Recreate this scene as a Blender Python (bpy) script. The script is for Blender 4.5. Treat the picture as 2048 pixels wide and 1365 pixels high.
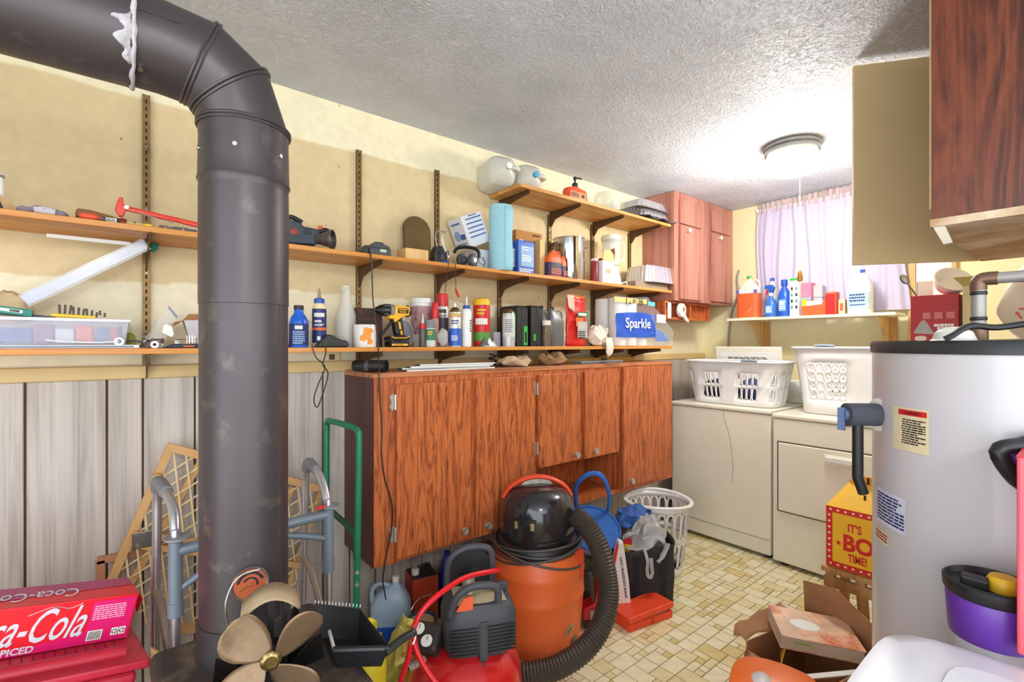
import bpy, bmesh, math, random
from mathutils import Matrix, Vector, noise as mnoise
# ------------------------------------------------------------------ scene, camera, light
for o in list(bpy.data.objects): bpy.data.objects.remove(o)
SC = bpy.context.scene; COL = SC.collection
SC.view_settings.view_transform = 'Standard'; SC.view_settings.look = 'None'
SC.view_settings.gamma = 1; SC.view_settings.use_curve_mapping = False
SC.view_settings.exposure = 0.78
H = 1.32; FPX = 970.0; AZ = math.radians(50.7); HZ = 688.0
cam = bpy.data.cameras.new('camera'); camo = bpy.data.objects.new('camera', cam); COL.objects.link(camo)
cam.sensor_width = 36; cam.lens = FPX/2048*36; cam.shift_y = (HZ-682.5)/2048; cam.clip_start = .02
camo.location = (0, 0, H); camo.rotation_euler = (math.pi/2, 0, AZ-math.pi/2)
SC.camera = camo
W = bpy.data.worlds.new('overcast_daylight'); SC.world = W; W.use_nodes = True
W.node_tree.nodes['Background'].inputs[0].default_value = (.88, .94, 1, 1)
W.node_tree.nodes['Background'].inputs[1].default_value = 2.35
# ------------------------------------------------------------------ measuring helpers
FW = (math.cos(AZ), math.sin(AZ)); RT = (math.sin(AZ), -math.cos(AZ))
def ray(px, py=HZ):
    u = (px-1024)/FPX; v = (HZ-py)/FPX
    return (FW[0]+u*RT[0], FW[1]+u*RT[1], v)
def at(px, py, X=None, Y=None, Z=None, d=None):
    r = ray(px, py)
    if X is not None: d = X/r[0]
    elif Y is not None: d = Y/r[1]
    elif Z is not None: d = (Z-H)/r[2]
    return Vector((r[0]*d, r[1]*d, H+r[2]*d))
def sx(px, Y): return at(px, HZ, Y=Y).x
def cyl_at(l, r, Y):
    c = (l+r)/2; u = (c-1024)/FPX; d = Y/ray(c)[1]
    return at(c, HZ, Y=Y).x, (r-l)*d/(2*FPX*math.sqrt(1+u*u))
def zat(py, px, Y): return at(px, py, Y=Y).z
# ------------------------------------------------------------------ materials
def lin(c):
    return tuple(((x/255)/12.92 if x/255 <= .04045 else ((x/255+.055)/1.055)**2.4) for x in c[:3])
MT = {}
def _base(name):
    m = bpy.data.materials.new(name); m.use_nodes = True; nt = m.node_tree
    return m, nt, nt.nodes['Principled BSDF'], nt.nodes, nt.links
def _coord(N, L, sc=(1,1,1)):
    tc = N.new('ShaderNodeTexCoord'); mp = N.new('ShaderNodeMapping'); mp.inputs['Scale'].default_value = sc
    L.new(tc.outputs['Object'], mp.inputs[0]); return mp
def _noise(N, L, mp, scale, detail=3, rough=.55, dist=0):
    n = N.new('ShaderNodeTexNoise'); n.inputs['Scale'].default_value = scale; n.inputs['Detail'].default_value = detail
    n.inputs['Roughness'].default_value = rough; n.inputs['Distortion'].default_value = dist
    L.new(mp.outputs[0], n.inputs['Vector']); return n
def _ramp(N, L, src, stops):
    r = N.new('ShaderNodeValToRGB'); e = r.color_ramp.elements
    while len(e) < len(stops): e.new(.5)
    for i, (p, c) in enumerate(stops): e[i].position = p; e[i].color = (*lin(c), 1)
    L.new(src, r.inputs[0]); return r
def _bump(N, L, src, P, strength, dist=.002):
    b = N.new('ShaderNodeBump'); b.inputs['Strength'].default_value = strength; b.inputs['Distance'].default_value = dist
    L.new(src, b.inputs['Height']); L.new(b.outputs[0], P.inputs['Normal'])
def mat(name, col, rough=.5, metal=0, var=.10, scale=14, bump=0, trans=0, alpha=1, emit=0, spec=.5, stretch=(1,1,1), coat=0, bs=None, dirt=None, sss=0):
    if name in MT: return MT[name]
    m, nt, P, N, L = _base(name); MT[name] = m
    c = lin(col); mp = _coord(N, L, stretch); n = _noise(N, L, mp, scale, 4)
    a = tuple(x*(1-var) for x in c); b = tuple(min(1, x*(1+var)) for x in c)
    r = N.new('ShaderNodeValToRGB'); r.color_ramp.elements[0].color = (*a, 1); r.color_ramp.elements[1].color = (*b, 1)
    r.color_ramp.elements[0].position = .3; r.color_ramp.elements[1].position = .7
    L.new(n.outputs[0], r.inputs[0]); out = r.outputs[0]
    if dirt:
        n2 = _noise(N, L, mp, dirt[2] if len(dirt) > 2 else 7, 6, .65)
        rr = N.new('ShaderNodeValToRGB'); t = dirt[1]
        rr.color_ramp.elements[0].position = t; rr.color_ramp.elements[1].position = min(1, t+.16)
        mx = N.new('ShaderNodeMix'); mx.data_type = 'RGBA'; L.new(n2.outputs[0], rr.inputs[0]); L.new(rr.outputs[0], mx.inputs[0])
        L.new(out, mx.inputs[6]); mx.inputs[7].default_value = (*lin(dirt[0]), 1); out = mx.outputs[2]
    L.new(out, P.inputs['Base Color'])
    P.inputs['Roughness'].default_value = rough; P.inputs['Metallic'].default_value = metal
    P.inputs['Specular IOR Level'].default_value = spec
    P.inputs['Transmission Weight'].default_value = trans; P.inputs['Alpha'].default_value = alpha
    P.inputs['Coat Weight'].default_value = coat
    if sss: P.inputs['Subsurface Weight'].default_value = sss; P.inputs['Subsurface Scale'].default_value = .02
    if emit: L.new(out, P.inputs['Emission Color']); P.inputs['Emission Strength'].default_value = emit
    if bump:
        n3 = _noise(N, L, mp, bs or scale*3, 4); _bump(N, L, n3.outputs[0], P, bump)
    return m
def wood(name, stops, axis='Z', scale=9, dist=1.6, rough=.45, fine=70, stretch=.07, bump=.1, ring=3.2):
    if name in MT: return MT[name]
    m, nt, P, N, L = _base(name); MT[name] = m
    s = [1, 1, 1]; s['XYZ'.index(axis)] = stretch
    mp = _coord(N, L, s); n1 = _noise(N, L, mp, scale, 4, .55, dist)
    s2 = [1, 1, 1]; s2['XYZ'.index(axis)] = stretch*.35
    n2 = _noise(N, L, _coord(N, L, s2), fine, 3, .6, .3)
    mu = N.new('ShaderNodeMath'); mu.operation = 'MULTIPLY'; mu.inputs[1].default_value = ring; L.new(n1.outputs[0], mu.inputs[0])
    fr = N.new('ShaderNodeMath'); fr.operation = 'PINGPONG'; fr.inputs[1].default_value = .5; L.new(mu.outputs[0], fr.inputs[0])
    ad = N.new('ShaderNodeMath'); ad.operation = 'MULTIPLY_ADD'; ad.inputs[1].default_value = 1.1; L.new(fr.outputs[0], ad.inputs[0])
    m3 = N.new('ShaderNodeMath'); m3.operation = 'MULTIPLY_ADD'; m3.inputs[1].default_value = .9; m3.inputs[2].default_value = -.27; L.new(n2.outputs[0], m3.inputs[0])
    L.new(m3.outputs[0], ad.inputs[2])
    r = _ramp(N, L, ad.outputs[0], stops); L.new(r.outputs[0], P.inputs['Base Color']); P.inputs['Roughness'].default_value = rough
    if bump: _bump(N, L, ad.outputs[0], P, bump, .001)
    return m
# ------------------------------------------------------------------ mesh builder
def rotm(rx=0, ry=0, rz=0, loc=(0,0,0)):
    return Matrix.Translation(loc) @ Matrix.Rotation(rz, 4, 'Z') @ Matrix.Rotation(ry, 4, 'Y') @ Matrix.Rotation(rx, 4, 'X')
def smooth_path(pts, n=6, closed=False):
    pts = [Vector(p) for p in pts]; out = []; k = len(pts)
    rng = range(k if closed else k-1)
    for i in rng:
        g = (lambda j: pts[j % k]) if closed else (lambda j: pts[max(0, min(k-1, j))])
        p0, p1, p2, p3 = g(i-1), g(i), g(i+1), g(i+2)
        for s in range(n):
            t = s/n
            out.append(.5*((2*p1)+(p2-p0)*t+(2*p0-5*p1+4*p2-p3)*t*t+(3*p1-p0-3*p2+p3)*t*t*t))
    if not closed: out.append(pts[-1])
    return out
class MB:
    def __init__(s, M=None): s.v = []; s.f = []; s.mi = []; s.m = 0; s.M = M or Matrix()
    def add(s, vs, fs):
        b = len(s.v); s.v += [s.M @ Vector(p) for p in vs]
        for f in fs: s.f.append([b+i for i in f]); s.mi.append(s.m)
        return s
    def box(s, x0, x1, y0, y1, z0, z1, T=None):
        vs = [Vector(p) for p in ((x0,y0,z0),(x1,y0,z0),(x1,y1,z0),(x0,y1,z0),(x0,y0,z1),(x1,y0,z1),(x1,y1,z1),(x0,y1,z1))]
        if T: vs = [T @ p for p in vs]
        return s.add(vs, [(0,3,2,1),(4,5,6,7),(0,1,5,4),(1,2,6,5),(2,3,7,6),(3,0,4,7)])
    def cbox(s, c, sz, T=None):
        return s.box(c[0]-sz[0]/2, c[0]+sz[0]/2, c[1]-sz[1]/2, c[1]+sz[1]/2, c[2]-sz[2]/2, c[2]+sz[2]/2, T)
    def ring_sweep(s, rings, cap=True, closed=False):
        n = len(rings[0]); b = len(s.v)
        vs = [p for r in rings for p in r]; fs = []
        k = len(rings)
        for i in range(k if closed else k-1):
            for j in range(n):
                a = i*n+j; c = i*n+(j+1) % n; i2 = ((i+1) % k)*n
                fs.append((a, c, i2+(j+1) % n, i2+j))
        if cap and not closed: fs.append(tuple(range(n-1, -1, -1))); fs.append(tuple((k-1)*n+j for j in range(n)))
        return s.add(vs, fs)
    def lathe(s, prof, n=20, c=(0,0,0), cap=True, sq=None, T=None, a0=0, a1=2*math.pi, p=2):
        full = abs(a1-a0-2*math.pi) < 1e-4; rings = []
        for (r, z) in prof:
            ring = []
            for j in range(n if full else n+1):
                a = a0+(a1-a0)*j/n; ca, sa = math.cos(a), math.sin(a)
                if p != 2:
                    k = (abs(ca)**p+abs(sa)**p)**(-1/p); ca *= k; sa *= k
                ring.append(Vector((c[0]+r*ca*(sq[0] if sq else 1), c[1]+r*sa*(sq[1] if sq else 1), c[2]+z)))
            if T: ring = [T @ q for q in ring]
            rings.append(ring)
        if full: return s.ring_sweep(rings, cap)
        k = len(rings[0]); vs = [q for r in rings for q in r]
        return s.add(vs, [(i*k+j, i*k+j+1, (i+1)*k+j+1, (i+1)*k+j) for i in range(len(rings)-1) for j in range(k-1)])
    def tube(s, pts, r, n=8, sm=0, closed=False, cap=True, flat=None):
        pts = smooth_path(pts, sm, closed) if sm else [Vector(p) for p in pts]
        k = len(pts); rings = []; up = None
        for i in range(k):
            if closed: t = pts[(i+1) % k]-pts[i-1]
            else: t = pts[min(k-1, i+1)]-pts[max(0, i-1)]
            t.normalize()
            if up is None: up = Vector((0,0,1)) if abs(t.z) < .9 else Vector((1,0,0))
            a = t.cross(up)
            if a.length < 1e-5: a = t.orthogonal()
            a.normalize(); b = a.cross(t).normalized(); up = b
            rr = r[i*len(r)//k] if isinstance(r, (list, tuple)) else r(i/(max(1, k-1))) if callable(r) else r
            fl = flat or 1
            rings.append([pts[i]+a*rr*math.cos(2*math.pi*j/n)+b*rr*fl*math.sin(2*math.pi*j/n) for j in range(n)])
        return s.ring_sweep(rings, cap, closed)
    def cyl(s, p0, p1, r, r1=None, n=16):
        p0 = Vector(p0); p1 = Vector(p1); t = (p1-p0).normalized()
        a = t.orthogonal().normalized(); b = t.cross(a); r1 = r if r1 is None else r1
        return s.ring_sweep([[p+a*q*math.cos(2*math.pi*j/n)+b*q*math.sin(2*math.pi*j/n) for j in range(n)] for p, q in ((p0, r), (p1, r1))])
    def prism(s, poly, d0, d1, plane='XZ', T=None):
        def mk(x, y, d): return Vector({'XZ': (x, d, y), 'XY': (x, y, d), 'YZ': (d, x, y)}[plane])
        n = len(poly); vs = [mk(x, y, d0) for x, y in poly]+[mk(x, y, d1) for x, y in poly]
        if T: vs = [T @ p for p in vs]
        fs = [tuple(range(n)), tuple(range(2*n-1, n-1, -1))]+[(i, n+i, n+(i+1) % n, (i+1) % n) for i in range(n)]
        return s.add(vs, fs)
    def ball(s, c, r, n=12, m=8, T=None):
        r = r if isinstance(r, (tuple, list)) else (r, r, r)
        rings = []
        for i in range(1, m):
            a = -math.pi/2+math.pi*i/m
            ring = [Vector((c[0]+r[0]*math.cos(a)*math.cos(2*math.pi*j/n), c[1]+r[1]*math.cos(a)*math.sin(2*math.pi*j/n), c[2]+r[2]*math.sin(a))) for j in range(n)]
            rings.append([T @ q for q in ring] if T else ring)
        return s.ring_sweep(rings)
    def sheet(s, f, nu, nv, th=0):
        vs = [Vector(f(i/nu, j/nv)) for i in range(nu+1) for j in range(nv+1)]
        return s.add(vs, [(i*(nv+1)+j, (i+1)*(nv+1)+j, (i+1)*(nv+1)+j+1, i*(nv+1)+j+1) for i in range(nu) for j in range(nv)])
    def crumple(s, amp, sc=12, seed=0, keep=None):
        for i, p in enumerate(s.v):
            q = p*sc+Vector((seed*7.1, seed*3.3, seed*1.7))
            dv = Vector((mnoise.noise(q), mnoise.noise(q+Vector((31,0,0))), mnoise.noise(q+Vector((0,47,0)))))
            s.v[i] = p+dv*amp*(keep(p) if keep else 1)
        return s
    def build(s, name, m, parent=None, smooth=None, bevel=0, seg=2, solid=0, sub=0, fix=True):
        me = bpy.data.meshes.new(name); me.from_pydata([tuple(p) for p in s.v], [], s.f)
        ms = m if isinstance(m, (list, tuple)) else [m]
        for q in ms: me.materials.append(q)
        if len(ms) > 1: me.polygons.foreach_set('material_index', s.mi)
        if fix:
            bm = bmesh.new(); bm.from_mesh(me); bmesh.ops.recalc_face_normals(bm, faces=bm.faces); bm.to_mesh(me); bm.free()
        o = bpy.data.objects.new(name, me); COL.objects.link(o)
        if parent: o.parent = parent
        if smooth is None: smooth = 40
        if smooth:
            me.shade_smooth()
            try: me.set_sharp_from_angle(angle=math.radians(smooth))
            except Exception: pass
        if solid: q = o.modifiers.new('solid', 'SOLIDIFY'); q.thickness = solid; q.offset = 0
        if bevel: q = o.modifiers.new('bevel', 'BEVEL'); q.width = bevel; q.segments = seg; q.limit_method = 'ANGLE'; q.angle_limit = math.radians(50)
        if sub: q = o.modifiers.new('sub', 'SUBSURF'); q.levels = sub; q.render_levels = sub
        return o
def tag(o, label, cat, group=None, kind=None):
    o['label'] = label; o['category'] = cat
    if group: o['group'] = group
    if kind: o['kind'] = kind
    return o
def thing(name, label, cat, loc=(0,0,0), rz=0, group=None, rot=None):
    o = bpy.data.objects.new(name, None); COL.objects.link(o); o.empty_display_size = .05
    o.location = loc; o.rotation_euler = rot if rot else (0, 0, rz)
    return tag(o, label, cat, group)
def struct(o): o['kind'] = 'structure'; return o
def copy_tree(o, parent=None):
    c = o.copy(); COL.objects.link(c); c.parent = parent
    for ch in list(o.children): copy_tree(ch, c)
    return c
FONTS = {}
def text(parent, s, m, w=None, h=None, M=None, shear=0, bold=0, wrap=None, name='lettering', depth=.0004):
    """lettering in local XY, centred, scaled to width w and/or height h, then placed by M (text faces +Z of M)"""
    cu = bpy.data.curves.new(name, 'FONT'); cu.body = s; cu.align_x = 'CENTER'; cu.align_y = 'CENTER'; cu.resolution_u = 3
    cu.shear = shear; cu.offset = bold; cu.extrude = .002
    to = bpy.data.objects.new('tmp', cu); COL.objects.link(to)
    me = bpy.data.meshes.new_from_object(to); bpy.data.objects.remove(to); bpy.data.curves.remove(cu)
    me.name = name
    xs = [v.co.x for v in me.vertices]; ys = [v.co.y for v in me.vertices]
    x0, x1, y0, y1 = min(xs), max(xs), min(ys), max(ys)
    fx = w/(x1-x0) if w else None; fy = h/(y1-y0) if h else None
    if fx is None: fx = fy
    if fy is None: fy = fx
    for v in me.vertices:
        x = (v.co.x-(x0+x1)/2)*fx; y = (v.co.y-(y0+y1)/2)*fy; z = depth if v.co.z > 0 else 0
        if wrap: a = x/wrap; q = Vector(((wrap+z)*math.sin(a), y, (wrap+z)*math.cos(a)-wrap))
        else: q = Vector((x, y, z))
        v.co = (M @ q) if M else q
    me.materials.clear(); me.materials.append(m)
    o = bpy.data.objects.new(name, me); COL.objects.link(o)
    if parent: o.parent = parent
    return o
def face_y(x, y, z, rz=0): # print plane facing -Y at the given local spot
    return Matrix.Translation((x, y, z)) @ Matrix.Rotation(rz, 4, 'Z') @ Matrix.Rotation(math.pi/2, 4, 'X')
def face_x(x, y, z): # print plane facing -X
    return Matrix.Translation((x, y, z)) @ Matrix.Rotation(-math.pi/2, 4, 'Z') @ Matrix.Rotation(math.pi/2, 4, 'X')
def fine(parent, m, w, h, rows, M, seed=1, wrap=None, name='fine_print', fill=.55):
    """rows of tiny bars: print too small to read in the photograph"""
    rd = random.Random(seed); b = MB()
    for i in range(rows):
        y = h/2-(i+.5)*h/rows; x = -w/2; hh = h/rows*fill/2; end = w/2-(rd.random()*.3*w if rd.random() < .4 else 0)
        while x < end-.001:
            l = min(end-x, w*(.08+.16*rd.random()))
            pts = [(x, y-hh), (x+l, y-hh), (x+l, y+hh), (x, y+hh)]
            vs = []
            for px_, py_ in pts:
                if wrap: a = px_/wrap; q = Vector(((wrap+.0004)*math.sin(a), py_, (wrap+.0004)*math.cos(a)-wrap))
                else: q = Vector((px_, py_, .0004))
                vs.append(M @ q)
            b.add(vs, [(0,1,2,3)]); x += l+w*.025
    return b.build(name, m, parent, smooth=0, fix=False)
def patch(parent, m, w, h, M, name='label', th=.0005, bevel=0):
    b = MB(M); b.box(-w/2, w/2, -h/2, h/2, 0, th); return b.build(name, m, parent, smooth=0)
# ------------------------------------------------------------------ colours used again and again
WHITE = mat('white_plastic', (236,236,232), .4, var=.03)
OFFW = mat('white_enamel', (236,231,214), .3, var=.03, scale=4, coat=.2)
BLACK = mat('black_plastic', (28,28,30), .45, var=.2)
DGREY = mat('dark_grey_plastic', (66,68,74), .5, var=.15)
GREY = mat('grey_plastic', (128,130,134), .5, var=.1)
RED = mat('red_plastic', (205,32,36), .4, var=.1)
ORANGE = mat('orange_plastic', (226,98,40), .45, var=.08)
YELLOW = mat('yellow_plastic', (238,190,40), .45, var=.08)
BLUE = mat('blue_plastic', (28,84,176), .4, var=.1)
NAVY = mat('navy_print', (28,42,110), .5, var=.1)
GREEN = mat('green_plastic', (52,168,70), .45, var=.1)
STEEL = mat('bright_steel', (205,205,205), .22, 1, var=.08)
DSTEEL = mat('dull_steel', (140,138,132), .4, 1, var=.15)
BRASSY = mat('brown_bracket_metal', (92,64,40), .5, .35, var=.2, dirt=((140,110,60), .62, 20))
PAPER = mat('white_paper', (240,238,230), .8, var=.03)
CARD = mat('brown_cardboard', (176,128,82), .85, var=.08, scale=9, bump=.1)
INK = mat('black_print', (30,28,28), .6)
CLEAR = mat('clear_plastic', (235,240,240), .12, alpha=.28, var=.02)
MILKY = mat('milky_plastic', (236,234,222), .38, var=.03, trans=.25, sss=.2)
CREAM_D = lin((232,222,176))
# ------------------------------------------------------------------ the room
X0, X1, Y1, YR, ZC = -1.9, 3.78, 2.12, -.17, 2.37
def wall_paint():
    m, nt, P, N, L = _base('painted_wallboard')
    mp = _coord(N, L); n = _noise(N, L, mp, 3.2, 5, .6); nf = _noise(N, L, mp, 22, 3)
    sp = N.new('ShaderNodeSeparateXYZ'); L.new(mp.outputs[0], sp.inputs[0])
    def edge(base, amp, w):
        a = N.new('ShaderNodeMath'); a.operation = 'MULTIPLY_ADD'; a.inputs[1].default_value = amp; L.new(n.outputs[0], a.inputs[0]); L.new(sp.outputs[2], a.inputs[2])
        mr = N.new('ShaderNodeMapRange'); mr.inputs[1].default_value = base+amp*.5; mr.inputs[2].default_value = base+amp*.5+w; L.new(a.outputs[0], mr.inputs[0]); return mr
    def mix(f, a, b):
        x = N.new('ShaderNodeMix'); x.data_type = 'RGBA'; L.new(f, x.inputs[0])
        for s, k in ((a, 6), (b, 7)):
            if isinstance(s, tuple): x.inputs[k].default_value = (*lin(s), 1)
            else: L.new(s, x.inputs[k])
        return x.outputs[2]
    new = (242,232,196); old = (220,198,152); worn = (238,228,196)
    top = edge(2.17, .05, .012); mid = edge(1.535, .09, .008)
    c = mix(mid.outputs[0], worn, mix(top.outputs[0], old, new))
    mr = N.new('ShaderNodeMapRange'); mr.inputs[1].default_value = .35; mr.inputs[2].default_value = .75; mr.inputs[3].default_value = .93; mr.inputs[4].default_value = 1.04; L.new(nf.outputs[0], mr.inputs[0])
    mu = N.new('ShaderNodeMix'); mu.data_type = 'RGBA'; mu.blend_type = 'MULTIPLY'; mu.inputs[0].default_value = 1; L.new(c, mu.inputs[6]); L.new(mr.outputs[0], mu.inputs[7])
    nd = _noise(N, L, mp, 26, 2, .5); rr = N.new('ShaderNodeValToRGB'); rr.color_ramp.elements[0].position = .765; rr.color_ramp.elements[1].position = .79; L.new(nd.outputs[0], rr.inputs[0])
    L.new(mix(rr.outputs[0], mu.outputs[2], (150,120,80)), P.inputs['Base Color'])
    P.inputs['Roughness'].default_value = .6; _bump(N, L, nf.outputs[0], P, .12); return m
PAINT = wall_paint()
CREAM = mat('cream_wall_paint', (236,226,180), .6, var=.04, scale=5, bump=.06)
def stipple():
    m, nt, P, N, L = _base('stippled_ceiling_plaster')
    mp = _coord(N, L, (1, 1, 1)); n = _noise(N, L, mp, 34, 4, .6, 2.2); n2 = _noise(N, L, mp, 2.6, 3)
    r = _ramp(N, L, n2.outputs[0], [(.3, (200,204,212)), (.7, (222,226,234))]); L.new(r.outputs[0], P.inputs['Base Color'])
    P.inputs['Roughness'].default_value = .55
    r2 = N.new('ShaderNodeMapRange'); r2.inputs[1].default_value = .42; r2.inputs[2].default_value = .6; L.new(n.outputs[0], r2.inputs[0])
    _bump(N, L, r2.outputs[0], P, .75, .006); return m
b = MB(); b.box(X0, X1+.1, Y1, Y1+.1, 0, ZC); wl = struct(b.build('wall_left', PAINT, smooth=0))
# window wall with its opening
WY0, WY1, WZ0, WZ1 = .92, 1.56, 1.56, 2.26
b = MB()
for (y0, y1, z0, z1) in ((YR-.1, WY0, 0, ZC), (WY1, Y1, 0, ZC), (WY0, WY1, 0, WZ0), (WY0, WY1, WZ1, ZC)): b.box(X1, X1+.1, y0, y1, z0, z1)
wb = struct(b.build('wall_back', CREAM, smooth=0))
b = MB(); b.box(1.56, X1, YR-.1, YR, 0, ZC); wr = struct(b.build('wall_right', CREAM, smooth=0))
b = MB(); b.box(X0-.1, X0, .95, Y1+.1, 0, ZC); struct(b.build('wall_side', CREAM, smooth=0))
b = MB(); b.box(X0-.1, X1+.1, -2.6, Y1+.1, ZC, ZC+.05); struct(b.build('ceiling', stipple(), smooth=0))
GROUT = mat('floor_grout', (150,132,86), .7, var=.15, scale=8)
b = MB(); b.box(X0-.1, X1+.1, -2.6, Y1+.1, -.05, 0); fl = struct(b.build('floor', GROUT, smooth=0))
# mosaic floor pieces, laid on a 38 mm unit
TM = [mat('floor_piece_%s' % n, c, .32, var=.10, scale=24, coat=.15, dirt=((206,178,116), .68, 11)) for n, c in (('ivory', (234,226,190)), ('straw', (226,212,164)), ('honey', (214,194,132)))]
rd = random.Random(5); U = .036
nx, ny = int((X1-1.0)/U), int((2.1-.0)/U); occ = [[0]*ny for _ in range(nx)]; tiles = []
for i in range(nx):
    for j in range(ny):
        if occ[i][j]: continue
        opts = [(2,2),(2,1),(1,2),(1,1),(3,2),(2,3),(1,1),(2,2)]; rd.shuffle(opts)
        for w, h in opts+[(1,1)]:
            if i+w <= nx and j+h <= ny and all(not occ[i+a][j+c] for a in range(w) for c in range(h)):
                for a in range(w):
                    for c in range(h): occ[i+a][j+c] = 1
                tiles.append((1.0+i*U, .0+j*U, w, h, rd.choice((0,0,0,1,1,2)))); break
def seen(t):
    x, y = t[0]+t[2]*U/2, t[1]+t[3]*U/2
    d = x*FW[0]+y*FW[1]; u = (x*RT[0]+y*RT[1])/d; px = 1024+u*FPX; py = HZ+H/d*FPX
    on = (1150 < px < 1720 and 1055 < py < 1400 and x < 3.1 and y < 1.9)
    return (0 if on else 1, d)
tiles.sort(key=seen); meshes = {}; g = .0022
def tile_box(b, w, h, x=0, y=0, z=.003):
    b.box(x+g, x+w*U-g, y+g, y+h*U-g, -.001, z)
for k, (x, y, w, h, c) in enumerate(tiles[:300]):
    if (w, h, c) not in meshes:
        b = MB(); tile_box(b, w, h); o = b.build('floor_tile', TM[c], fl, smooth=0); meshes[(w, h, c)] = o.data
    else: o = bpy.data.objects.new('floor_tile', meshes[(w, h, c)]); COL.objects.link(o); o.parent = fl
    o.location = (x, y, 0)
b = MB()
for (x, y, w, h, c) in tiles[300:]: b.m = c; tile_box(b, w, h, x, y)
o = b.build('floor_tiles_beyond', TM, fl, smooth=0); o['kind'] = 'stuff'
# wainscot planks of the long wall, grooves where the photograph shows them
PANEL = wood('grey_wash_panelling', [(0, (152,142,132)), (.35, (190,181,172)), (.7, (202,194,185)), (1, (180,169,158))], 'Z', 7, 1.2, .5, 90, .06, .06, 2.2)
gx = [-1.9, -1.62, -1.42, -1.14, -.94, -.72, -.5, -.38]+[sx(p, 2.105) for p in (50, 214, 286, 390)]+[.36, .46, sx(646, 2.105), .80]
x = .80; k = 0
while x < X1-.3: x += (.12, .24, .16, .2)[k % 4]; gx.append(x); k += 1
gx.append(X1)
PLT = {}
for i in range(len(gx)-1):
    w = round(gx[i+1]-gx[i]-.006, 4)
    b = MB(); b.box(gx[i]+.003, gx[i+1]-.003, Y1-.015, Y1-.001, .0, 1.2); b.build('plank', PANEL, wl, smooth=0, bevel=.002, seg=1)
b = MB(); b.box(X0, X1, Y1-.006, Y1-.0005, 0, 1.2); b.build('groove_backing', mat('groove_brown', (92,70,46), .9), wl, smooth=0)  # brown backing board behind the gaps between planks
RAILM = mat('varnished_cream_trim', (214,186,128), .5, var=.08, scale=6)
b = MB(); b.box(X0, X1-.001, Y1-.022, Y1, 1.2, 1.245); struct(b.build('trim_1', RAILM, smooth=0, bevel=.004))
b = MB(); b.box(X1-.02, X1, YR, Y1-.03, 1.2, 1.235); struct(b.build('trim_2', CREAM, smooth=0, bevel=.004))
for i in range(11):  # painted panelling under the window
    b = MB(); y = YR+.01+i*.206; b.box(X1-.012, X1, y, y+.2, 0, 1.2); b.build('plank', CREAM, wb, smooth=0, bevel=.002, seg=1)
# window in its opening
WFR = mat('white_window_paint', (236,232,224), .4)
wn = thing('window_1', 'small window behind the pale lilac curtains', 'window', (X1, 0, 0)); wn['kind'] = 'structure'; del wn['category']
b = MB()
for (y0, y1, z0, z1) in ((WY0, WY0+.035, WZ0, WZ1), (WY1-.035, WY1, WZ0, WZ1), (WY0+.035, WY1-.035, WZ0, WZ0+.035), (WY0+.035, WY1-.035, WZ1-.035, WZ1), (WY0+.3, WY0+.34, WZ0+.035, WZ1-.035)): b.box(.02, .06, y0, y1, z0, z1)
b.build('window_frame', WFR, wn, smooth=0)
GL = mat('window_glass', (245,248,250), .02, alpha=.12, var=.01)
for y0, y1 in ((WY0+.035, WY0+.3), (WY0+.34, WY1-.035)):
    b = MB(); b.box(.036, .042, y0, y1, WZ0+.035, WZ1-.035); b.build('pane', GL, wn, smooth=0)
# ------------------------------------------------------------------ ceiling lamp and added fill lamp
LX, LY = at(1584, 290, Z=ZC).xy
def ceiling_lamp(x, y, label, watts, cord):
    t = thing('ceiling_light', label, 'lamp', (x, y, ZC), group='ceiling lamps')
    b = MB(); b.lathe([(.125,0),(.135,-.006),(.135,-.02),(.128,-.026),(.13,-.032),(.13,-.046),(.12,-.05)], 32); b.build('rim', mat('brushed_lamp_rim', (150,150,150), .35, .8), t)
    b = MB(); b.lathe([(.118,-.05),(.128,-.075),(.127,-.11),(.112,-.14),(.08,-.153),(.03,-.156)], 32); b.build('shade', mat('glowing_opal_glass', (255,246,222), .3, emit=1.6, var=.02), t)
    if cord:
        b = MB(); b.cyl((.05,-.02,-.14), (.05,-.02,-.66), .0009, n=5); b.build('pull_cord', PAPER, t)
        b = MB(); b.lathe([(.004,-.66),(.01,-.672),(.014,-.70),(.012,-.716),(.004,-.72)], 10, (.05,-.02,0)); b.build('pull_weight', mat('brass_bell', (190,140,70), .3, .8), t)
    lp = bpy.data.lights.new('lamp_bulb', 'POINT'); lp.energy = watts; lp.color = (1, .97, .93); lp.shadow_soft_size = .12
    lo = bpy.data.objects.new('lamp_bulb', lp); COL.objects.link(lo); lo.location = (x, y, ZC-.25)
ceiling_lamp(LX, LY, 'lit white glass ceiling lamp with grey metal rim and pull cord', 27, True)
ceiling_lamp(-.2, -1.2, 'added fill lamp behind the camera, plain white glass without cord', 26, False)  # unseen lamp, added behind the camera to brighten the room from the front
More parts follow.
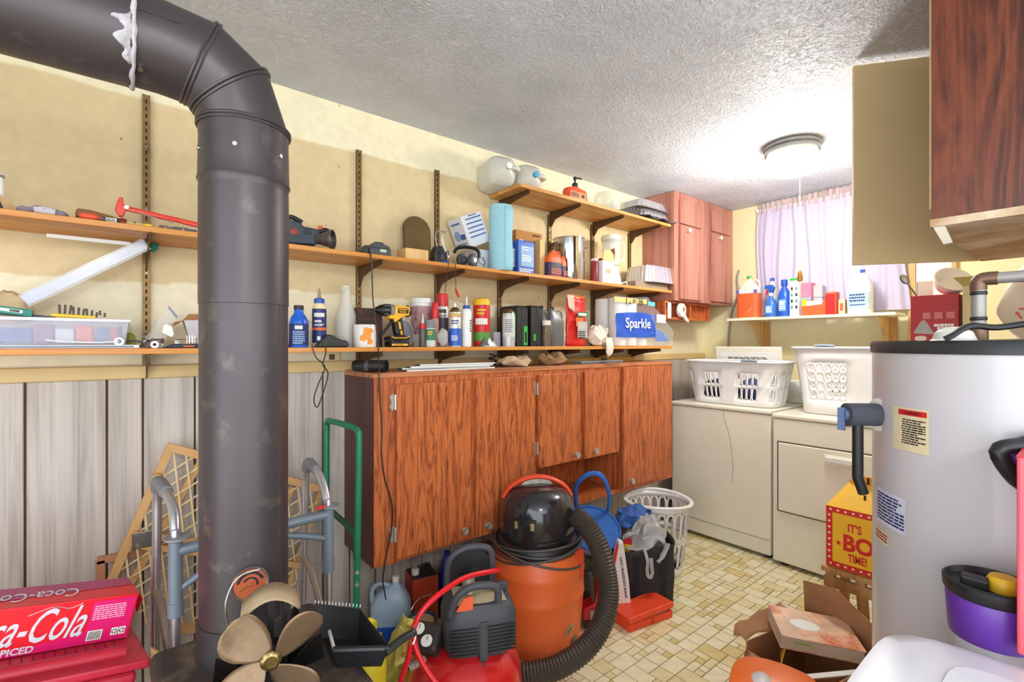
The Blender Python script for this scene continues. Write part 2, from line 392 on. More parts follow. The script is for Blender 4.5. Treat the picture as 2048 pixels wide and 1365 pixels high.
# ------------------------------------------------------------------ cabinets and shelves
def loc(t): return MB(Matrix.Translation(-Vector(t.location)))
ROSE = wood('rosewood_laminate', [(0, (58,26,14)), (.14, (140,70,36)), (.42, (188,100,54)), (.75, (204,116,64)), (1, (172,86,44))], 'Z', 15, 2.8, .38, 120, .11, .05, 3.9)
ROSEX = wood('rosewood_laminate_crosswise', [(0, (76,38,22)), (.16, (138,80,50)), (.42, (182,112,72)), (.75, (196,126,84)), (1, (166,96,60))], 'X', 13, 1.8, .38, 110, .12, .05, 3.4)
PINK = wood('red_stained_wood', [(0, (136,82,66)), (.3, (172,114,98)), (.7, (194,136,120)), (1, (180,118,100))], 'Z', 8, .8, .45, 80, .06, .05, 2.4)
DARKW = wood('dark_walnut_laminate', [(0, (40,16,9)), (.3, (80,36,20)), (.6, (108,52,30)), (.85, (124,62,36)), (1, (70,30,16))], 'Z', 7, 2.6, .35, 110, .13, .04, 3.4)
PINE = wood('orange_varnished_pine', [(0, (168,98,34)), (.3, (206,136,58)), (.65, (218,152,74)), (1, (196,122,48))], 'X', 8, .8, .4, 60, .05, .05, 2.2)
PINET = wood('knotty_pale_pine', [(0, (150,88,36)), (.25, (206,144,74)), (.65, (226,172,100)), (1, (206,140,70))], 'X', 10, 1.4, .45, 60, .08, .05, 2.2)
CHROME = mat('chrome', (205,202,196), .35, .7, var=.1)
def knob(parent, x, y, z, r=.017, mt=None):
    b = MB(Matrix.Translation((x, y, z)) @ Matrix.Rotation(math.pi/2, 4, 'X'))
    b.lathe([(.006,0),(.006,.012),(r*.8,.016),(r,.022),(r*.9,.028),(r*.55,.027),(r*.5,.024)], 16); return b.build('knob', mt or CHROME, parent)
LC = thing('wall_cabinet', 'long low rosewood laminate wall cabinet with five doors', 'cabinet', (.779, 1.80, .443))
CX0, CX1, CY, CZ0, CZ1 = .779, 2.83, 1.80, .443, 1.205
xa, xb = sx(1073, CY), sx(1243, CY); nz = zat(930, 1110, CY)
b = loc(LC)
b.box(CX0, xa, CY, 2.104, CZ0, CZ1-.02); b.box(xa, xb, CY, 2.104, nz, CZ1-.02); b.box(xa, xb, CY+.01, 2.104, CZ0, CZ0+.018); b.box(xa, xb, 2.09, 2.104, CZ0+.018, nz); b.box(xb, CX1, CY, 2.104, CZ0, CZ1-.02)
b.build('carcass', ROSE, LC, smooth=0)
b = loc(LC); b.box(CX0-.004, CX1+.004, CY-.006, 2.104, CZ1-.02, CZ1); b.build('top_board', ROSEX, LC, smooth=0, bevel=.002)
MAROON = wood('dark_maroon_grain', [(0,(44,14,10)),(.5,(78,26,18)),(1,(92,34,22))], 'Z', 12, .8, .4)
b = loc(LC); b.box(CX0-.003, CX0-.0002, CY+.001, 2.104, CZ0, CZ1-.021); b.build('end_panel', MAROON, LC, smooth=0)  # thin skin that makes the left end darker than the carcass
dy = CY-.02
for (l, r, tt, bb, kn, hg) in ((794,942,770,1121,(925,1060),1), (953,1070,758,1077,(972,1050),0), (1078,1160,750,938,(1150,909),1), (1171,1238,744,919,(1188,901),0), (1247,1335,735,978,(1260,961),0)):
    x0, x1 = sx(l, dy), sx(r, dy); z1 = zat(tt, l, dy); z0 = max(CZ0+.002, zat(bb, l, dy))
    b = loc(LC); b.box(x0, x1, dy, CY-.002, z0, z1); dr = b.build('door', ROSE, LC, smooth=0, bevel=.003)
    o = Vector(LC.location); kx = sx(kn[0], dy); knob(dr, kx-o.x, dy-o.y, zat(kn[1], kn[0], dy)-o.z)
    if hg:
        for hz in (z1-.07, z0+.10):
            b = loc(LC); b.prism([(x0-.008+p*.016*q, hz+w) for p, q, w in ((-1,.4,-.034),(-1,1,-.02),(-1,.5,0),(-1,1,.02),(-1,.4,.034),(.1,1,.03),(.1,1,-.03))], CY-.006, CY-.001, 'XZ'); b.cyl((x0-.003, CY-.012, hz-.03), (x0-.003, CY-.012, hz+.03), .005, n=8); b.build('hinge', CHROME, dr)
# tall cupboards by the window wall
GROUPC = 'red-brown cupboards beside the window'
UY = 1.86; U0, U1, U2, UB = 2.955, sx(1408, 1.86), 3.772, 1.617
WKNOB = mat('ceramic_knob', (232,220,206), .25)
for (x0, x1, doors, lab) in ((U0, U1, ((1362,1404,398,446,None),(1362,1404,449,598,(1374,462))), 'reddish two-door wall cupboard with foil pans against its side'),
                             (U1+.001, U2, ((1426,1462,420,462,None),(1425,1461,466,603,(1437,477))), 'narrower reddish two-door wall cupboard in the corner by the curtain')):
    t = thing('wall_cupboard', lab, 'cupboard', (x0, UY, UB), group=GROUPC)
    b = loc(t); b.box(x0, x1, UY, 2.118, UB, ZC-.002); b.build('carcass', PINK, t, smooth=0, bevel=.002)
    for (l, r, tt, bb, kn) in doors:
        yy = UY-.018; a, c = sx(l, yy), min(x1-.006, sx(r, yy))
        b = loc(t); b.box(a, c, yy, UY-.001, zat(bb, l, yy), zat(tt, l, yy)); dr = b.build('door', PINK, t, smooth=0, bevel=.003)
        if kn: knob(dr, sx(kn[0], yy)-x0, yy-UY, zat(kn[1], kn[0], yy)-UB, .015, WKNOB)
# small open box shelf under the cupboards
t = thing('cubby_shelf', 'small open wooden cubby shelf hung under the reddish cupboards', 'shelf', (2.90, 1.9, 1.50))
b = loc(t); b.box(2.90, 3.50, 1.9, 2.115, 1.60, 1.615); b.build('top_board', ROSE, t, smooth=0)
b = loc(t); b.box(2.90, 3.50, 1.9, 2.115, 1.49, 1.505); b.build('bottom_board', ROSE, t, smooth=0)
for xx in (2.90, 3.16, 3.22, 3.485):
    b = loc(t); b.box(xx, xx+.015, 1.9, 2.115, 1.505, 1.60); b.build('divider', ROSE, t, smooth=0)
b = loc(t); b.box(2.915, 3.16, 1.95, 1.96, 1.505, 1.60); b.box(3.235, 3.485, 1.95, 1.96, 1.505, 1.60); b.build('back_panel', ROSE, t, smooth=0)
t = thing('door_hook', 'white adhesive hook on front of the wooden cubby shelf', 'hook', (sx(1338,1.899), 1.899, 1.55))
b = MB(); b.box(-.02, .02, -.006, 0, -.055, .055); b.build('backplate', WHITE, t, smooth=0, bevel=.003)
t = thing('night_light', 'white rounded plug-in night light hanging from the cubby shelf', 'night light', (sx(1362,1.885), 1.8985, 1.556))
b = MB(Matrix.Rotation(math.pi/2, 4, 'X')); b.lathe([(.04,.0006),(.046,.01),(.042,.028),(.02,.034),(.001,.034)], 20, sq=(1,1.1)); b.build('body', WHITE, t)
b = MB(); b.box(-.012,.012,-.038,-.034,-.008,.02); b.build('socket', mat('socket_brass', (150,130,100), .5), t, smooth=0)
b = MB(); b.prism([(.0,-.04),(.05,-.075),(.08,-.085),(.075,-.07),(.03,-.03)], -.03, -.012, 'XZ'); b.build('lever', WHITE, t, smooth=0, bevel=.003)
# slotted standards and brackets
ST = [(.084, 190, 1.07), (.46, 150, 1.07), (.843, 300, None), (1.244, 340, None), (1.638, 330, None), (2.02, 340, None), (2.405, 360, None), (2.794, 400, None)]
ZB, ZM, ZT = H-.014, H+.362, H+.806   # tops of the three shelves
YF = 1.862
SLOT = mat('slot_black', (24,18,12), .9)
GOLD = mat('antique_brass_standard', (142,112,66), .45, .5, var=.2, dirt=((90,62,34), .55, 16))
def bracket(b, x, ztop, L=.245, hh=.085):
    prof = [(2.112, ztop-.02), (2.112-L, ztop-.02), (2.112-L-.004, ztop-.010), (2.112-L-.008, ztop-.036), (2.112-L*.55, ztop-.05), (2.112-L*.2, ztop-.068), (2.112-.02, ztop-.02-hh), (2.112, ztop-.02-hh)]
    b.prism(prof, x-.0015, x+.0015, 'YZ'); b.box(x-.006, x+.006, 2.112-L, 2.112, ztop-.021, ztop-.0185)
SLAB = ['brown slotted shelf standard above the slanting plastic strip', '', 'brown slotted shelf standard behind the battery charger', 'brown slotted shelf standard behind the charger with wire stand', 'brown slotted shelf standard below the two milk jugs', 'brown slotted shelf standard between tan board and steel pot', 'brown slotted shelf standard behind the clear blender jar', 'brown slotted shelf standard beside the reddish cupboards']
for i, (x, pt, zb) in enumerate(ST):
    if i == 1: continue   # wholly behind the stove pipe
    px = {0: 292, 2: 716, 3: 872, 4: 997, 5: 1097, 6: 1183, 7: 1257}.get(i, 480)
    z1 = zat(pt, px, 2.11) if i < 4 else ZT-.03 ; z0 = 1.246
    t = thing('shelf_standard', SLAB[i], 'shelf standard', (x, 2.118, z0), group='slotted standards carrying the wall shelves')
    b = loc(t); b.box(x-.011, x-.008, 2.105, 2.118, z0, z1); b.box(x+.008, x+.011, 2.105, 2.118, z0, z1); b.box(x-.011, x+.011, 2.112, 2.118, z0, z1); b.box(x-.008, x+.008, 2.108, 2.112, z0, z1); b.build('rail', GOLD, t, smooth=0)
    b = loc(t); z = z0+.02
    while z < z1-.02: b.box(x-.0022, x+.0022, 2.1072, 2.1079, z, z+.014); z += .0254
    b.build('slots', SLOT, t, smooth=0)['kind'] = 'stuff'
    z = z0+.1
    while z < z1: b = loc(t); b.cyl((x, 2.108, z), (x, 2.1055, z), .004, n=8); b.build('screw', DSTEEL, t); z += .22
    for zt in ((ZB, ZM, ZT) if i > 3 else (ZB, ZM)):
        b = loc(t); bracket(b, x, zt); b.build('bracket', BRASSY, t, smooth=0)
for nm, lab, x0, x1, zt, m, yf in (('shelf_board', 'long orange pine shelf board crowded with bottles, drill and cases', -1.2, 2.93, ZB, PINE, YF), ('shelf_board', 'long orange pine shelf board carrying sander, headphones and steel pot', -1.2, 2.93, ZM, PINE, YF), ('shelf_board', 'short knotty pine shelf board holding milk jugs and foil pans', 1.57, 2.90, ZT, PINET, 1.85)):
    b = MB(Matrix.Translation((-(x0+x1)/2, -2, -zt))); b.box(x0, x1, yf, 2.104, zt-.018, zt); o = b.build(nm, m, smooth=0, bevel=.002); o.location = ((x0+x1)/2, 2, zt); tag(o, lab, 'shelf')
# ------------------------------------------------------------------ stove pipe
PIPE = mat('dark_stove_pipe', (78,72,74), .42, .55, var=.10, scale=5, dirt=((112,104,100), .57, 11))
PX, PY, PZ0 = at(490, 700, d=1.15).x, at(490, 700, d=1.15).y, .607
PR, RB = .093, .135; zb = at(490, 246, d=1.15).z-.02
t = thing('stove_pipe', 'dark grey stove pipe rising and bending left under the ceiling', 'stove pipe', (PX, PY, PZ0+.05))
def ringp(c, rad, k, r, n=40): return [Vector(c)+rad*(r*k*math.cos(2*math.pi*j/n))+Vector((0,1,0))*(r*math.sin(2*math.pi*j/n)) for j in range(n)]
b = loc(t); b.lathe([(PR,PZ0+.06),(PR,1.41),(PR+.0015,1.411),(PR+.0015,1.68)], 48, (PX,PY,0), cap=False); b.build('upright_section', PIPE, t)
b = loc(t); b.lathe([(PR+.0005,1.655),(PR+.001,1.69),(PR+.005,1.697),(PR+.003,1.705),(PR+.002,1.745),(PR+.001,zb-.03)], 48, (PX,PY,0), cap=False); b.build('elbow_collar', PIPE, t)
cen = []
for a in (0, 38, 70):
    ra = math.radians(a); rad = Vector((math.cos(ra), 0, math.sin(ra)))
    cen.append((Vector((PX-RB, PY, zb))+rad*RB, rad, 1/math.cos(math.radians(14))))
b = loc(t); b.ring_sweep([ringp((PX, PY, zb-.03), Vector((1,0,0)), 1, PR+.001), ringp(*cen[0], PR)], cap=False); b.build('elbow_gore', PIPE, t)
for i in range(2):
    b = loc(t); b.ring_sweep([ringp(*cen[i], PR), ringp(*cen[i+1], PR)], cap=False); b.build('elbow_gore', PIPE, t)
for c in cen:
    b = loc(t); tn = Vector((-c[1].z, 0, c[1].x))
    for off in (-.004, .004): b.tube(ringp(c[0]+tn*off, c[1], c[2], PR+.001), .0035, 6, closed=True)
    b.build('bead', PIPE, t)
rx = at(262, 150, Y=PY).x; hz = zb+RB
b = loc(t); b.ring_sweep([ringp(*cen[2], PR), ringp((PX-RB-.03, PY, hz), Vector((0,0,1)), 1, PR), ringp((rx, PY, hz), Vector((0,0,1)), 1, PR-.001)], cap=False); b.build('short_level_section', PIPE, t)
b = loc(t); b.ring_sweep([ringp((x, PY, hz), Vector((0,0,1)), 1, r) for x, r in ((rx+.004, PR+.0035), (rx, PR+.005), (rx-.006, PR+.003), (X0+.02, PR+.003))], cap=False); b.build('long_level_section', PIPE, t)
SEAL = mat('dried_furnace_cement', (178,174,178), .75, var=.15, scale=60, bump=.5, bs=90)
b = loc(t); rg = random.Random(3)
pts = []
for j in range(26):   # lumpy cement bead along the joint, spilling onto the level section
    a = math.pi*(-.62+1.1*j/25); pts.append(Vector((rx+.001+.003*rg.random(), PY-(PR+.0045)*math.cos(a), hz+(PR+.0045)*math.sin(a))))
b.tube(pts, lambda s: .003+.0025*math.sin(s*23)**2, 7)
b.build('cement_bead', SEAL, t)
b = loc(t)
def smear(u, v):  # ragged smear of cement spreading back over the level section
    a = -.95+1.0*u; wdt = .004+.026*max(0, math.sin(math.pi*u))**.8*(.65+.35*math.sin(u*17))+(.012 if .78 < u < .9 else 0)
    lift = PR+.0035+.0045*math.sin(math.pi*min(1, max(0, v)))*(.5+.5*math.sin(u*31+v*9)**2)
    return (rx-.001-wdt*v, PY-lift*math.cos(a), hz+lift*math.sin(a))
b.sheet(smear, 40, 8); b.crumple(.002, 90, 2); b.build('cement_smear', SEAL, t, smooth=60)
for a in range(0, 360, 60):
    b = loc(t); q = math.radians(a+8); b.cyl((PX+PR*math.cos(q), PY+PR*math.sin(q), 1.757), (PX+(PR+.006)*math.cos(q), PY+(PR+.006)*math.sin(q), 1.757), .005, n=8); b.build('screw', STEEL, t)
b = loc(t); b.cyl((rx+.014, PY-.05, hz-PR*.83), (rx+.014, PY-.055, hz-PR*.9), .005, n=8); b.build('screw', STEEL, t)
b = loc(t)  # folded seams
b.cyl((PX+PR*.62, PY-PR*.785, .66), (PX+PR*.62, PY-PR*.785, 1.72), .0012, n=5); b.build('seam', PIPE, t); b = loc(t); b.tube([Vector((rx+.01+.0, PY-PR*.985, hz+PR*.2)), Vector((PX-RB, PY-PR*.985, hz+PR*.2))], .001, 5); b.build('seam', PIPE, t)
b = loc(t); b.lathe([(PR+.006,PZ0),(PR+.006,PZ0+.075),(PR+.003,PZ0+.08),(PR,PZ0+.081)], 40, (PX,PY,0), cap=False); b.build('flue_collar', mat('cast_iron', (56,52,52), .6, .4, var=.2), t)
# magnetic pipe thermometer
ca = math.atan2(-PY, -PX)+.10; tz = at(515, 1168, d=1.07).z
t = thing('pipe_thermometer', 'round rust-coloured magnetic thermometer stuck on the stove pipe', 'thermometer', (PX+(PR+.002)*math.cos(ca), PY+(PR+.002)*math.sin(ca), tz), rot=(math.pi/2, 0, ca+math.pi/2))
b = MB(); b.lathe([(.036,-.001),(.038,.004),(.036,.008),(.033,.006),(.032,.005)], 28); b.build('case', mat('grey_tin', (120,112,104), .5, .6), t)
b = MB(); b.lathe([(.032,.0052),(.001,.0056)], 28); b.build('dial', mat('burnt_orange_dial', (176,84,48), .6), t)
for r0, r1, a0, a1 in ((.022,.028,.3,2.9), (.012,.016,-.3,2.6)):
    b = MB()
    for k in range(20):
        q0, q1 = a0+(a1-a0)*k/20, a0+(a1-a0)*(k+1)/20; b.add([(r0*math.cos(q0), r0*math.sin(q0), .0064), (r1*math.cos(q0), r1*math.sin(q0), .0064), (r1*math.cos(q1), r1*math.sin(q1), .0064), (r0*math.cos(q1), r0*math.sin(q1), .0064)], [(0,1,2,3)])
    b.build('scale_arc', INK, t, smooth=0, fix=False)
b = MB(); b.box(-.022,.002,-.0015,.0015,.0066,.0072, Matrix.Rotation(.5, 4, 'Z')); b.ball((0,0,.0075),.0035,8,6); b.build('needle', mat('brass', (200,160,80), .3, .8), t)
# ------------------------------------------------------------------ wood stove
IRON = mat('dusty_black_iron', (62,54,48), .75, .2, var=.15, scale=7, dirt=((128,106,86), .52, 5))
t = thing('wood_stove', 'dusty dark iron wood stove below the stove pipe', 'stove', (.245, 1.12, 0))
b = loc(t); b.box(.06, .43, .82, 1.40, .565, .607); b.build('top_plate', IRON, t, smooth=0, bevel=.02, seg=3)
b = loc(t); b.box(.075, .415, .835, 1.385, .14, .565); b.build('firebox', IRON, t, smooth=0, bevel=.01)
for sx_, sy_ in ((.11,.87),(.38,.87),(.11,1.35),(.38,1.35)):
    b = loc(t); b.box(sx_-.025, sx_+.025, sy_-.025, sy_+.025, 0, .14); b.build('leg', IRON, t, smooth=0, bevel=.004)
b = loc(t); b.box(.11, .38, .815, .835, .2, .52); dr = b.build('door', IRON, t, smooth=0, bevel=.006)
b = loc(t); b.tube([(.35,.82,.34),(.35,.78,.34),(.31,.775,.34)], .008, 8); b.build('handle', DSTEEL, dr)
# ------------------------------------------------------------------ washer, dryer
t = thing('washing_machine', 'cream white top-loading washer with its lid raised', 'washer', (3.4, 1.62, 0))
b = loc(t); b.box(3.08, 3.72, 1.283, 1.962, .025, .885); b.build('cabinet', OFFW, t, smooth=0, bevel=.012, seg=3)
b = loc(t); b.box(3.073, 3.72, 1.28, 1.965, .888, .912); b.build('top_panel', OFFW, t, smooth=0, bevel=.008, seg=3)
b = loc(t); b.box(3.0785, 3.09, 1.29, 1.955, .12, .123); b.build('kick_seam', GREY, t, smooth=0)
b = loc(t); b.tube([at(q, w_, X=3.079) for q, w_ in ((1446,812),(1449,840),(1459,872),(1464,910),(1466,940),(1463,965))], .0012, 5, sm=4); b.build('hairline_scratch', GREY, t)
b = loc(t); b.box(3.60, 3.72, 1.283, 1.962, .912, 1.07); b.build('control_console', OFFW, t, smooth=0, bevel=.012)
lid = Matrix.Translation((3.56, 1.62, .915)) @ Matrix.Rotation(math.radians(-9), 4, 'Y')
b = MB(Matrix.Translation(-Vector(t.location)) @ lid); b.box(-.012, .006, -.235, .235, 0, .39); ld = b.build('lid', OFFW, t, smooth=0, bevel=.008, seg=3)
b = MB(Matrix.Translation(-Vector(t.location)) @ lid); b.box(-.0135, -.012, -.2, .2, .05, .35); b.build('lid_inner_panel', WHITE, ld, smooth=0, bevel=.001)
patch(ld, PAPER, .30, .045, Matrix.Translation(-Vector(t.location)) @ lid @ face_x(-.0137, 0, .30), 'instruction_sticker')
fine(ld, INK, .28, .036, 4, Matrix.Translation(-Vector(t.location)) @ lid @ face_x(-.0144, 0, .30), 4)
for y in (1.32, 1.92):
    b = loc(t); b.cyl((3.13, y, 0), (3.13, y, .03), .02, n=12); b.build('foot', BLACK, t); b = loc(t); b.cyl((3.66, y, 0), (3.66, y, .03), .02, n=12); b.build('foot', BLACK, t)
t = thing('clothes_dryer', 'cream white front-loading dryer beside the washer', 'dryer', (3.37, .92, 0))
b = loc(t); b.box(3.05, 3.69, .585, 1.262, .025, .875); b.build('cabinet', OFFW, t, smooth=0, bevel=.012, seg=3)
b = loc(t); b.box(3.043, 3.69, .582, 1.265, .878, .905); b.build('top_panel', OFFW, t, smooth=0, bevel=.01, seg=3)
b = loc(t); b.box(3.57, 3.69, .585, 1.262, .905, 1.08); cp = b.build('control_console', OFFW, t, smooth=0, bevel=.015, seg=3)
p = at(1590, 775, X=3.565); b = MB(Matrix.Translation(p-Vector(t.location)) @ Matrix.Rotation(-math.pi/2, 4, 'Y')); b.lathe([(.04,0),(.042,.004),(.03,.006),(.026,.02),(.02,.024),(.001,.024)], 20); b.build('dial', WHITE, cp)
dl, dr_, dt, db = at(1557,885,X=3.046).y, .66, at(1557,885,X=3.046).z, at(1557,1020,X=3.046).z
b = loc(t); b.box(3.046, 3.05, dr_-.008, dl+.008, db-.008, dt+.008); b.build('door_gap', mat('door_gap_dark', (90,82,70), .8), t, smooth=0, bevel=.03, seg=4)
b = loc(t); b.box(3.038, 3.05, dr_, dl, db, dt); dd = b.build('door', OFFW, t, smooth=0, bevel=.022, seg=4)
p = at(1683, 925, X=3.036)
b = loc(t); b.box(3.028, 3.038, p.y-.085, p.y+.085, p.z-.028, p.z+.028); hp = b.build('handle_plate', OFFW, dd, smooth=0, bevel=.004)
b = loc(t); b.box(3.016, 3.03, p.y-.075, p.y+.075, p.z-.012, p.z+.022); b.build('handle', WHITE, dd, smooth=0, bevel=.008, seg=3)
for y in (.63, 1.21):
    b = loc(t); b.cyl((3.1, y, 0), (3.1, y, .03), .02, n=12); b.build('foot', BLACK, t)
# ------------------------------------------------------------------ water heater
HX, HY, HR, HT = 1.446, .106, .25, 1.312
HWH = mat('pale_grey_enamel', (196,194,200), .32, var=.03, scale=3, coat=.3)
t = thing('water_heater', 'tall pale grey cylindrical water heater with black rim', 'water heater', (HX, HY, 0))
b = MB(); b.lathe([(HR,.03),(HR,HT-.006)], 72, cap=True); b.build('jacket', HWH, t)
b = MB(); b.lathe([(HR+.003,HT-.012),(HR+.004,HT+.008),(HR,HT+.014),(HR-.03,HT+.012),(.01,HT+.018)], 72); b.build('top_rim', mat('black_tank_rim', (40,42,44), .4), t)
b = MB(); b.lathe([(HR-.02,0),(HR-.02,.03)], 48); b.build('base', BLACK, t)
def on_tank(px, py, r=HR):  # point of the jacket seen through a pixel of the photograph
    q = ray(px, py); ox, oy = -HX, -HY; a = q[0]**2+q[1]**2; bb = 2*(q[0]*ox+q[1]*oy); c = ox*ox+oy*oy-r*r
    dsc = max(0, bb*bb-4*a*c); d = (-bb-math.sqrt(dsc))/(2*a); return Vector((q[0]*d, q[1]*d, H+q[2]*d))
def tank_frame(px, py):
    p = on_tank(px, py); an = math.atan2(p.y-HY, p.x-HX)
    return Matrix.Translation((HR*math.cos(an), HR*math.sin(an), p.z)) @ Matrix.Rotation(an+math.pi/2, 4, 'Z') @ Matrix.Rotation(math.pi/2, 4, 'X')
def tank_patch(M, w, h, m, name, off=.0006, cx=0, cy=0):
    b = MB()
    for i in range(10):
        a0 = (cx-w/2+w*i/10)/HR; a1 = (cx-w/2+w*(i+1)/10)/HR; r = HR+off
        b.add([M @ Vector((r*math.sin(a), y, r*math.cos(a)-HR)) for a, y in ((a0, cy-h/2), (a1, cy-h/2), (a1, cy+h/2), (a0, cy+h/2))], [(0,1,2,3)])
    return b.build(name, m, t, smooth=0, fix=False)
LBL = mat('beige_warning_label', (222,208,172), .5)
M1 = tank_frame(1818, 860); tank_patch(M1, .082, .088, LBL, 'warning_label'); tank_patch(M1, .062, .011, RED, 'warning_band', .001, .006, .034)
text(t, 'WARNING', INK, w=.04, M=M1 @ Matrix.Translation((.006,.034,.0012)), wrap=HR)
fine(t, INK, .056, .052, 11, M1 @ Matrix.Translation((.008,-.004,.0009)), 2, wrap=HR)
M2 = tank_frame(1777, 1020); tank_patch(M2, .10, .075, mat('pale_blue_rating_label', (206,210,226), .5), 'rating_label'); fine(t, NAVY, .092, .062, 9, M2 @ Matrix.Translation((0,0,.0009)), 3, wrap=HR)
M3 = tank_frame(1763, 1072); tank_patch(M3, .06, .028, LBL, 'small_label'); fine(t, mat('dull_red_print', (150,60,50), .6), .052, .02, 3, M3 @ Matrix.Translation((0,0,.0009)), 6, wrap=HR)
# insulated relief valve stub on the left of the tank with its discharge pipe
pv = on_tank(1758, 830); an = math.atan2(pv.y-HY, pv.x-HX)
dirv = Vector((math.cos(an+.25), math.sin(an+.25), 0)); base = Vector((HR*math.cos(an), HR*math.sin(an), pv.z))
b = MB(); b.cyl(base-dirv*.002, base+dirv*.003, .036, n=24); b.build('valve_flange', WHITE, t)
b = MB(); b.cyl(base, base+dirv*.07, .025, n=24); b.build('foam_sleeve', mat('dark_foam', (70,74,84), .95, bump=.6, scale=60), t)
b = MB(); b.cyl(base+dirv*.07, base+dirv*.078, .013, n=12); b.cbox(base+dirv*.08+Vector((0,0,-.01)), (.006,.014,.05)); b.build('valve_lever', mat('blue_grey_lever', (80,100,140), .5), t)
b = MB(); q = base+dirv*.045; b.tube([q+Vector((0,0,-.02)), q+Vector((0,0,-.14)), q+Vector((0,0,-.175))-dirv*.012], .011, 10); b.build('discharge_pipe', BLACK, t)
# ------------------------------------------------------------------ dark cupboard above it, door hanging open
t = thing('upper_cabinet', 'dark walnut laminate upper cabinet with door swung open', 'cabinet', (1.583, .275, 1.612))
b = loc(t); b.box(1.583, 2.374, YR, .275, 1.632, ZC-.003); b.build('carcass', DARKW, t, smooth=0)
RAWB = mat('raw_particle_board', (186,150,110), .8, var=.15, scale=5, dirt=((222,206,182), .5, 4))
b = loc(t); b.box(1.58, 2.374, YR, .277, 1.612, 1.631); b.build('bottom_board', RAWB, t, smooth=0)
hA, hB = Vector((2.374, .277, 0)), Vector((2.138, .597, 0)); dv = (hB-hA).normalized(); nn = Vector((-dv.y, dv.x, 0))
BEIGE = mat('beige_door_lining', (224,198,148), .5, var=.05, scale=3, dirt=((140,96,40), .68, 26))
TM_ = Matrix(((dv.x, nn.x, 0, hA.x), (dv.y, nn.y, 0, hA.y), (0, 0, 1, 0), (0, 0, 0, 1)))
b = MB(Matrix.Translation(-Vector(t.location)) @ TM_); b.box(.004, (hB-hA).length, -.008, .008, 1.614, ZC-.012); b.build('door', BEIGE, t, smooth=0, bevel=.002)
b = loc(t); b.box(1.596, 1.606, .277, .281, 1.66, 2.3); b.build('edge_strip', BEIGE, t, smooth=0)
b = loc(t); b.prism([(.272,1.612),(.25,1.612),(.236,1.568),(.252,1.566)], 1.584, 1.60, 'YZ'); b.build('loose_bracket', mat('scuffed_white_strip', (206,196,176), .6), t, smooth=0)
for hz in (1.70, 2.27):
    b = MB(Matrix.Translation(-Vector(t.location)) @ TM_); b.box(.0, .035, .008, .012, hz-.03, hz+.03); b.build('hinge', DSTEEL, t, smooth=0)
# ------------------------------------------------------------------ helpers for small goods
def cylframe(an, r, z): return Matrix.Translation((r*math.cos(an), r*math.sin(an), z)) @ Matrix.Rotation(an+math.pi/2, 4, 'Z') @ Matrix.Rotation(math.pi/2, 4, 'X')
def blur(t, s, m, w, M, h=None, wrap=None, **k):  # a word that cannot be read in the photograph
    return fine(t, m, w, h or w*1.3/len(s), 1, M, len(s), wrap=wrap, fill=.9, name='worn_print')
def rad_at(prof, z):
    for (r0, z0), (r1, z1) in zip(prof, prof[1:]):
        if z0 <= z <= z1 and z1 > z0: return r0+(r1-r0)*(z-z0)/(z1-z0)
    return prof[-1][0]
def bottle(name, label, cat, pl, pr, ptop, zb, Y, prof, m, caps=(), bands=(), words=(), n=24, group=None, sq=None, h=None, r=None):
    X, rr = cyl_at(pl, pr, Y); r = r or rr; h = h or zat(ptop, (pl+pr)/2, Y)-zb
    t = thing(name, label, cat, (X, Y, zb), group=group); P = [(a*r, c*h) for a, c in prof]
    b = MB(); b.lathe(P, n, sq=sq); b.build('body', m, t)
    for nm, cp, cm in caps: b = MB(); b.lathe([(a*r, c*h) for a, c in cp], n); b.build(nm, cm, t)
    for k, (z0, z1, bm) in enumerate(bands):
        b = MB(); b.lathe([(rad_at(P, z0*h)+.0006, z0*h), (rad_at(P, z1*h)+.0006, z1*h)], n, cap=False, sq=sq); b.build('label', bm, t)
    an = math.atan2(-Y, -X)
    for (s, z, wf, wm, *o) in words:
        q = rad_at(P, z*h)+.0012
        if s == '#': fine(t, wm, wf*r, o[0]*h, o[1], cylframe(an+(o[2] if len(o) > 2 else 0), q, z*h), o[1], wrap=q)
        elif s[0] == '~': blur(t, s, wm, wf*r, cylframe(an, q, z*h), o[0]*h if o else None, q)
        else: text(t, s, wm, w=wf*r, h=(o[0]*h if o else None), M=cylframe(an, q, z*h), wrap=q, bold=.01)
    return t, r, h
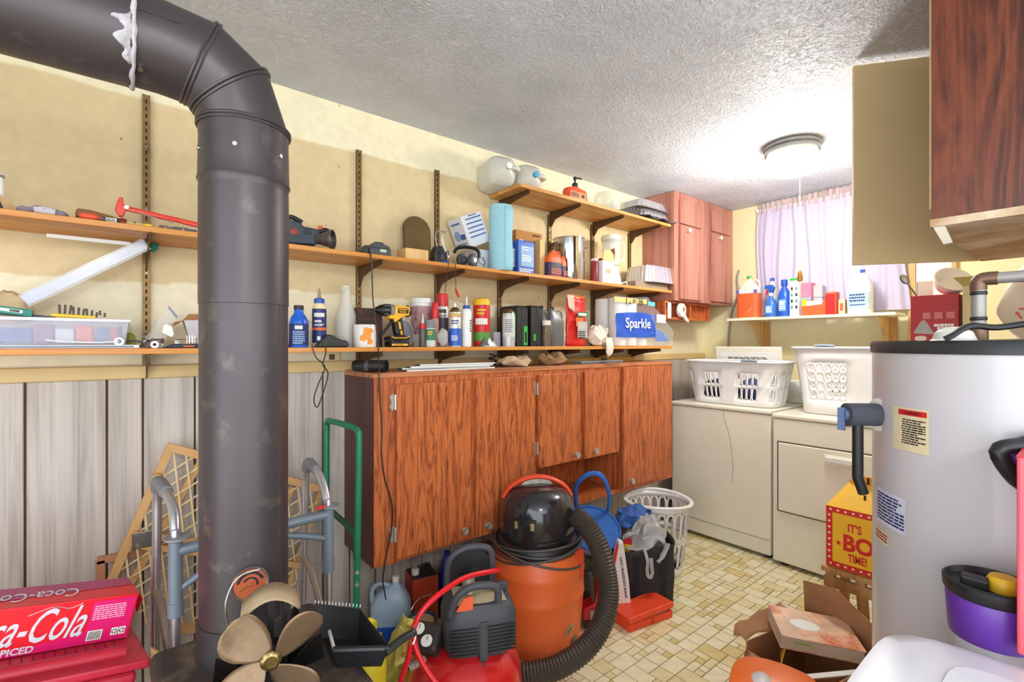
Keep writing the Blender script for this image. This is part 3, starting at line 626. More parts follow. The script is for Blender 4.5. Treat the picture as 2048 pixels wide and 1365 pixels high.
def jug(name, label, cat, loc_, w, d, h, m, capm, rz=0, band=None, capx=0, grip=True, group=None, rot=None, p=4, hm=None, neck=.2):
    t = thing(name, label, cat, loc_, rz, group, rot)
    b = MB(); rings = []
    for (k, z, off) in ((.9,0,0),(1,.02,0),(1,.60,0),(.95,.67,0),(.72,.77,.2),(.42,.86,.7),(neck,.9,1),(neck,.955,1)):
        rings.append([Vector((capx*off*w/2+k*w/2*c_, k*(d if k > .3 else (w+d)/2)/2*s_, z*h)) for c_, s_ in [(math.copysign(abs(math.cos(a))**(2/p), math.cos(a)), math.copysign(abs(math.sin(a))**(2/p), math.sin(a))) for a in [2*math.pi*j/24 for j in range(24)]]])
    b.ring_sweep(rings); b.build('body', m, t, smooth=50)
    b = MB(); rc = neck*(w+d)/4*1.25; b.lathe([(rc,.925*h),(rc*1.04,.94*h),(rc,.995*h),(rc*.85,h)], 18, (capx*w/2,0,0)); b.build('cap', capm, t)
    if grip:
        s = -1 if capx > 0 else 1
        b = MB(); b.tube([(capx*w/2+s*.12*w,0,.86*h),(s*.3*w+capx*w*.1,0,.9*h),(s*.44*w,0,.84*h),(s*.47*w,0,.72*h),(s*.44*w,0,.58*h)], min(w,d)*.085, 10, sm=4); b.build('handle', hm or m, t)
    if band: 
        b = MB(); rr = []
        for z in band[:2]: rr.append([Vector((1.006*w/2*c_, 1.006*d/2*s_, z*h)) for c_, s_ in [(math.copysign(abs(math.cos(a))**(2/p), math.cos(a)), math.copysign(abs(math.sin(a))**(2/p), math.sin(a))) for a in [2*math.pi*j/24 for j in range(24)]]])
        b.ring_sweep(rr, cap=False); b.build('label', band[2], t)
    return t
def carton(name, label, cat, x0, x1, y0, y1, z0, z1, m, rz=0, group=None, bevel=.002, rot=None):
    t = thing(name, label, cat, ((x0+x1)/2, (y0+y1)/2, z0), rz, group, rot)
    w, d, h = x1-x0, y1-y0, z1-z0
    b = MB(); b.box(-w/2, w/2, -d/2, d/2, 0, h); b.build('body', m, t, smooth=0, bevel=bevel); return t, w, d, h
FOIL = mat('aluminium_foil', (226,226,228), .25, .85, var=.1, scale=40, bump=.25)
def foil_pan(name, label, loc_, w, d, h, rz=0, inv=False, group=None):
    t = thing(name, label, 'foil pan', loc_, rz, group); b = MB(); rings = []; n = 120
    for k, z, am in ((.80,0,.0),(.84,.02,.012),(.93,.5,.014),(1,.97,.012),(1.0,1,0),(1.06,1,0),(1.06,.97,0)):
        ring = []
        for j in range(n):
            a = 2*math.pi*j/n; c, s = math.cos(a), math.sin(a); q = (abs(c)**5+abs(s)**5)**(-1/5)*k*(1+(am if j % 4 < 2 else -am))
            ring.append(Vector((w/2*c*q, d/2*s*q, h*(1-z) if inv else h*z)))
        rings.append(ring)
    b.ring_sweep(rings, cap=False)
    b.add([(v.x*.98, v.y*.98, v.z) for v in rings[0]], [tuple(range(n))]); b.build('pan', FOIL, t, smooth=25)
    b = MB(); b.tube([q*1.0 for q in rings[5]][::3], .003, 6, closed=True); b.build('rolled_rim', STEEL, t)
    return t
def cable(name, label, pts, r, m, cat='cable', sm=6, parent=None):
    o_ = Vector(pts[0]); b = MB(Matrix.Translation(-o_)); b.tube(pts, r, 7, sm=sm); o = b.build(name, m, parent); o.location = o_
    if not parent: tag(o, label, cat)
    return o
def cloth(name, label, cat, c, size, m, amp=.02, sc=14, seed=1, n=30, mm=20, rz=0, group=None, parent=None):
    b = MB(); b.ball((0,0,size[2]), size, n, mm); b.crumple(amp, sc, seed, keep=lambda p: min(1, max(.15, p.z/(size[2]*.6)))); b.crumple(amp*.45, sc*2.6, seed+3, keep=lambda p: min(1, max(.1, p.z/(size[2]*.6))))
    for i, p in enumerate(b.v): b.v[i].z = max(.0005, p.z)
    o = b.build(name, m, parent, smooth=60, sub=1); o.location = c; o.rotation_euler = (0, 0, rz)
    if not parent: tag(o, label, cat, group)
    return o
WOODH = wood('worn_tool_handle', [(0,(92,56,28)),(.4,(134,88,48)),(1,(150,104,60))], 'X', 12, .6, .6)
PLY = wood('pale_plywood', [(0,(186,140,84)),(.4,(218,178,118)),(1,(228,192,134))], 'Z', 8, .7, .6)
# ------------------------------------------------------------------ middle shelf, near end
yt = 1.99
x, r = cyl_at(-16, 8, 1.95)
t = thing('plastic_tube', 'white plastic tube standing by the old paint brush', 'tube', (x, 1.95, ZM)); b = MB(); b.lathe([(.012,0),(.012,.11),(.009,.112),(.009,.02)], 16); b.build('barrel', WHITE, t); b = MB(); b.lathe([(.0125,.1),(.0135,.104),(.0125,.108)], 16, cap=False); b.build('rim', GREY, t)
x = sx(28, 1.94)
t = thing('paint_brush', 'stiff old paint brush leaning up by the purple rag', 'brush', (x, 1.94, ZM), rot=(0,-.35,.1))
b = MB(); b.prism([(-.022,0),(.022,0),(.012,.02),(-.008,.058),(-.02,.062)], -.006, .006, 'XZ'); b.build('bristles', mat('stiff_bristle', (190,160,112), .9, scale=60, bump=.5), t, smooth=0)
b = MB(); b.box(-.0225,-.014,-.007,.007,0,.05); b.build('ferrule', mat('dark_ferrule', (60,56,54), .6, .5), t, smooth=0)
x0, x1 = sx(34,1.93), sx(133,1.93)
t = thing('rolled_rag', 'purplish grey rolled rag with dark stains on the shelf', 'rag', ((x0+x1)/2, 1.935, ZM+.016), rz=-.12)
L = x1-x0; b = MB(); b.tube([(-L/2,0,.004),(-L/4,.003,.003),(0,0,.005),(L/4,-.004,.004),(L/2,0,-.008)], lambda s: .016-.008*abs(s-.45), 12, sm=5, flat=.7); b.crumple(.006, 60, 3); b.build('fold', mat('stained_lilac_rag', (152,138,150), .9, var=.2, scale=30, dirt=((88,66,76), .5, 24)), t, smooth=50)
b = MB(); b.tube([(-.015,-.006,.003),(.005,-.008,.004),(.03,-.007,.0)], lambda s: .011+.002*s, 10, sm=3); b.crumple(.003, 50, 5); b.build('white_wrap', mat('greyish_wrap', (206,198,204), .8), t, smooth=50)
x0, x1 = sx(92,1.895), sx(152,1.9)
t = thing('folded_leaflet', 'white printed paper strip lying beneath the purple rag', 'leaflet', ((x0+x1)/2, 1.90, ZM), rz=-.1); b = MB(); b.box(-.042,.042,-.014,.014,0,.003); b.build('sheet', PAPER, t, smooth=0); fine(t, INK, .06, .018, 3, Matrix.Translation((0,0,.003)), 3)
# wooden handle scraper and clamp
x0, x1 = sx(152,1.95), sx(250,1.95); L = x1-x0
t = thing('wooden_mallet_handle', 'dark wooden tool handle tapering to a red tip', 'tool handle', ((x0+x1)/2, 1.95, ZM+.024), rot=(0,.10,-.14))
b = MB(Matrix.Rotation(math.pi/2, 4, 'Y')); b.lathe([(.014,-L/2),(.019,-L/2+.004),(.02,-L*.2),(.014,L*.2),(.008,L*.42)], 18, sq=(.9,1)); b.build('grip', WOODH, t)
b = MB(); b.ball((L*.46,0,-.002), (.014,.012,.014), 12, 8); b.build('tip', mat('dark_red_paint', (136,38,24), .4), t)
x0, x1 = sx(158,1.885), sx(204,1.885); L = x1-x0
t = thing('putty_knife', 'putty knife with coral orange handle on the shelf edge', 'putty knife', ((x0+x1)/2, 1.89, ZM+.004), rot=(0,.06,-.2))
b = MB(); b.ball((-.004,0,.008), (L*.5,.011,.010), 14, 8); b.build('handle', mat('coral_plastic', (236,84,54), .35), t, sub=1)
b = MB(); b.box(L*.42, L*.8, -.012, .012, .004, .0055); b.build('blade', DSTEEL, t, smooth=0)
x0, x1 = sx(206,1.885), sx(240,1.885)
t = thing('glue_tube', 'small black and white glue tube near the putty knife', 'tube', ((x0+x1)/2, 1.885, ZM+.008), rz=-.1); L = x1-x0
b = MB(); b.cyl((-L/2,0,0),(L/2,0,0),.007,n=14); b.build('barrel', INK, t); b = MB(); b.cyl((-L*.32,0,0),(L*.32,0,0),.0074,n=14); b.build('label', PAPER, t); fine(t, INK, L*.5, .008, 2, face_y(0,-.0074,0), 2)
CLR = mat('clamp_red', (222,58,34), .35)
p0, p1 = at(243,415,Y=1.95), at(405,452,Y=1.95)
t = thing('bar_clamp', 'red squeeze bar clamp resting across other tools', 'clamp', p0)
v = p1-p0; b = MB(); b.tube([(0,0,0), v*.96], .0055, 8, flat=1.5); b.build('bar', CLR, t)
b = MB(); b.prism([(-.016,-.012),(-.012,.012),(-.004,.032),(.004,.03),(.004,.012),(.016,.004),(.012,-.006),(.004,-.03),(-.006,-.03)], -.007, .007, 'XZ'); b.build('jaw', CLR, t, smooth=0, bevel=.003)
b = MB(); b.cyl((.012,-.012,0),(.012,.012,0),.006,n=12); b.build('pivot', STEEL, t)
b = MB(); b.cyl((.012,-.004,-.004), (v.x*.62,-.004,v.z*.62-.014), .0013, n=6); b.build('wire', DSTEEL, t)
b = MB(); q = v*.82; b.prism([(q.x-.03,q.z+.008),(q.x+.03,q.z-.004),(q.x+.034,q.z-.014),(q.x-.02,q.z-.006),(q.x-.034,q.z-.0)], -.009, .009, 'XZ'); b.build('trigger', mat('coral_plastic', (236,84,54)), t, smooth=0, bevel=.003)
for k, (a, c, yy, col, lab) in enumerate(((252, 292, 1.90, (206,176,110), 'thin tan brush handle lying before the bar clamp'), (318, 348, 1.90, (120,104,92), 'short grey-brown rod beside the clamp trigger'), (346, 392, 1.895, (96,92,88), 'dark rod lying by the stove pipe on shelf'))):
    x0, x1 = sx(a,yy), sx(c,yy); t = thing('tool_rod', lab, 'tool', ((x0+x1)/2, yy, ZM+.008), rz=-.1, group='loose tools at the shelf edge'); L = x1-x0
    b = MB(Matrix.Rotation(math.pi/2, 4, 'Y')); b.lathe([(.004,-L/2),(.0075,-L/2+.003),(.0075,L*.1),(.005,L*.2),(.006,L/2)], 12); b.build('shaft', mat('rod_%d' % k, col, .6), t)
    b = MB(Matrix.Rotation(math.pi/2, 4, 'Y')); b.lathe([(.008,-L*.1),(.0082,-L*.02)], 12); b.build('ferrule', DSTEEL, t)
x = sx(296,1.9); cloth('yellow_sponge_bit', 'small yellow lump beside the tool rods', 'lump', (x,1.885,ZM), (.012,.009,.005), YELLOW, .003, 60)
p = at(393,432,Y=2.0); t = thing('small_packet', 'small white printed packet stood behind the red clamp', 'packet', (p.x, 2.0, ZM+.012), rot=(0,-.45,0)); b = MB(); b.box(-.03,.026,-.004,.004,0,.03); b.build('sleeve', PAPER, t, smooth=0); fine(t, INK, .04, .02, 3, face_y(-.002,-.0042,.015), 8)
# strips fixed under the middle shelf at its near end
p0, p1 = at(48,602,Y=2.0), at(292,488,Y=2.0); v = p1-p0
t = thing('plastic_strip', 'clear-wrapped white strip slanting down from under the shelf', 'strip', p0)
an = math.atan2(v.z, v.x); M_ = Matrix.Rotation(-an, 4, 'Y'); b = MB(M_); b.box(0, v.length, -.004, .004, -.016, .016); b.build('strip', mat('lilac_white_strip', (206,208,226), .25, scale=40, var=.08, bump=.15), t, smooth=0, bevel=.002)
b = MB(M_); b.box(-.002, v.length+.003, -.005, .005, -.021, .02); b.build('wrapper', CLEAR, t, smooth=0)
p0, p1 = at(93,479,Y=2.02), at(262,489,Y=2.02); t = thing('curtain_rod_piece', 'thin white rod piece tucked beneath the middle shelf', 'rod', p0-Vector((0,0,-.012))); v = p1-p0; b = MB(); b.box(0, v.x, -.006, .006, -.006, .006); b.build('rod', WHITE, t, smooth=0, bevel=.002)
p = at(308,500,Y=2.06); t = thing('teal_hook', 'small teal plastic tip hanging below the shelf bracket', 'hook', (p.x,p.y,ZM-.018)); b = MB(); b.prism([(-.008,0),(.014,0),(.012,-.018),(.0,-.032),(-.01,-.028)], -.005,.005,'XZ'); b.build('tip', mat('teal_plastic',(18,134,112),.4), t, smooth=0, bevel=.003)
# ------------------------------------------------------------------ middle shelf beyond the pipe
SBODY = mat('blue_grey_tool_body', (52,62,74), .45, var=.15)
x0, x1 = sx(566,1.95), sx(640,1.95)
t = thing('belt_sander', 'dusty blue-grey power sander with round dust port', 'sander', ((x0+x1)/2, 1.97, ZM))
w = x1-x0
b = MB(); b.prism([(-w*.62,.03),(-w*.6,.085),(-w*.42,.105),(-w*.05,.10),(.0,.086),(w*.42,.084),(w*.5,.05),(w*.36,.02),(-w*.5,.012)], -.04, .04, 'XZ'); bd = b.build('body', SBODY, t, smooth=0, bevel=.014, seg=3)
for k in range(4): b = MB(); b.box(w*.02, w*.22, -.0415, -.039, .056+k*.006, .059+k*.006); b.build('vent_slot', BLACK, bd, smooth=0)
b = MB(); b.ball((-w*.25,-.042,.06), (.016,.003,.014), 12, 6); b.build('badge', mat('worn_red_badge', (150,60,50), .5), bd)
b = MB(); b.tube([(-w*.55,-.02,.10),(-w*.3,-.02,.118),(.0,-.02,.104)], .009, 10, sm=4); b.build('handle', BLACK, t)
b = MB(); b.box(-w*.6, w*.55, -.045, .04, .0, .014); b.build('sole_plate', mat('dusty_red_plate',(112,62,52),.7), t, smooth=0, bevel=.003)
b = MB(); b.tube([(w*.45,-.03,.075),(w*.62,-.04,.082),(w*.78,-.05,.066)], .010, 10, sm=4); b.build('trigger_grip', BLACK, t); b = MB(); b.tube([(w*.42,-.03,.088),(w*.54,-.038,.092)], .008, 8); b.build('lock_button', ORANGE, t)
dm = Matrix.Translation((w*.36,-.03,.044)) @ Matrix.Rotation(math.radians(-38), 4, 'Z') @ Matrix.Rotation(math.pi/2, 4, 'Y')
b = MB(dm); b.lathe([(.018,0),(.022,.02),(.030,.05),(.037,.056),(.038,.066),(.034,.068),(.031,.05),(.026,.03),(.001,.03)], 24); b.build('dust_port', mat('smoky_port', (74,66,58), .35), t)
t = thing('battery_charger', 'black battery charger with grey tool battery clipped on', 'charger', (sx(752,1.94), 1.94, ZM), rz=-.1)
b = MB(); b.prism([(-.075,.012),(-.062,.038),(-.045,.042),(-.04,.0),(-.06,.0)], -.045, .045, 'XZ'); b.build('cradle', BLACK, t, smooth=0, bevel=.004)
b = MB(); b.box(-.042,.05,-.05,.05,0,.034); b.build('battery', DGREY, t, smooth=0, bevel=.006)
b = MB(); b.prism([(-.036,.034),(.048,.034),(.05,.044),(.02,.056),(-.02,.058)], -.035,.04,'XZ'); b.build('battery_top', DGREY, t, smooth=0, bevel=.004)
patch(t, mat('battery_badge',(170,196,176),.4), .026, .012, face_y(.014,-.0508,.022), 'badge')
for k in range(3): b = MB(); b.box(-.012+k*.012,-.004+k*.012,-.03,.03,.056,.061); b.build('terminal_rib', BLACK, t, smooth=0)
t, w, d, h = carton('wooden_box', 'small plain pale wood block box before the arched mirror', 'box', sx(812,1.90), sx(857,1.90), 1.90, 1.99, ZM, ZM+.052, PLY, rz=-.02)
x, r = cyl_at(806,868,2.06); z1 = zat(431,838,2.06)
t = thing('arched_mirror', 'dull brassy arch-topped mirror leaning on the wall', 'mirror', (x, 2.055, ZM), rot=(-.10,0,0)); hh = z1-ZM
poly = [(-r*.95,0),(r*.95,0)]+[(r*math.cos(a), hh-r*.95+r*.95*math.sin(a)) for a in [math.pi*k/16 for k in range(17)]]
b = MB(); b.prism(poly, .001, .007, 'XZ'); b.build('backing', mat('dark_frame',(70,52,34),.5), t, smooth=0)
b = MB(); b.prism([(a*.96, .004+c*.97) for a, c in poly], -.0005, .001, 'XZ'); b.build('glass', mat('smoky_gold_mirror', (150,126,84), .12, .9, dirt=((110,92,60),.55,8)), t, smooth=0)
t = thing('jump_charger', 'black wedge-shaped charger with chrome wire stand', 'charger', (sx(880,1.92), 1.93, ZM), rz=-.15)
b = MB(); b.prism([(-.036,.0),(-.032,.055),(-.02,.085),(.006,.082),(.03,.04),(.036,0)], -.03, .03, 'XZ'); b.build('case', BLACK, t, smooth=0, bevel=.008, seg=3)
b = MB(); b.tube([(-.022,-.032,.075),(-.03,-.034,.12),(-.018,-.03,.145),(.02,-.03,.148),(.026,-.03,.143),(.004,-.034,.138),(.0,-.034,.12),(.012,-.034,.08),(.034,-.036,.03)], .0028, 7, sm=5); b.build('wire_stand', STEEL, t)
for k in range(3): b = MB(); b.tube([(-.03+.01*k,-.034,.07),(.0,-.042,.045+.008*k),(.03,-.036,.06-.01*k),(.036,-.03,.03)], .0022, 6, sm=5); b.build('cord_loop', DGREY, t)
b = MB(); b.prism([(-.02,.0),(.028,.0),(.03,.008),(.01,.012)], -.045, -.031, 'XZ'); b.build('foot', BLUE, t, smooth=0, bevel=.002)
b = MB(); b.box(-.004,.012,-.0335,-.031,.02,.05); b.build('switch_panel', DGREY, t, smooth=0)
t = thing('headphones', 'black over-ear headphones lying beside the white boxes', 'headphones', (sx(936,1.92), 1.925, ZM), rz=-.2)
b = MB(); b.tube([(-.06,.02,.07),(-.045,.015,.092),(-.01,.0,.098),(.03,-.012,.094),(.052,-.015,.078),(.054,-.016,.05)], .010, 10, sm=5, flat=.8); b.build('headband', mat('black_vinyl',(26,24,26),.4), t)
b = MB(); b.tube([(.054,-.016,.055),(.05,-.02,.04),(.03,-.03,.03)], .006, 8, sm=3); b.build('yoke', GREY, t)
for (c, s) in (((.012,-.032,.032),1), ((-.03,.0,.034),.95)):
    M_ = Matrix.Translation(c) @ Matrix.Rotation(.5,4,'Z') @ Matrix.Rotation(math.pi/2, 4, 'X'); b = MB(M_)
    b.lathe([(.001,-.012),(.026,-.012),(.031,-.004),(.031,.006),(.026,.014),(.018,.016),(.001,.016)], 22); e = b.build('ear_cup', DGREY, t)
    b = MB(M_); b.lathe([(.011,.0162),(.011,.0175),(.001,.0175)], 18); b.build('badge', mat('silver_badge',(190,190,190),.3,.8), e)
b = MB(); b.tube([(.05,-.02,.03),(.075,-.03,.012),(.06,-.04,.05),(.08,-.03,.03),(.07,-.03,.004)], .0016, 6, sm=5); b.build('cord', BLACK, t)
# white respirator boxes, one tilted over the other
WB = mat('glossy_white_card',(232,234,240),.45,var=.02); BP = mat('blue_box_print',(70,110,180),.5)
t, w, d, h = carton('mask_box', 'plain white carton standing under the tilted white carton', 'box', sx(950,2.0), sx(982,2.0), 1.98, 2.09, ZM, ZM+.112, WB)
t = thing('mask_box', 'white carton with blue print tipped over at an angle', 'box', (sx(958,1.99), 2.03, ZM+.135), rot=(0,math.radians(-23),.0))
b = MB(); b.box(-.10,.03,-.06,.06,0,.155, Matrix.Translation((.03,0,0))); b.build('body', WB, t, smooth=0, bevel=.002)
blur(t,'RESPIRATOR', BP, w=.075, M=face_x(-.0704,0,.128) , bold=.01)
b = MB(Matrix.Translation((-.0704,.012,.07)) @ Matrix.Rotation(-math.pi/2,4,'Y')); b.lathe([(.026,0),(.026,.0006),(.013,.0006)], 20); b.build('printed_ring', mat('pale_blue_print',(150,180,220),.5), t)
patch(t, BP, .04, .026, face_x(-.0706,-.03,.06), 'printed_panel'); fine(t, NAVY, .09, .022, 3, face_x(-.0704,0,.02), 5)
for k in range(5): patch(t, BP, .10, .006, face_y(.0,-.0606,.135-k*.022), 'printed_stripe')
blur(t,'INSTRUCTIONS', NAVY, w=.05, M=face_y(0,-.0606,.149))
blur(t,'SAFETY', NAVY, w=.06, M=Matrix.Translation((0,0,.1552)))
# blue shop-towel roll
t, r, h = bottle('shop_towel_roll', 'tall roll of light blue shop towels on the shelf', 'towel roll', 978, 1024, 413, ZM, 1.905, [(.96,0),(1,.02),(1,.97),(.95,1),(.4,1)], mat('blue_paper_towel',(158,206,220),.9,var=.05,scale=60,bump=.35,bs=300), n=32)
b = MB(); b.lathe([(r*.4,h*1.0),(r*.4,h*1.001),(r*.34,h*1.001),(r*.34,h*.9)], 20); b.build('core', CARD, t)
b = MB(); b.sheet(lambda u, v: (r*1.01*math.cos(-1.9+u*.9)+.004*u*math.sin(v*9), r*1.01*math.sin(-1.9+u*.9)-.01*u, h*v*.96), 6, 10); b.build('loose_sheet', MT['blue_paper_towel'], t, solid=.001)

# brown printed carton
KR = mat('kraft_brown_print',(186,130,70),.8,var=.06); BKP = mat('black_brown_print',(54,34,22),.7)
t, w, d, h = carton('printed_carton', 'tall tan carton with dark printed band behind blue can', 'box', sx(1032,1.98), sx(1084,1.98), 1.98, 2.09, ZM, zat(462,1050,1.98), KR, rz=.0)
patch(t, BKP, w*.98, h*.22, face_y(0,-d/2-.0003,h*.68), 'printed_band'); blur(t,'EXTRA', KR, w=w*.4, M=face_y(w*.24,-d/2-.001,h*.7), bold=.02); blur(t,'KITCHEN', BKP, w=w*.3, M=face_y(w*.26,-d/2-.0006,h*.93), bold=.02)
patch(t, BKP, w*.2, h*.56, face_y(w*.38,-d/2-.0003,h*.28), 'printed_side'); patch(t, BKP, d*.6, h*.3, face_x(-w/2-.0003,0,h*.25), 'printed_band')
b = MB(); b.prism([(w*.5,h),(w*.5,h*.72),(w*.68,h*.68),(w*.66,h*.96)], -d*.1, -d*.08, 'XZ'); b.build('flap', CARD, t, smooth=0)
t, w, d, h = carton('solvent_can', 'rectangular blue metal solvent can with pale label', 'can', sx(1036,1.895), sx(1069,1.895), 1.895, 1.96, ZM, zat(483,1050,1.895), BLUE, bevel=.004)
b = MB(); b.box(-w/2+.003,w/2-.003,-d/2+.003,d/2-.003,h,h+.003); b.build('top_seam', mat('bright_blue_rim',(40,110,210),.4), t, smooth=0)
b = MB(); b.lathe([(.012,h),(.012,h+.012),(.009,h+.013)], 16, (-w*.1,0,0)); b.build('cap', WHITE, t)
patch(t, mat('pale_blue_label',(140,176,214),.5), w*.78, h*.62, face_y(w*.06,-d/2-.0004,h*.54)); fine(t, WHITE, w*.6, h*.22, 3, face_y(w*.06,-d/2-.001,h*.48), 3); patch(t, WHITE, w*.3, h*.1, face_y(-w*.05,-d/2-.001,h*.78), 'label_badge'); blur(t,'KLEEN',BLUE,w=w*.24,M=face_y(-w*.05,-d/2-.0016,h*.78)); fine(t, WHITE, w*.8, h*.12, 2, face_y(0,-d/2-.0004,h*.1), 9)
blur(t,'SOLVENT', WHITE, w=h*.6, M=Matrix.Translation((-w/2-.0004,0,h*.5)) @ Matrix.Rotation(-math.pi/2,4,'Z') @ Matrix.Rotation(math.pi/2,4,'X') @ Matrix.Rotation(math.pi/2,4,'Z'))
t, w, d, h = carton('board_offcut', 'pale wood board offcut on end next to orange bottle', 'board', sx(1080,1.93), sx(1090,1.93), 1.93, 1.975, ZM, zat(480,1086,1.93), PLY)
for (a, c, tp, yy, lab) in ((1095,1127,496,1.895,'orange cleaner jug with navy label beside steel pot'), (1124,1136,508,1.885,'second orange cleaner jug tucked behind the first')):
    x0, x1 = sx(a,yy), sx(c,yy); hh = zat(tp,(a+c)/2,yy)-ZM
    t = jug('cleaner_jug', lab, 'jug', ((x0+x1)/2, yy+.02, ZM), (x1-x0)*.86, .052 if a < 1100 else .03, hh, ORANGE, BLACK, band=(.06,.5,mat('dark_plum_label',(58,42,76),.5)), group='orange cleaner jugs', rz=-.05)
    fine(t, ORANGE, (x1-x0)*.6, hh*.2, 3, face_y(0,-.0275,hh*.2), 4)
STP = mat('polished_pot_steel',(200,198,196),.12,1,var=.05,scale=3)
x, r = cyl_at(1112,1178,1.955); hh = zat(476,1145,1.955)-ZM
x += .012; r *= .97
t = thing('stock_pot', 'large polished stainless steel stock pot on the shelf', 'pot', (x,1.995,ZM))
b = MB(); b.lathe([(r*.97,0),(r,.006),(r,hh-.004),(r*1.03,hh-.002),(r*1.03,hh),(r*.97,hh),(r*.96,.01),(.001,.01)], 40); b.build('body', STP, t)
b = MB(); b.lathe([(r*.99,hh+.001),(r*.6,hh+.006),(.001,hh+.008)], 40); b.build('lid', STP, t)
for s in (-1,1): b = MB(); b.tube([(s*r*.98,-.03,hh*.82),(s*(r+.028),-.026,hh*.84),(s*(r+.028),.026,hh*.84),(s*r*.98,.03,hh*.82)], .005, 8, sm=3); b.build('handle', DSTEEL, t)
t = thing('rubber_bung_faucet', 'tangled metal fitting perched between tan board and pot', 'fitting', (sx(1098,2.04),2.05,ZM)); b = MB(); b.cyl((0,0,0),(0,0,.13),.008,n=10); b.build('stem', DSTEEL, t); b = MB(); b.tube([(0,0,.13),(.012,-.01,.15),(-.01,-.02,.16),(.01,-.01,.175)], .007, 8, sm=4); b.build('spout', DSTEEL, t)
# white carton with open flap
x0, x1 = sx(1204,1.89), sx(1227,1.89)
t, w, d, h = carton('open_carton', 'small white carton with open brown flap and picture', 'box', x0, x1, 1.885, 1.975, ZM, ZM+.135, WB)
b = MB(); b.add([(-w/2,-d/2,h),(w/2,-d/2,h),(w*.42,-d/2-.004,h+.04),(w*.1,-d/2-.006,h+.066),(-w*.4,-d/2-.005,h+.06)], [(0,1,2,3,4)]); b.build('front_flap', PLY, t, smooth=0, solid=.0015)
b = MB(); b.add([(w/2,-d/2,h),(w/2,d/2,h),(w/2+.035,d/2-.01,h+.085),(w/2+.03,-d/2+.02,h+.09),(w/2+.008,-d/2+.0,h+.05)], [(0,1,2,3,4)]); b.build('side_flap', CARD, t, smooth=0, solid=.0015)
b = MB(); b.ball((0,-d/2-.0008,h*.55),(w*.26,.001,h*.13),12,6); b.build('printed_picture', mat('peach_picture',(226,168,134),.6), t)
b = MB(); b.ball((-w*.15,0,h+.005),(.02,.02,.016),10,8); b.build('red_contents', mat('dark_berry',(136,30,34),.4), t)
t = thing('jar_with_red_fruit', 'small jar of dark red preserve tucked beside the pot', 'jar', (sx(1189,1.93),1.93,ZM)); b = MB(); b.lathe([(.022,0),(.024,.01),(.024,.12),(.018,.13)],18); b.build('body', mat('dark_berry',(136,30,34),.3), t); b = MB(); b.lathe([(.022,.13),(.023,.145),(.01,.15)],18); b.build('lid', mat('pinkish_lid',(224,196,190),.4), t)
# blender jar on white appliance base
x, r = cyl_at(1192,1240,2.0)
t = thing('blender', 'clear blender jar with handle on white motor base', 'blender', (sx(1226,1.97),1.985,ZM))
b = MB(); b.lathe([(.062,0),(.066,.01),(.06,.05),(.048,.1),(.046,.125)],28); b.build('motor_base', WHITE, t)
b = MB(); b.lathe([(.04,.126),(.05,.135),(.058,.26),(.06,.30)],28,cap=False); b.build('jar', mat('clear_jar',(236,238,236),.06,alpha=.32,var=.01), t, solid=.002)
b = MB(); b.lathe([(.062,.292),(.064,.31),(.06,.322),(.02,.324)],28); b.build('lid', mat('cream_lid',(230,224,206),.4), t)
b = MB(); b.tube([(.056,-.012,.285),(.096,-.022,.283),(.098,-.022,.2),(.09,-.02,.175),(.052,-.012,.172)],.008,8,sm=3); b.build('handle', MT['clear_jar'], t)
b = MB(); b.tube([(.04,-.055,.02),(.075,-.06,.03),(.11,-.04,.012)],.004,8,sm=4); b.build('power_cord', WHITE, t)
# foil pan over a flat box at the far end
xa, xb = sx(1262,1.90), sx(1338,1.89)
t, w, d, h = carton('flat_box', 'flat grey-brown box under foil pan at shelf end', 'box', sx(1264,1.90)+.03, 2.93, 1.895, 2.09, ZM, ZM+.042, mat('greyed_card',(150,134,116),.85))
foil_pan('foil_pan', 'deep ribbed foil roasting pan on flat box', (sx(1297,1.99)-.0,1.975,ZM+.043), .36, .215, .115, inv=True, group='foil pans')
# ------------------------------------------------------------------ top shelf
for (a, c, yy, cm, lab, ln) in ((1012,1050,1.95,WHITE,'empty milky gallon jug lying down, white cap',.0), (1074,1098,1.95,mat('light_blue_cap',(92,160,206),.4),'empty milky gallon jug lying down, light blue cap',.0)):
    x = sx((a+c)/2, 1.85)+.05
    t = jug('milk_jug', lab, 'jug', (x-.02, 2.10 if cm is WHITE else 2.105, ZT+.078), .15, .15, .25, MILKY, cm, rot=(math.pi/2, 0, math.radians(-14)), group='empty jugs on the top shelf', p=3.4, neck=.17)
    t.location.z = ZT+.076
t, w, d, h = carton('hand_cleaner_bottle', 'orange pump bottle of hand cleaner on top shelf', 'pump bottle', sx(1138,1.875), sx(1178,1.875), 1.875, 1.94, ZT, ZT+.001, ORANGE)
for c in list(t.children): bpy.data.objects.remove(c)
h = zat(372,1158,1.875)-ZT; w = sx(1180,1.875)-sx(1140,1.875)
b = MB(); b.lathe([(.94,0),(1,.03),(1,.62),(.9,.8),(.5,.93),(.34,.96),(.34,1)],24,p=4,sq=(w/2,.034),T=Matrix.Scale(h,4,(0,0,1))); b.build('body', mat('bright_orange_bottle',(236,92,50),.35), t, smooth=50)
b = MB(); b.lathe([(.016,h),(.017,h+.02),(.008,h+.026),(.005,h+.028),(.005,h+.045)],16); b.build('collar', BLACK, t)
b = MB(); b.lathe([(.009,h+.042),(.011,h+.05),(.009,h+.058),(.001,h+.06)],14); b.tube([(0,0,h+.052),(.03,-.01,h+.054),(.04,-.014,h+.05)],.005,8,sm=3); b.build('pump_head', BLACK, t)
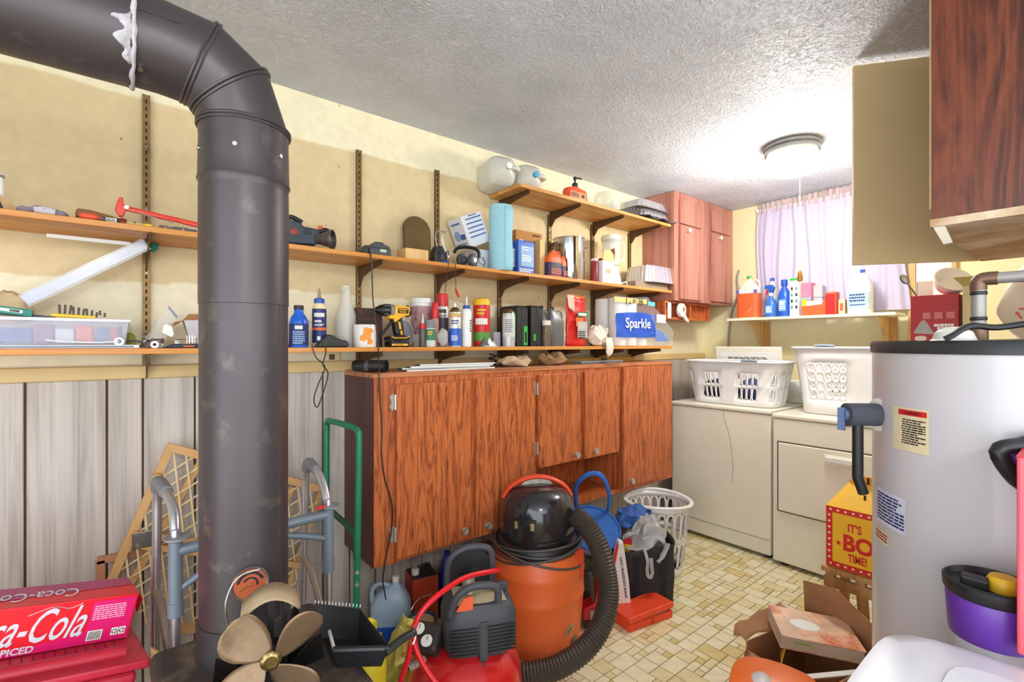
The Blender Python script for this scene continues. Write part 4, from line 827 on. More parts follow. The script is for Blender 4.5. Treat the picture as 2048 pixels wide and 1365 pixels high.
patch(t, mat('tan_label',(206,140,96),.6), w*.78, h*.46, face_y(-w*.06,-.0345,h*.33)); fine(t, INK, w*.4, h*.3, 6, face_y(-w*.2,-.0352,h*.33), 7); patch(t, INK, w*.14, h*.2, face_y(w*.18,-.0352,h*.33), 'barcode')
t = thing('clear_dome_tub', 'clear plastic domed tub stood on the top shelf', 'tub', (sx(1217,1.94),1.95,ZT))
b = MB(); b.lathe([(.07,.001),(.078,.01),(.084,.09),(.074,.12),(.05,.128),(.001,.13)],32); b.build('dome', mat('clear_dome',(226,230,214),.1,alpha=.42,var=.02), t)
b = MB(); b.lathe([(.086,0),(.088,.006),(.08,.008)],32,cap=False); b.build('rim', BLACK, t)
t = thing('black_tray', 'wavy-edged black plastic tray under the foil pans', 'tray', (sx(1300,1.93),1.96,ZT)); b = MB()
b.sheet(lambda u,v: ((u-.5)*.36,(v-.5)*.22-.01,.010+.008*math.sin(u*14)*(1 if v < .3 else .2)),28,6); b.build('tray', BLACK, t, solid=.004)
b = MB(); b.tube([((u/28-.5)*.36,-.121,.0125+.008*math.sin(u/28*14)) for u in range(29)],.0022,6); b.build('silver_edge', STEEL, t)
foil_pan('foil_pan', 'lower ribbed foil pan stacked upon the black tray', (sx(1300,1.93),1.968,ZT+.024), .33,.20,.05, inv=True, group='foil pans')
foil_pan('foil_pan', 'upper ribbed foil pan on stack below the ceiling', (sx(1296,1.93),1.968,ZT+.078), .34,.205,.055, inv=True, group='foil pans')
# ------------------------------------------------------------------ bottom shelf, near end
HAZE = mat('hazy_bin_plastic',(214,214,228),.35,alpha=.3,var=.03)
bx0, bx1 = sx(-70,1.885), sx(262,1.885); bh = zat(640,150,1.885)-ZB
t = thing('storage_bin', 'long translucent plastic bin full of coloured packets', 'bin', ((bx0+bx1)/2,1.98,ZB+.012)); w = bx1-bx0; bh -= .012
b = MB(); b.box(-w*.46,w*.46,-.085,.085,0,.003); b.build('bottom', HAZE, t, smooth=0)
for q in (((-w*.46,-.085),(w*.46,-.085),(w*.48,-.092),(-w*.48,-.092)), ((-w*.46,.085),(w*.46,.085),(w*.48,.092),(-w*.48,.092)), ((w*.46,-.085),(w*.46,.085),(w*.48,.092),(w*.48,-.092))):
    b = MB(); b.add([(*q[0],0),(*q[1],0),(*q[2],bh),(*q[3],bh)], [(0,1,2,3)]); b.build('side_panel', HAZE, t, smooth=0, solid=.002)
b = MB(); b.tube([(-w*.49,-.097,bh),(w*.49,-.097,bh),(w*.49,.097,bh),(-w*.49,.097,bh)], .005, 8, closed=True); b.build('rim', mat('hazy_rim',(226,228,238),.35), t)
PK = [('blue',(54,84,160)),('mauve',(150,96,130)),('paper',(222,222,226)),('orange',(236,112,70)),('steel blue',(96,110,160)),('red',(214,76,80)),('navy',(60,70,120))]
xx = [(-.48,-.02),(.02,.22),(.20,.34),(.35,.47),(.49,.70),(.72,.82),(.83,.93)]
for (nm, c), (a, e) in zip(PK, xx):
    L0, L1 = -w/2+w*(.05+a*.9 if a > 0 else .06), -w/2+w*(.05+e*.9 if e > 0 else .5)
    if nm == 'blue': L0, L1 = -w*.44, -w*.14
    elif nm == 'mauve': L0, L1 = -w*.13, -.01*w
    else:
        k = ['paper','orange','steel blue','red','navy'].index(nm); L0, L1 = (-.0*w, .13*w, .26*w, .36*w, .41*w)[k], (.12*w, .24*w, .35*w, .405*w, .44*w)[k]
    o = MB(); o.box(L0, L1, -.083, -.02, .004, bh*(.62+.2*random.Random(nm).random())); ob = o.build('packet', mat('packet_'+nm.replace(' ','_'), c, .5, var=.15), smooth=0, bevel=.004)
    ob.location = t.location; tag(ob, nm+' coloured packet inside the translucent plastic bin', 'packet', 'packets in the plastic bin')
t = thing('bin_lid', 'flat hazy plastic lid lying under the storage bin', 'lid', (t.location.x+.01,1.98,ZB)); b = MB(); b.box(-w*.5,w*.53,-.108,.105,0,.011); b.build('panel', MT['hazy_rim'], t, smooth=0, bevel=.003)
b = MB(); b.box(-w*.46,w*.49,-.1085,-.1078,.003,.008); b.build('edge_groove', GREY, t, smooth=0)
zr = ZB+.012+bh+.006
x0, x1 = sx(104,1.93), sx(210,1.93)
t = thing('hex_key_set', 'yellow hex key holder with row of dark keys', 'tool set', ((x0+x1)/2,1.9,zr), rot=(0,.05,0)); L = x1-x0
b = MB(); b.box(-L/2,L/2-.02,-.008,.008,-.001,.009); b.build('holder', YELLOW, t, smooth=0, bevel=.003)
for k in range(11): b = MB(); b.box(-L/2+.016+k*.0098,-L/2+.0215+k*.0098,-.003,.003,.008,.038-.0018*k, Matrix.Rotation(.08*(k%3-1),4,'Y')); b.build('key', mat('black_oxide_steel',(70,62,52),.5,.6), t, smooth=0)
t = thing('folding_saw', 'teal marked tool sleeve lying on the bin rim', 'tool sleeve', (sx(30,1.9),1.9,zr+.012), rot=(0,.14,0)); b = MB(); b.box(-.07,.035,-.006,.006,-.008,.012); b.build('sleeve', mat('teal_card',(22,124,108),.5), t, smooth=0, bevel=.002); patch(t, PAPER, .05, .008, face_y(-.01,-.0063,.003)); blur(t,'MADE',INK,w=.02,M=face_y(0,-.0071,.003))
t = thing('long_blade', 'long thin dark blade lying across the bin', 'blade', (sx(60,1.9),1.915,zr), rot=(0,.06,0)); b = MB(); b.prism([(-.10,.0),(.06,.0),(.05,.006),(-.1,.012)], -.004,.004,'XZ'); b.build('blade', DGREY, t, smooth=0); b = MB(); b.box(-.02,-.012,-.0045,.0045,.008,.0095); b.build('red_dot', RED, t, smooth=0)
cloth('paper_wad', 'crumpled tan paper wad stuffed behind the teal sleeve', 'paper', (sx(18,2.0),2.03,zr-.02), (.05,.03,.05), mat('tan_wrap',(206,182,140),.8), .02, 26, 4)
t = thing('wire_tie', 'white wire tie with round eyelet against the bin', 'wire tie', (sx(238,1.872),1.873,ZB+.021)); b = MB(); b.tube([(0,0,0),(-.06,0,-.003),(-.13,0,.0),(-.16,0,.004)],.002,6,sm=4); b.build('stem', WHITE, t)
b = MB(Matrix.Rotation(math.pi/2,4,'X')); b.lathe([(.006,-.002),(.012,-.002),(.0125,.002),(.006,.002),(.006,-.002)],20,cap=False); b.build('eyelet', WHITE, t)
t = thing('dark_ring', 'dark oval plastic ring beside the storage bin', 'ring', (sx(268,1.9),1.9,ZB+.012)); b = MB(); b.tube([(.022*math.cos(a),.006*math.sin(a),.0095*math.sin(a)+.001) for a in [2*math.pi*k/16 for k in range(16)]],.003,7,closed=True); b.build('ring', mat('dark_bronze',(64,54,42),.4), t); b = MB(); b.box(.018,.03,-.004,.004,-.004,.004); b.build('tab', BLACK, t, smooth=0)
cloth('green_scrap', 'olive green scrap behind the dark oval ring', 'scrap', (sx(262,2.03),2.05,ZB), (.014,.012,.026), mat('olive_scrap',(150,160,60),.6), .008, 40, 2)
x = sx(318,1.98)
t = thing('parts_bag', 'clear plastic bag of shiny hardware with white tag', 'bag', (sx(305,1.95),1.955,ZB))
b = MB(); b.sheet(lambda u,v: ((u-.5)*.05*(1.25-v*.55)+.06*v**1.3, -.016*(1-v)*math.sin(u*3.14)-.02+.05*v, .002+.125*v),8,10); b.crumple(.006,40,3); b.build('film', mat('thin_clear_film',(236,238,236),.15,alpha=.3,var=.02), t, smooth=60)
rg = random.Random(8)
for k in range(14): b = MB(); b.cyl((rg.uniform(-.034,.03),rg.uniform(-.03,-.005),rg.uniform(.004,.036)),(rg.uniform(-.034,.03),rg.uniform(-.03,-.005),rg.uniform(.004,.036)),.004,n=8); b.build('bolt', STEEL, t)
b = MB(); b.prism([(.024,.05),(.05,.036),(.056,.045),(.05,.07),(.036,.078),(.028,.072)], -.02,-.0185,'XZ'); b.build('tag', PAPER, t, smooth=0)
b = MB(); b.prism([(.042,.135),(.046,.14),(.07,.105),(.066,.098)], .02,.022,'XZ'); b.build('header_strip', mat('grey_blue_strip',(120,130,150),.4,.4), t, smooth=0)
t = thing('steel_bearing', 'shiny steel bearing ring before the hardware bag', 'bearing', (sx(308,1.885),1.885,ZB+.0115), rot=(math.pi/2,0,.2)); b = MB(); b.lathe([(.005,-.006),(.011,-.006),(.011,.006),(.005,.006),(.005,-.006)],22,cap=False); b.build('race', STEEL, t); b = MB(); b.lathe([(.0055,-.004),(.0055,.004)],14); b.build('bore', BLACK, t)
t = thing('wire_clip_rack', 'small bright wire rack of clips on dark flat tool', 'rack', (sx(372,1.94),1.945,ZB+.014))
for k in range(5): b = MB(); b.tube([(-.03+.003*k,-.012+.006*k,.0),(-.03+.003*k,-.012+.006*k,.014),(.03,-.012+.006*k,.016),(.034,-.012+.006*k,.0)],.0014,6); b.build('wire', STEEL, t)
for k in range(3): b = MB(); b.tube([(.002+k*.008,-.014,.0),(.002+k*.008,-.014,.028),(.008+k*.008,-.014,.028),(.008+k*.008,-.014,.004)],.0014,6); b.build('clip', STEEL, t)
t = thing('flat_tool', 'flat dark navy hand tool lying on the shelf', 'tool', (sx(365,1.9),1.905,ZB)); b = MB(); b.prism([(-.06,.0),(.07,.0),(.07,.012),(-.02,.014)], -.03,.05,'XZ'); b.build('body', mat('navy_black',(34,40,62),.5), t, smooth=0, bevel=.003); b = MB(); b.box(.0,.03,-.032,-.0305,.004,.008); b.build('orange_mark', ORANGE, t, smooth=0)
t = thing('opened_carton', 'small grey-white opened carton next to stove pipe', 'box', (sx(395,2.0),2.02,ZB+.014)); b = MB(); b.prism([(-.02,0),(.06,0),(.06,.085),(-.04,.08)], -.03,.03,'XZ'); b.build('body', mat('grey_white_card',(206,200,204),.7), t, smooth=0)
b = MB(); b.add([(-.04,-.03,.08),(-.04,.03,.08),(-.075,.03,.07),(-.07,-.03,.06)],[(0,1,2,3)]); b.build('flap', CARD, t, smooth=0, solid=.0015); b = MB(); b.add([(-.04,.03,.08),(.06,.03,.085),(.06,.045,.11),(-.02,.045,.105)],[(0,1,2,3)]); b.build('flap', CARD, t, smooth=0, solid=.0015)
# ------------------------------------------------------------------ bottom shelf beyond the pipe
NAVYL = mat('navy_label',(24,44,104),.45)
t = thing('red_white_cone', 'red and white plastic cone half hidden by the pipe', 'cone', (sx(566,1.9),1.905,ZB)); b = MB(); b.lathe([(.022,0),(.02,.01),(.006,.05)],18); b.build('cone', mat('dull_red_cone',(150,50,52),.5), t); b = MB(); b.lathe([(.0135,.03),(.0062,.051),(.003,.056)],18); b.build('white_tip', WHITE, t)
bottle('treatment_bottle','bright blue bottle with black cap and printed label','bottle',578,617,619,ZB,1.90,[(.94,0),(1,.03),(1,.66),(.85,.78),(.5,.9),(.48,1)],mat('bright_blue_bottle',(24,96,206),.3),[('cap',[(.5,.985),(.52,.99),(.52,1.09),(.48,1.1)],BLACK)],[(.06,.62,NAVYL)],[('~STAR',.52,.8,WHITE,.10),('#',.26,1.3,mat('pale_blue_ink',(150,180,220),.5),.34,6)])
t,r,h = bottle('wood_glue_bottle','cream glue bottle with blue cap and navy label','bottle',624,653,606,ZB,1.93,[(.94,0),(1,.03),(1,.84),(.9,.93),(.6,1)],mat('cream_glue',(236,212,168),.4),[('cap',[(.72,.985),(.74,1.0),(.74,1.08),(.5,1.1)],BLUE),('nozzle',[(.32,1.09),(.2,1.2),(.13,1.32)],mat('dirty_nozzle',(150,140,120),.5))],[(.1,.86,NAVYL),(.38,.44,ORANGE)],[('~TITEBOND',.72,1.5,WHITE,.1),('~PREMIUM',.58,1.4,WHITE,.05),('#',.5,1.4,WHITE,.06,2),('~II',.2,.6,WHITE,.1)])
t = thing('small_clear_vial','small clear vial between blue bottle and glue','vial',(sx(618,1.955),1.965,ZB)); b = MB(); b.lathe([(.011,0),(.012,.005),(.012,.07),(.006,.08),(.006,.095)],14); b.build('body', CLEAR, t); b = MB(); b.lathe([(.007,.093),(.0075,.105)],12); b.build('stopper', MILKY, t)
t = thing('plug_in_adapter','black wedge-shaped tool charger beside the flower tin','charger',(sx(665,1.885),1.905,ZB)); b = MB(); b.prism([(-.06,0),(-.056,.012),(-.022,.05),(-.006,.048),(.03,.03),(.056,.026),(.062,.01),(.058,0)],-.034,.034,'XZ'); b.build('case', mat('charcoal_plastic',(46,44,42),.5), t, smooth=0, bevel=.007, seg=3)
for k in range(6): b = MB(); b.box(-.022+k*.011,-.016+k*.011,-.0352,-.033,.006,.02-.001*k); b.build('vent_slot', BLACK, t, smooth=0)
b = MB(); b.box(.0,.014,-.0205,-.02,.0425,.046); b.build('badge', GREY, t, smooth=0)
cable('adapter_cord','pair of thin black cords looping down from the bottom shelf',[at(624,690,Y=1.855),at(632,715,Y=1.845),at(650,735,Y=1.845),at(636,770,Y=1.845),at(628,798,Y=1.85),at(634,815,Y=1.85),at(645,790,Y=1.85),at(656,748,Y=1.845),at(646,730,Y=1.84),at(652,705,Y=1.85),at(650,690,Y=1.855)],.0022,BLACK)
bottle('spray_bottle','empty clear trigger bottle without its sprayer','bottle',671,712,572,ZB,1.99,[(.94,0),(1,.03),(1,.52),(.82,.62),(.5,.72),(.46,.9),(.42,.93),(.42,1)],mat('frosted_clear',(236,234,226),.3,alpha=.5,var=.02),[('thread',[(.44,.92),(.5,.93),(.5,.95),(.44,.96)],MILKY)])
CER = mat('white_ceramic',(230,226,220),.25)
t,r,h = bottle('flower_tin','short white tin with orange flower pattern','tin',707,753,650,ZB,1.91,[(.96,0),(1,.03),(1,.97),(.97,1),(.92,1),(.92,.9),(.01,.9)],CER,[],[])
an = math.atan2(-1.885,-t.location.x)
for (da, dz, s) in ((.0,.0,1),(.32,.22,.7),(-.3,-.1,.8),(.3,-.25,.75),(-.05,.25,.7)):
    M_ = cylframe(an+.15+da, r+.0004, h*(.5+dz)); b = MB(M_)
    for k in range(5): a = k*1.257; b.ball((.0095*s*math.cos(a),.0095*s*math.sin(a),0),(.0085*s,.0085*s,.0012),8,4)
    b.build('painted_flower', mat('flower_orange',(240,150,40),.5), t)
t, w, d, h = carton('dark_box','dark brown box standing behind the yellow drill','box',sx(714,2.0),sx(765,2.0),2.0,2.09,ZB,ZB+.165,mat('dark_brown_leather',(70,42,30),.6)); b = MB(); b.box(-w/2-.002,w/2+.002,-d/2-.002,d/2+.002,h*.8,h+.002); b.build('lid', mat('dark_brown_leather',(70,42,30)), t, smooth=0, bevel=.003)
# cordless drill
DY = mat('drill_yellow',(246,176,34),.4)
t = thing('cordless_drill','yellow and black cordless drill standing on its battery','drill',(sx(796,1.9),1.905,ZB),rz=.0)
b = MB(); b.box(-.045,.042,-.036,.036,0,.026); b.build('battery', BLACK, t, smooth=0, bevel=.006); b = MB(); b.box(-.042,.03,-.0368,-.0355,.006,.014); b.build('battery_stripe', DY, t, smooth=0); text(t,'20V MAX',INK,w=.035,M=face_y(-.01,-.037,.01))
b = MB(); b.prism([(-.05,.028),(.04,.028),(.042,.044),(.02,.052),(-.02,.05),(-.046,.042)],-.034,.034,'XZ'); b.build('foot', BLACK, t, smooth=0, bevel=.005)
b = MB(); b.tube([(-.044,-.0345,.046),(-.03,-.0345,.038),(.02,-.0345,.038),(.04,-.0345,.046)],.0022,6); b.build('trim_line', DY, t)
b = MB(); b.prism([(-.012,.05),(.026,.05),(.022,.09),(.014,.13),(-.026,.13),(-.022,.10),(-.018,.075)],-.018,.018,'XZ'); b.build('grip', BLACK, t, smooth=0, bevel=.007,seg=3)
b = MB(); b.prism([(.0,.075),(.009,.076),(.004,.106),(-.006,.108)],-.0188,.0188,'XZ'); b.build('grip_inlay', DY, t, smooth=0); b = MB(); b.prism([(.006,.052),(.016,.052),(.012,.07),(.005,.07)],-.0188,.0188,'XZ'); b.build('grip_inlay', DY, t, smooth=0)
b = MB(); b.prism([(-.05,.118),(-.03,.118),(-.026,.104),(-.02,.104),(.014,.13),(.042,.134),(.046,.172),(-.022,.176),(-.024,.136),(-.05,.132)],-.03,.03,'XZ'); b.build('motor_housing', DY, t, smooth=0, bevel=.006,seg=3)
b = MB(); b.box(-.012,.036,-.0312,-.0295,.142,.164); b.build('name_plate', BLACK, t, smooth=0); text(t,'DEWALT',DY,w=.04,M=face_y(.012,-.0316,.158),bold=.03); fine(t,DY,.036,.007,2,face_y(.012,-.0316,.148),3)
b = MB(); b.cyl((.045,0,.154),(.056,0,.154),.026,.022,n=20); b.build('end_cap', BLACK, t)
b = MB(); b.cyl((-.024,0,.154),(-.04,0,.154),.027,n=24); b.build('mode_ring', GREY, t); b = MB(); b.cyl((-.04,0,.154),(-.078,0,.154),.027,.022,n=24); ck = b.build('clutch_collar', BLACK, t)
for k in range(8): a = 2*math.pi*k/8; b = MB(); b.cyl((-.045,.0268*math.cos(a),.154+.0268*math.sin(a)),(-.066,.025*math.cos(a),.154+.025*math.sin(a)),.0016,n=6); b.build('clutch_rib', GREY, ck)
b = MB(); b.cyl((-.078,0,.154),(-.098,0,.154),.021,.011,n=20); b.cyl((-.098,0,.154),(-.118,0,.154),.009,.002,n=12); b.build('chuck', mat('black_chuck',(40,38,36),.3,.6), t)
b = MB(); b.prism([(-.034,.1),(-.024,.1),(-.022,.122),(-.032,.122)],-.008,.008,'XZ'); b.build('trigger', BLACK, t, smooth=0, bevel=.003); b = MB(); b.tube([(-.03,-.02,.112),(-.06,-.03,.08),(-.085,-.03,.05)],.006,8); b.build('side_bit', BLACK, t)
t = thing('sanding_disc','grey round sanding disc with pale rim leaning behind drill','sanding disc',(sx(818,1.935),1.985,ZB+.062),rot=(math.pi/2-.12,0,.35)); b = MB(); b.lathe([(.001,.0),(.058,.0),(.062,.004)],36); b.build('disc', mat('grey_abrasive',(140,140,150),.7,bump=.2,scale=90), t); b = MB(); b.lathe([(.057,-.005),(.062,-.005),(.064,.0),(.062,.005),(.058,.005)],36,cap=False); b.build('rim', mat('cream_rim',(226,218,200),.4), t)
t,r,h = bottle('plastic_bucket','white plastic tub with lid and faded red print','tub',822,864,598,ZB,2.045,[(.86,0),(.88,.02),(.97,.9),(.97,.92)],WHITE,[('lid',[(1.0,.9),(1.04,.91),(1.04,.98),(1.0,1),(.01,1)],WHITE)],[(.25,.84,mat('dull_maroon_print',(176,140,140),.6,var=.3,scale=30,dirt=((110,40,44),.55,22)))])
bottle('small_glue_bottle','little dark glue bottle with red collar and clear tip','bottle',838,853,648,ZB,1.9,[(.9,0),(1,.05),(1,.7),(.7,.9),(.5,1)],mat('smoky_dark_bottle',(84,78,74),.35),[('collar',[(.95,.78),(1.0,.8),(.95,1.0),(.5,1.02)],RED),('tip',[(.4,1.0),(.12,1.42)],MILKY)])
t,r,h = bottle('garden_food_bottle','grey-capped bottle with green and yellow label','bottle',850,871,650,ZB,1.895,[(.85,0),(1,.05),(1,.92),(.9,1)],mat('pale_bottle',(206,214,214),.4),[('cap',[(1.02,.84),(1.04,.86),(.98,1.2),(.8,1.22)],GREY)],[(.3,.8,mat('leaf_green_label',(58,120,80),.5))],[('#',.62,1.0,YELLOW,.2,2)])
bottle('red_cap_bottle','short bottle with tall red cap behind clear bag','bottle',862,878,636,ZB,1.945,[(.9,0),(1,.05),(1,.9),(.9,1)],mat('clear_red_bottle',(216,150,140),.4),[('cap',[(1.05,.97),(1.05,1.25),(.8,1.27),(.8,1.5),(.7,1.52)],RED)])
bottle('remover_can','aerosol can with large red cap and GOO label','spray can',873,897,612,ZB,1.99,[(.95,0),(1,.02),(1,.95),(.85,1)],mat('white_can',(222,218,214),.35,.3),[('cap',[(.98,.98),(1,1.0),(.96,1.27),(.8,1.29)],RED)],[(.1,.7,mat('charcoal_label',(60,58,62),.5))],[('~GOO',.86,1.5,INK,.1),('#',.74,1.4,INK,.08,2)])
t = thing('clear_hardware_bag','crumpled clear bag of loose screws before red-capped can','bag',(sx(885,1.9),1.9,ZB)); b = MB(); b.ball((0,0,.04),(.027,.02,.04),16,12); b.crumple(.012,50,4,keep=lambda p: min(1,p.z/.03)); b.build('film', mat('crinkled_film',(214,212,208),.12,alpha=.55,var=.1), t, smooth=60)
for k in range(8): b = MB(); q = Vector((rg.uniform(-.016,.016),rg.uniform(-.01,.01),.005)); b.cyl(q,q+Vector((rg.uniform(-.01,.01),0,.014)),.003,n=6); b.build('screw', DSTEEL, t)
bottle('spray_paint_can','white and blue aerosol can with tan band','spray can',898,922,624,ZB,1.9,[(.96,0),(1,.02),(1,.96),(.92,1)],mat('white_can',(222,218,214)),[('dome',[(.95,.985),(.9,1.02),(.6,1.10),(.3,1.13)],mat('bronze_dome',(120,100,66),.3,.7)),('nozzle',[(.2,1.12),(.2,1.22),(.1,1.25)],WHITE)],[(.03,.52,mat('blue_fade_label',(40,90,190),.4)),(.84,.95,mat('tan_band',(206,166,100),.5))],[('#',.7,1.3,NAVYL,.14,2),('#',.25,1.3,WHITE,.16,3)])
bottle('squeeze_bottle','plain white squeeze bottle with blue collar','bottle',923,943,618,ZB,1.9,[(.92,0),(1,.03),(1,.92),(.7,1)],WHITE,[('collar',[(.7,.985),(.74,1.0),(.74,1.07),(.5,1.09)],BLUE),('nozzle',[(.3,1.08),(.22,1.16),(.2,1.3),(.12,1.32)],MILKY)],[],[('#',.55,.5,INK,.34,5,.9)])
bottle('cleanser_bottle','red and yellow flattened cleanser bottle','bottle',946,980,598,ZB,1.94,[(.86,0),(.9,.04),(1,.4),(1,.82),(.92,.94),(.7,1)],mat('cleanser_red',(206,34,34),.4),[('cap',[(.93,.9),(1.02,.86),(1.02,.93),(.85,.99),(.4,1.01)],YELLOW)],[(.12,.3,mat('green_patch',(90,150,50),.5))],[('~Scott',.52,1.5,WHITE,.14),('#',.72,1.1,YELLOW,.14,2)])
t = thing('face_mask_pouch','folded grey and white dust masks before cleanser bottle','dust mask',(sx(975,1.885),1.89,ZB))
for k,(dx,c,s) in enumerate(((-.016,(96,96,100),1),(.012,(232,230,226),.95),(.034,(206,206,204),.6))):
    b = MB(); b.add([(dx-.03*s,-.016,0),(dx+.02*s,-.02,0),(dx+.024*s,.018,.004),(dx-.02*s,.02,.004),(dx+.004,.0,.046*s)],[(0,1,4),(1,2,4),(2,3,4),(3,0,4)]); b.build('mask', mat('mask_%d' % k,c,.8), t, smooth=0, solid=.0012)
b = MB(); b.tube([(-.03,-.02,.003),(-.01,-.028,.002),(.02,-.026,.003),(.045,-.02,.002)],.0018,6,sm=4); b.build('strap', WHITE, t)
t, w, d, h = carton('tape_box','small grey box with navy edge stripe','box',sx(986,1.96),sx(1004,1.96),1.95,2.04,ZB,ZB+.074,mat('pale_grey_card',(190,188,190),.7)); patch(t,NAVYL,w*.3,h,face_y(w*.33,-d/2-.0004,h/2),'stripe'); b = MB(); b.box(-w/2-.0006,w/2+.0006,-d/2-.0006,d/2+.0006,h*.46,h*.48); b.build('lid_seam', GREY, t, smooth=0)
bottle('primer_can','plain silver-grey aerosol can with bronze dome','spray can',1005,1030,627,ZB,1.895,[(.97,0),(1,.02),(1,.96),(.94,1)],mat('grey_white_can',(196,196,198),.35,.3),[('dome',[(.96,.985),(.9,1.04),(.6,1.12),(.3,1.14)],mat('bronze_dome',(120,100,66)))],[(.3,.9,mat('faded_label',(214,212,208),.5))],[('#',.62,1.3,GREY,.4,7)])
for k,(a,c,lab) in enumerate(((1034,1056,'black tool case with green latch beside the silver can'),(1062,1086,'black tool case with green edge next to the grey jug'))):
    x0,x1 = sx(a,1.89), sx(c,1.89); hh = zat(611,a,1.89)-ZB; t = thing('tool_case',lab,'case',((x0+x1)/2,1.95,ZB),group='black tool cases'); w = x1-x0
    for s in (-1,1): b = MB(); b.prism([(-.06,.0),(.09,.0),(.09,hh-.012),(.078,hh),(-.048,hh),(-.06,hh-.012)], s*w*.02, s*w/2, 'YZ'); b.build('shell', BLACK, t, smooth=0, bevel=.004)
    b = MB(); b.box(-w*.02,w*.02,-.061,.09,.01,hh-.004); b.build('seam', DGREY, t, smooth=0)
    if k == 0:
        b = MB(); b.box(-w*.52-.001,-w*.52+.004,-.05,-.03,.02,hh-.03); b.build('green_bar', GREEN, t, smooth=0); b = MB(); b.box(w*.1,w*.44,-.0625,-.0595,.008,hh*.5); b.build('green_latch', GREEN, t, smooth=0); b = MB(); b.box(w*.18,w*.36,-.064,-.062,.02,hh*.36); b.build('latch_inset', BLACK, t, smooth=0)
    else:
        b = MB(); b.box(-w*.3,-w*.12,-.0625,-.0595,.03,hh*.3); b.build('green_latch', GREEN, t, smooth=0); b = MB(); b.tube([(w*.1,-.0615,.01),(w*.2,-.0615,hh*.5),(w*.05,-.0615,hh-.02)],.002,6); b.build('embossed_line', DGREY, t)
bottle('spice_jar','small glass jar of brown screws with cream lid','jar',1084,1101,650,ZB,1.885,[(.9,0),(.95,.04),(.95,.95),(.9,1)],mat('brown_contents',(110,90,66),.4,var=.4,scale=70),[('lid',[(1.04,.97),(1.06,.98),(1.06,1.18),(.9,1.2)],mat('cream_lid',(230,224,206)))],[])
for (a,c,tp,yy,m_,lab) in ((1104,1132,614,1.91,mat('graphite_jug',(110,112,116),.4,.3),'dark grey motor oil jug on shelf beside red pouch'),(1086,1104,612,2.02,mat('silver_jug',(150,156,160),.35,.3),'silver oil jug standing behind the cream-lidded jar')):
    x0,x1 = sx(a,yy-.03), sx(c,yy-.03); hh = zat(tp,a,yy)-ZB; t = jug('oil_jug',lab,'jug',((x0+x1)/2,yy,ZB),x1-x0,.05,hh,m_,BLACK,capx=-.5,group='oil jugs',neck=.24)
# red snack-like pouch and stained rag
PR_ = mat('red_pouch',(208,34,30),.35,var=.08)
x0,x1 = sx(1137,1.895), sx(1176,1.895); w = x1-x0; hh = zat(596,1150,1.895)-ZB
t = thing('seed_pouch','red and orange foil pouch with torn open top','pouch',((x0+x1)/2,1.915,ZB))
b = MB(); b.sheet(lambda u,v: ((u-.5)*w*(1-.06*v),-.03*math.sin(math.pi*min(1,u*1.0))*(1-v*.7),hh*v),12,12); b.crumple(.006,30,6); b.build('front', PR_, t, smooth=60, solid=.002)
b = MB(); b.sheet(lambda u,v: ((u-.5)*w*(1-.06*v),.03*math.sin(math.pi*u)*(1-v*.7)+.004,hh*(v*1.06)),12,12); b.crumple(.008,30,7); b.build('back', mat('orange_pouch',(230,110,50),.35), t, smooth=60, solid=.002)
patch(t, mat('pouch_grey_panel',(180,176,172),.5,var=.2,scale=30), w*.5, hh*.34, face_y(w*.1,-.036,hh*.34)); patch(t, mat('pouch_green',(40,120,60),.5), w*.5, hh*.1, face_y(w*.12,-.033,hh*.66)); blur(t,'SEVIN',WHITE,w=w*.4,M=face_y(w*.12,-.0338,hh*.66)); fine(t,INK,w*.36,hh*.16,4,face_y(w*.06,-.037,hh*.24),6); patch(t, MT['orange_pouch'], w*.36, hh*.18, face_y(-w*.04,-.035,hh*.5),'printed_picture')
b = MB(); b.sheet(lambda u,v: (-w*.5+u*.05-.01*v,-.02+.004*math.sin(u*4),hh*.8+.07*v-.03*u*(1-v)),5,5); b.build('folded_flap', mat('pinkish_flap',(226,184,170),.5), t, solid=.0015)
RAG = mat('stained_white_rag',(228,218,204),.95,var=.08,dirt=((150,100,60),.6,14))
x0,x1 = sx(1178,1.885), sx(1222,1.885); w = (x1-x0)*.9
t = thing('stained_rag','crumpled white rag with rusty stains drooping over shelf','rag',((x0+x1)/2,1.905,ZB))
b = MB(); b.ball((0,-.004,.055),(w*.44,.04,.058),32,22); b.crumple(.034,24,9,keep=lambda p: min(1,max(.2,p.z/.04))); b.crumple(.014,60,5,keep=lambda p: min(1,max(.2,p.z/.04)))
for i,p in enumerate(b.v): b.v[i].z = max(.002,p.z)
b.build('heap', RAG, t, smooth=60, sub=1)
b = MB(); b.sheet(lambda u,v: (w*(.05+.34*u)-.01*v,-.056-.012*math.sin(v*3)+.006*math.sin(u*7+v*4),.05-.085*v-.03*v*math.sin(u*3)),8,10); b.build('drooping_corner', RAG, t, smooth=60, solid=.003)
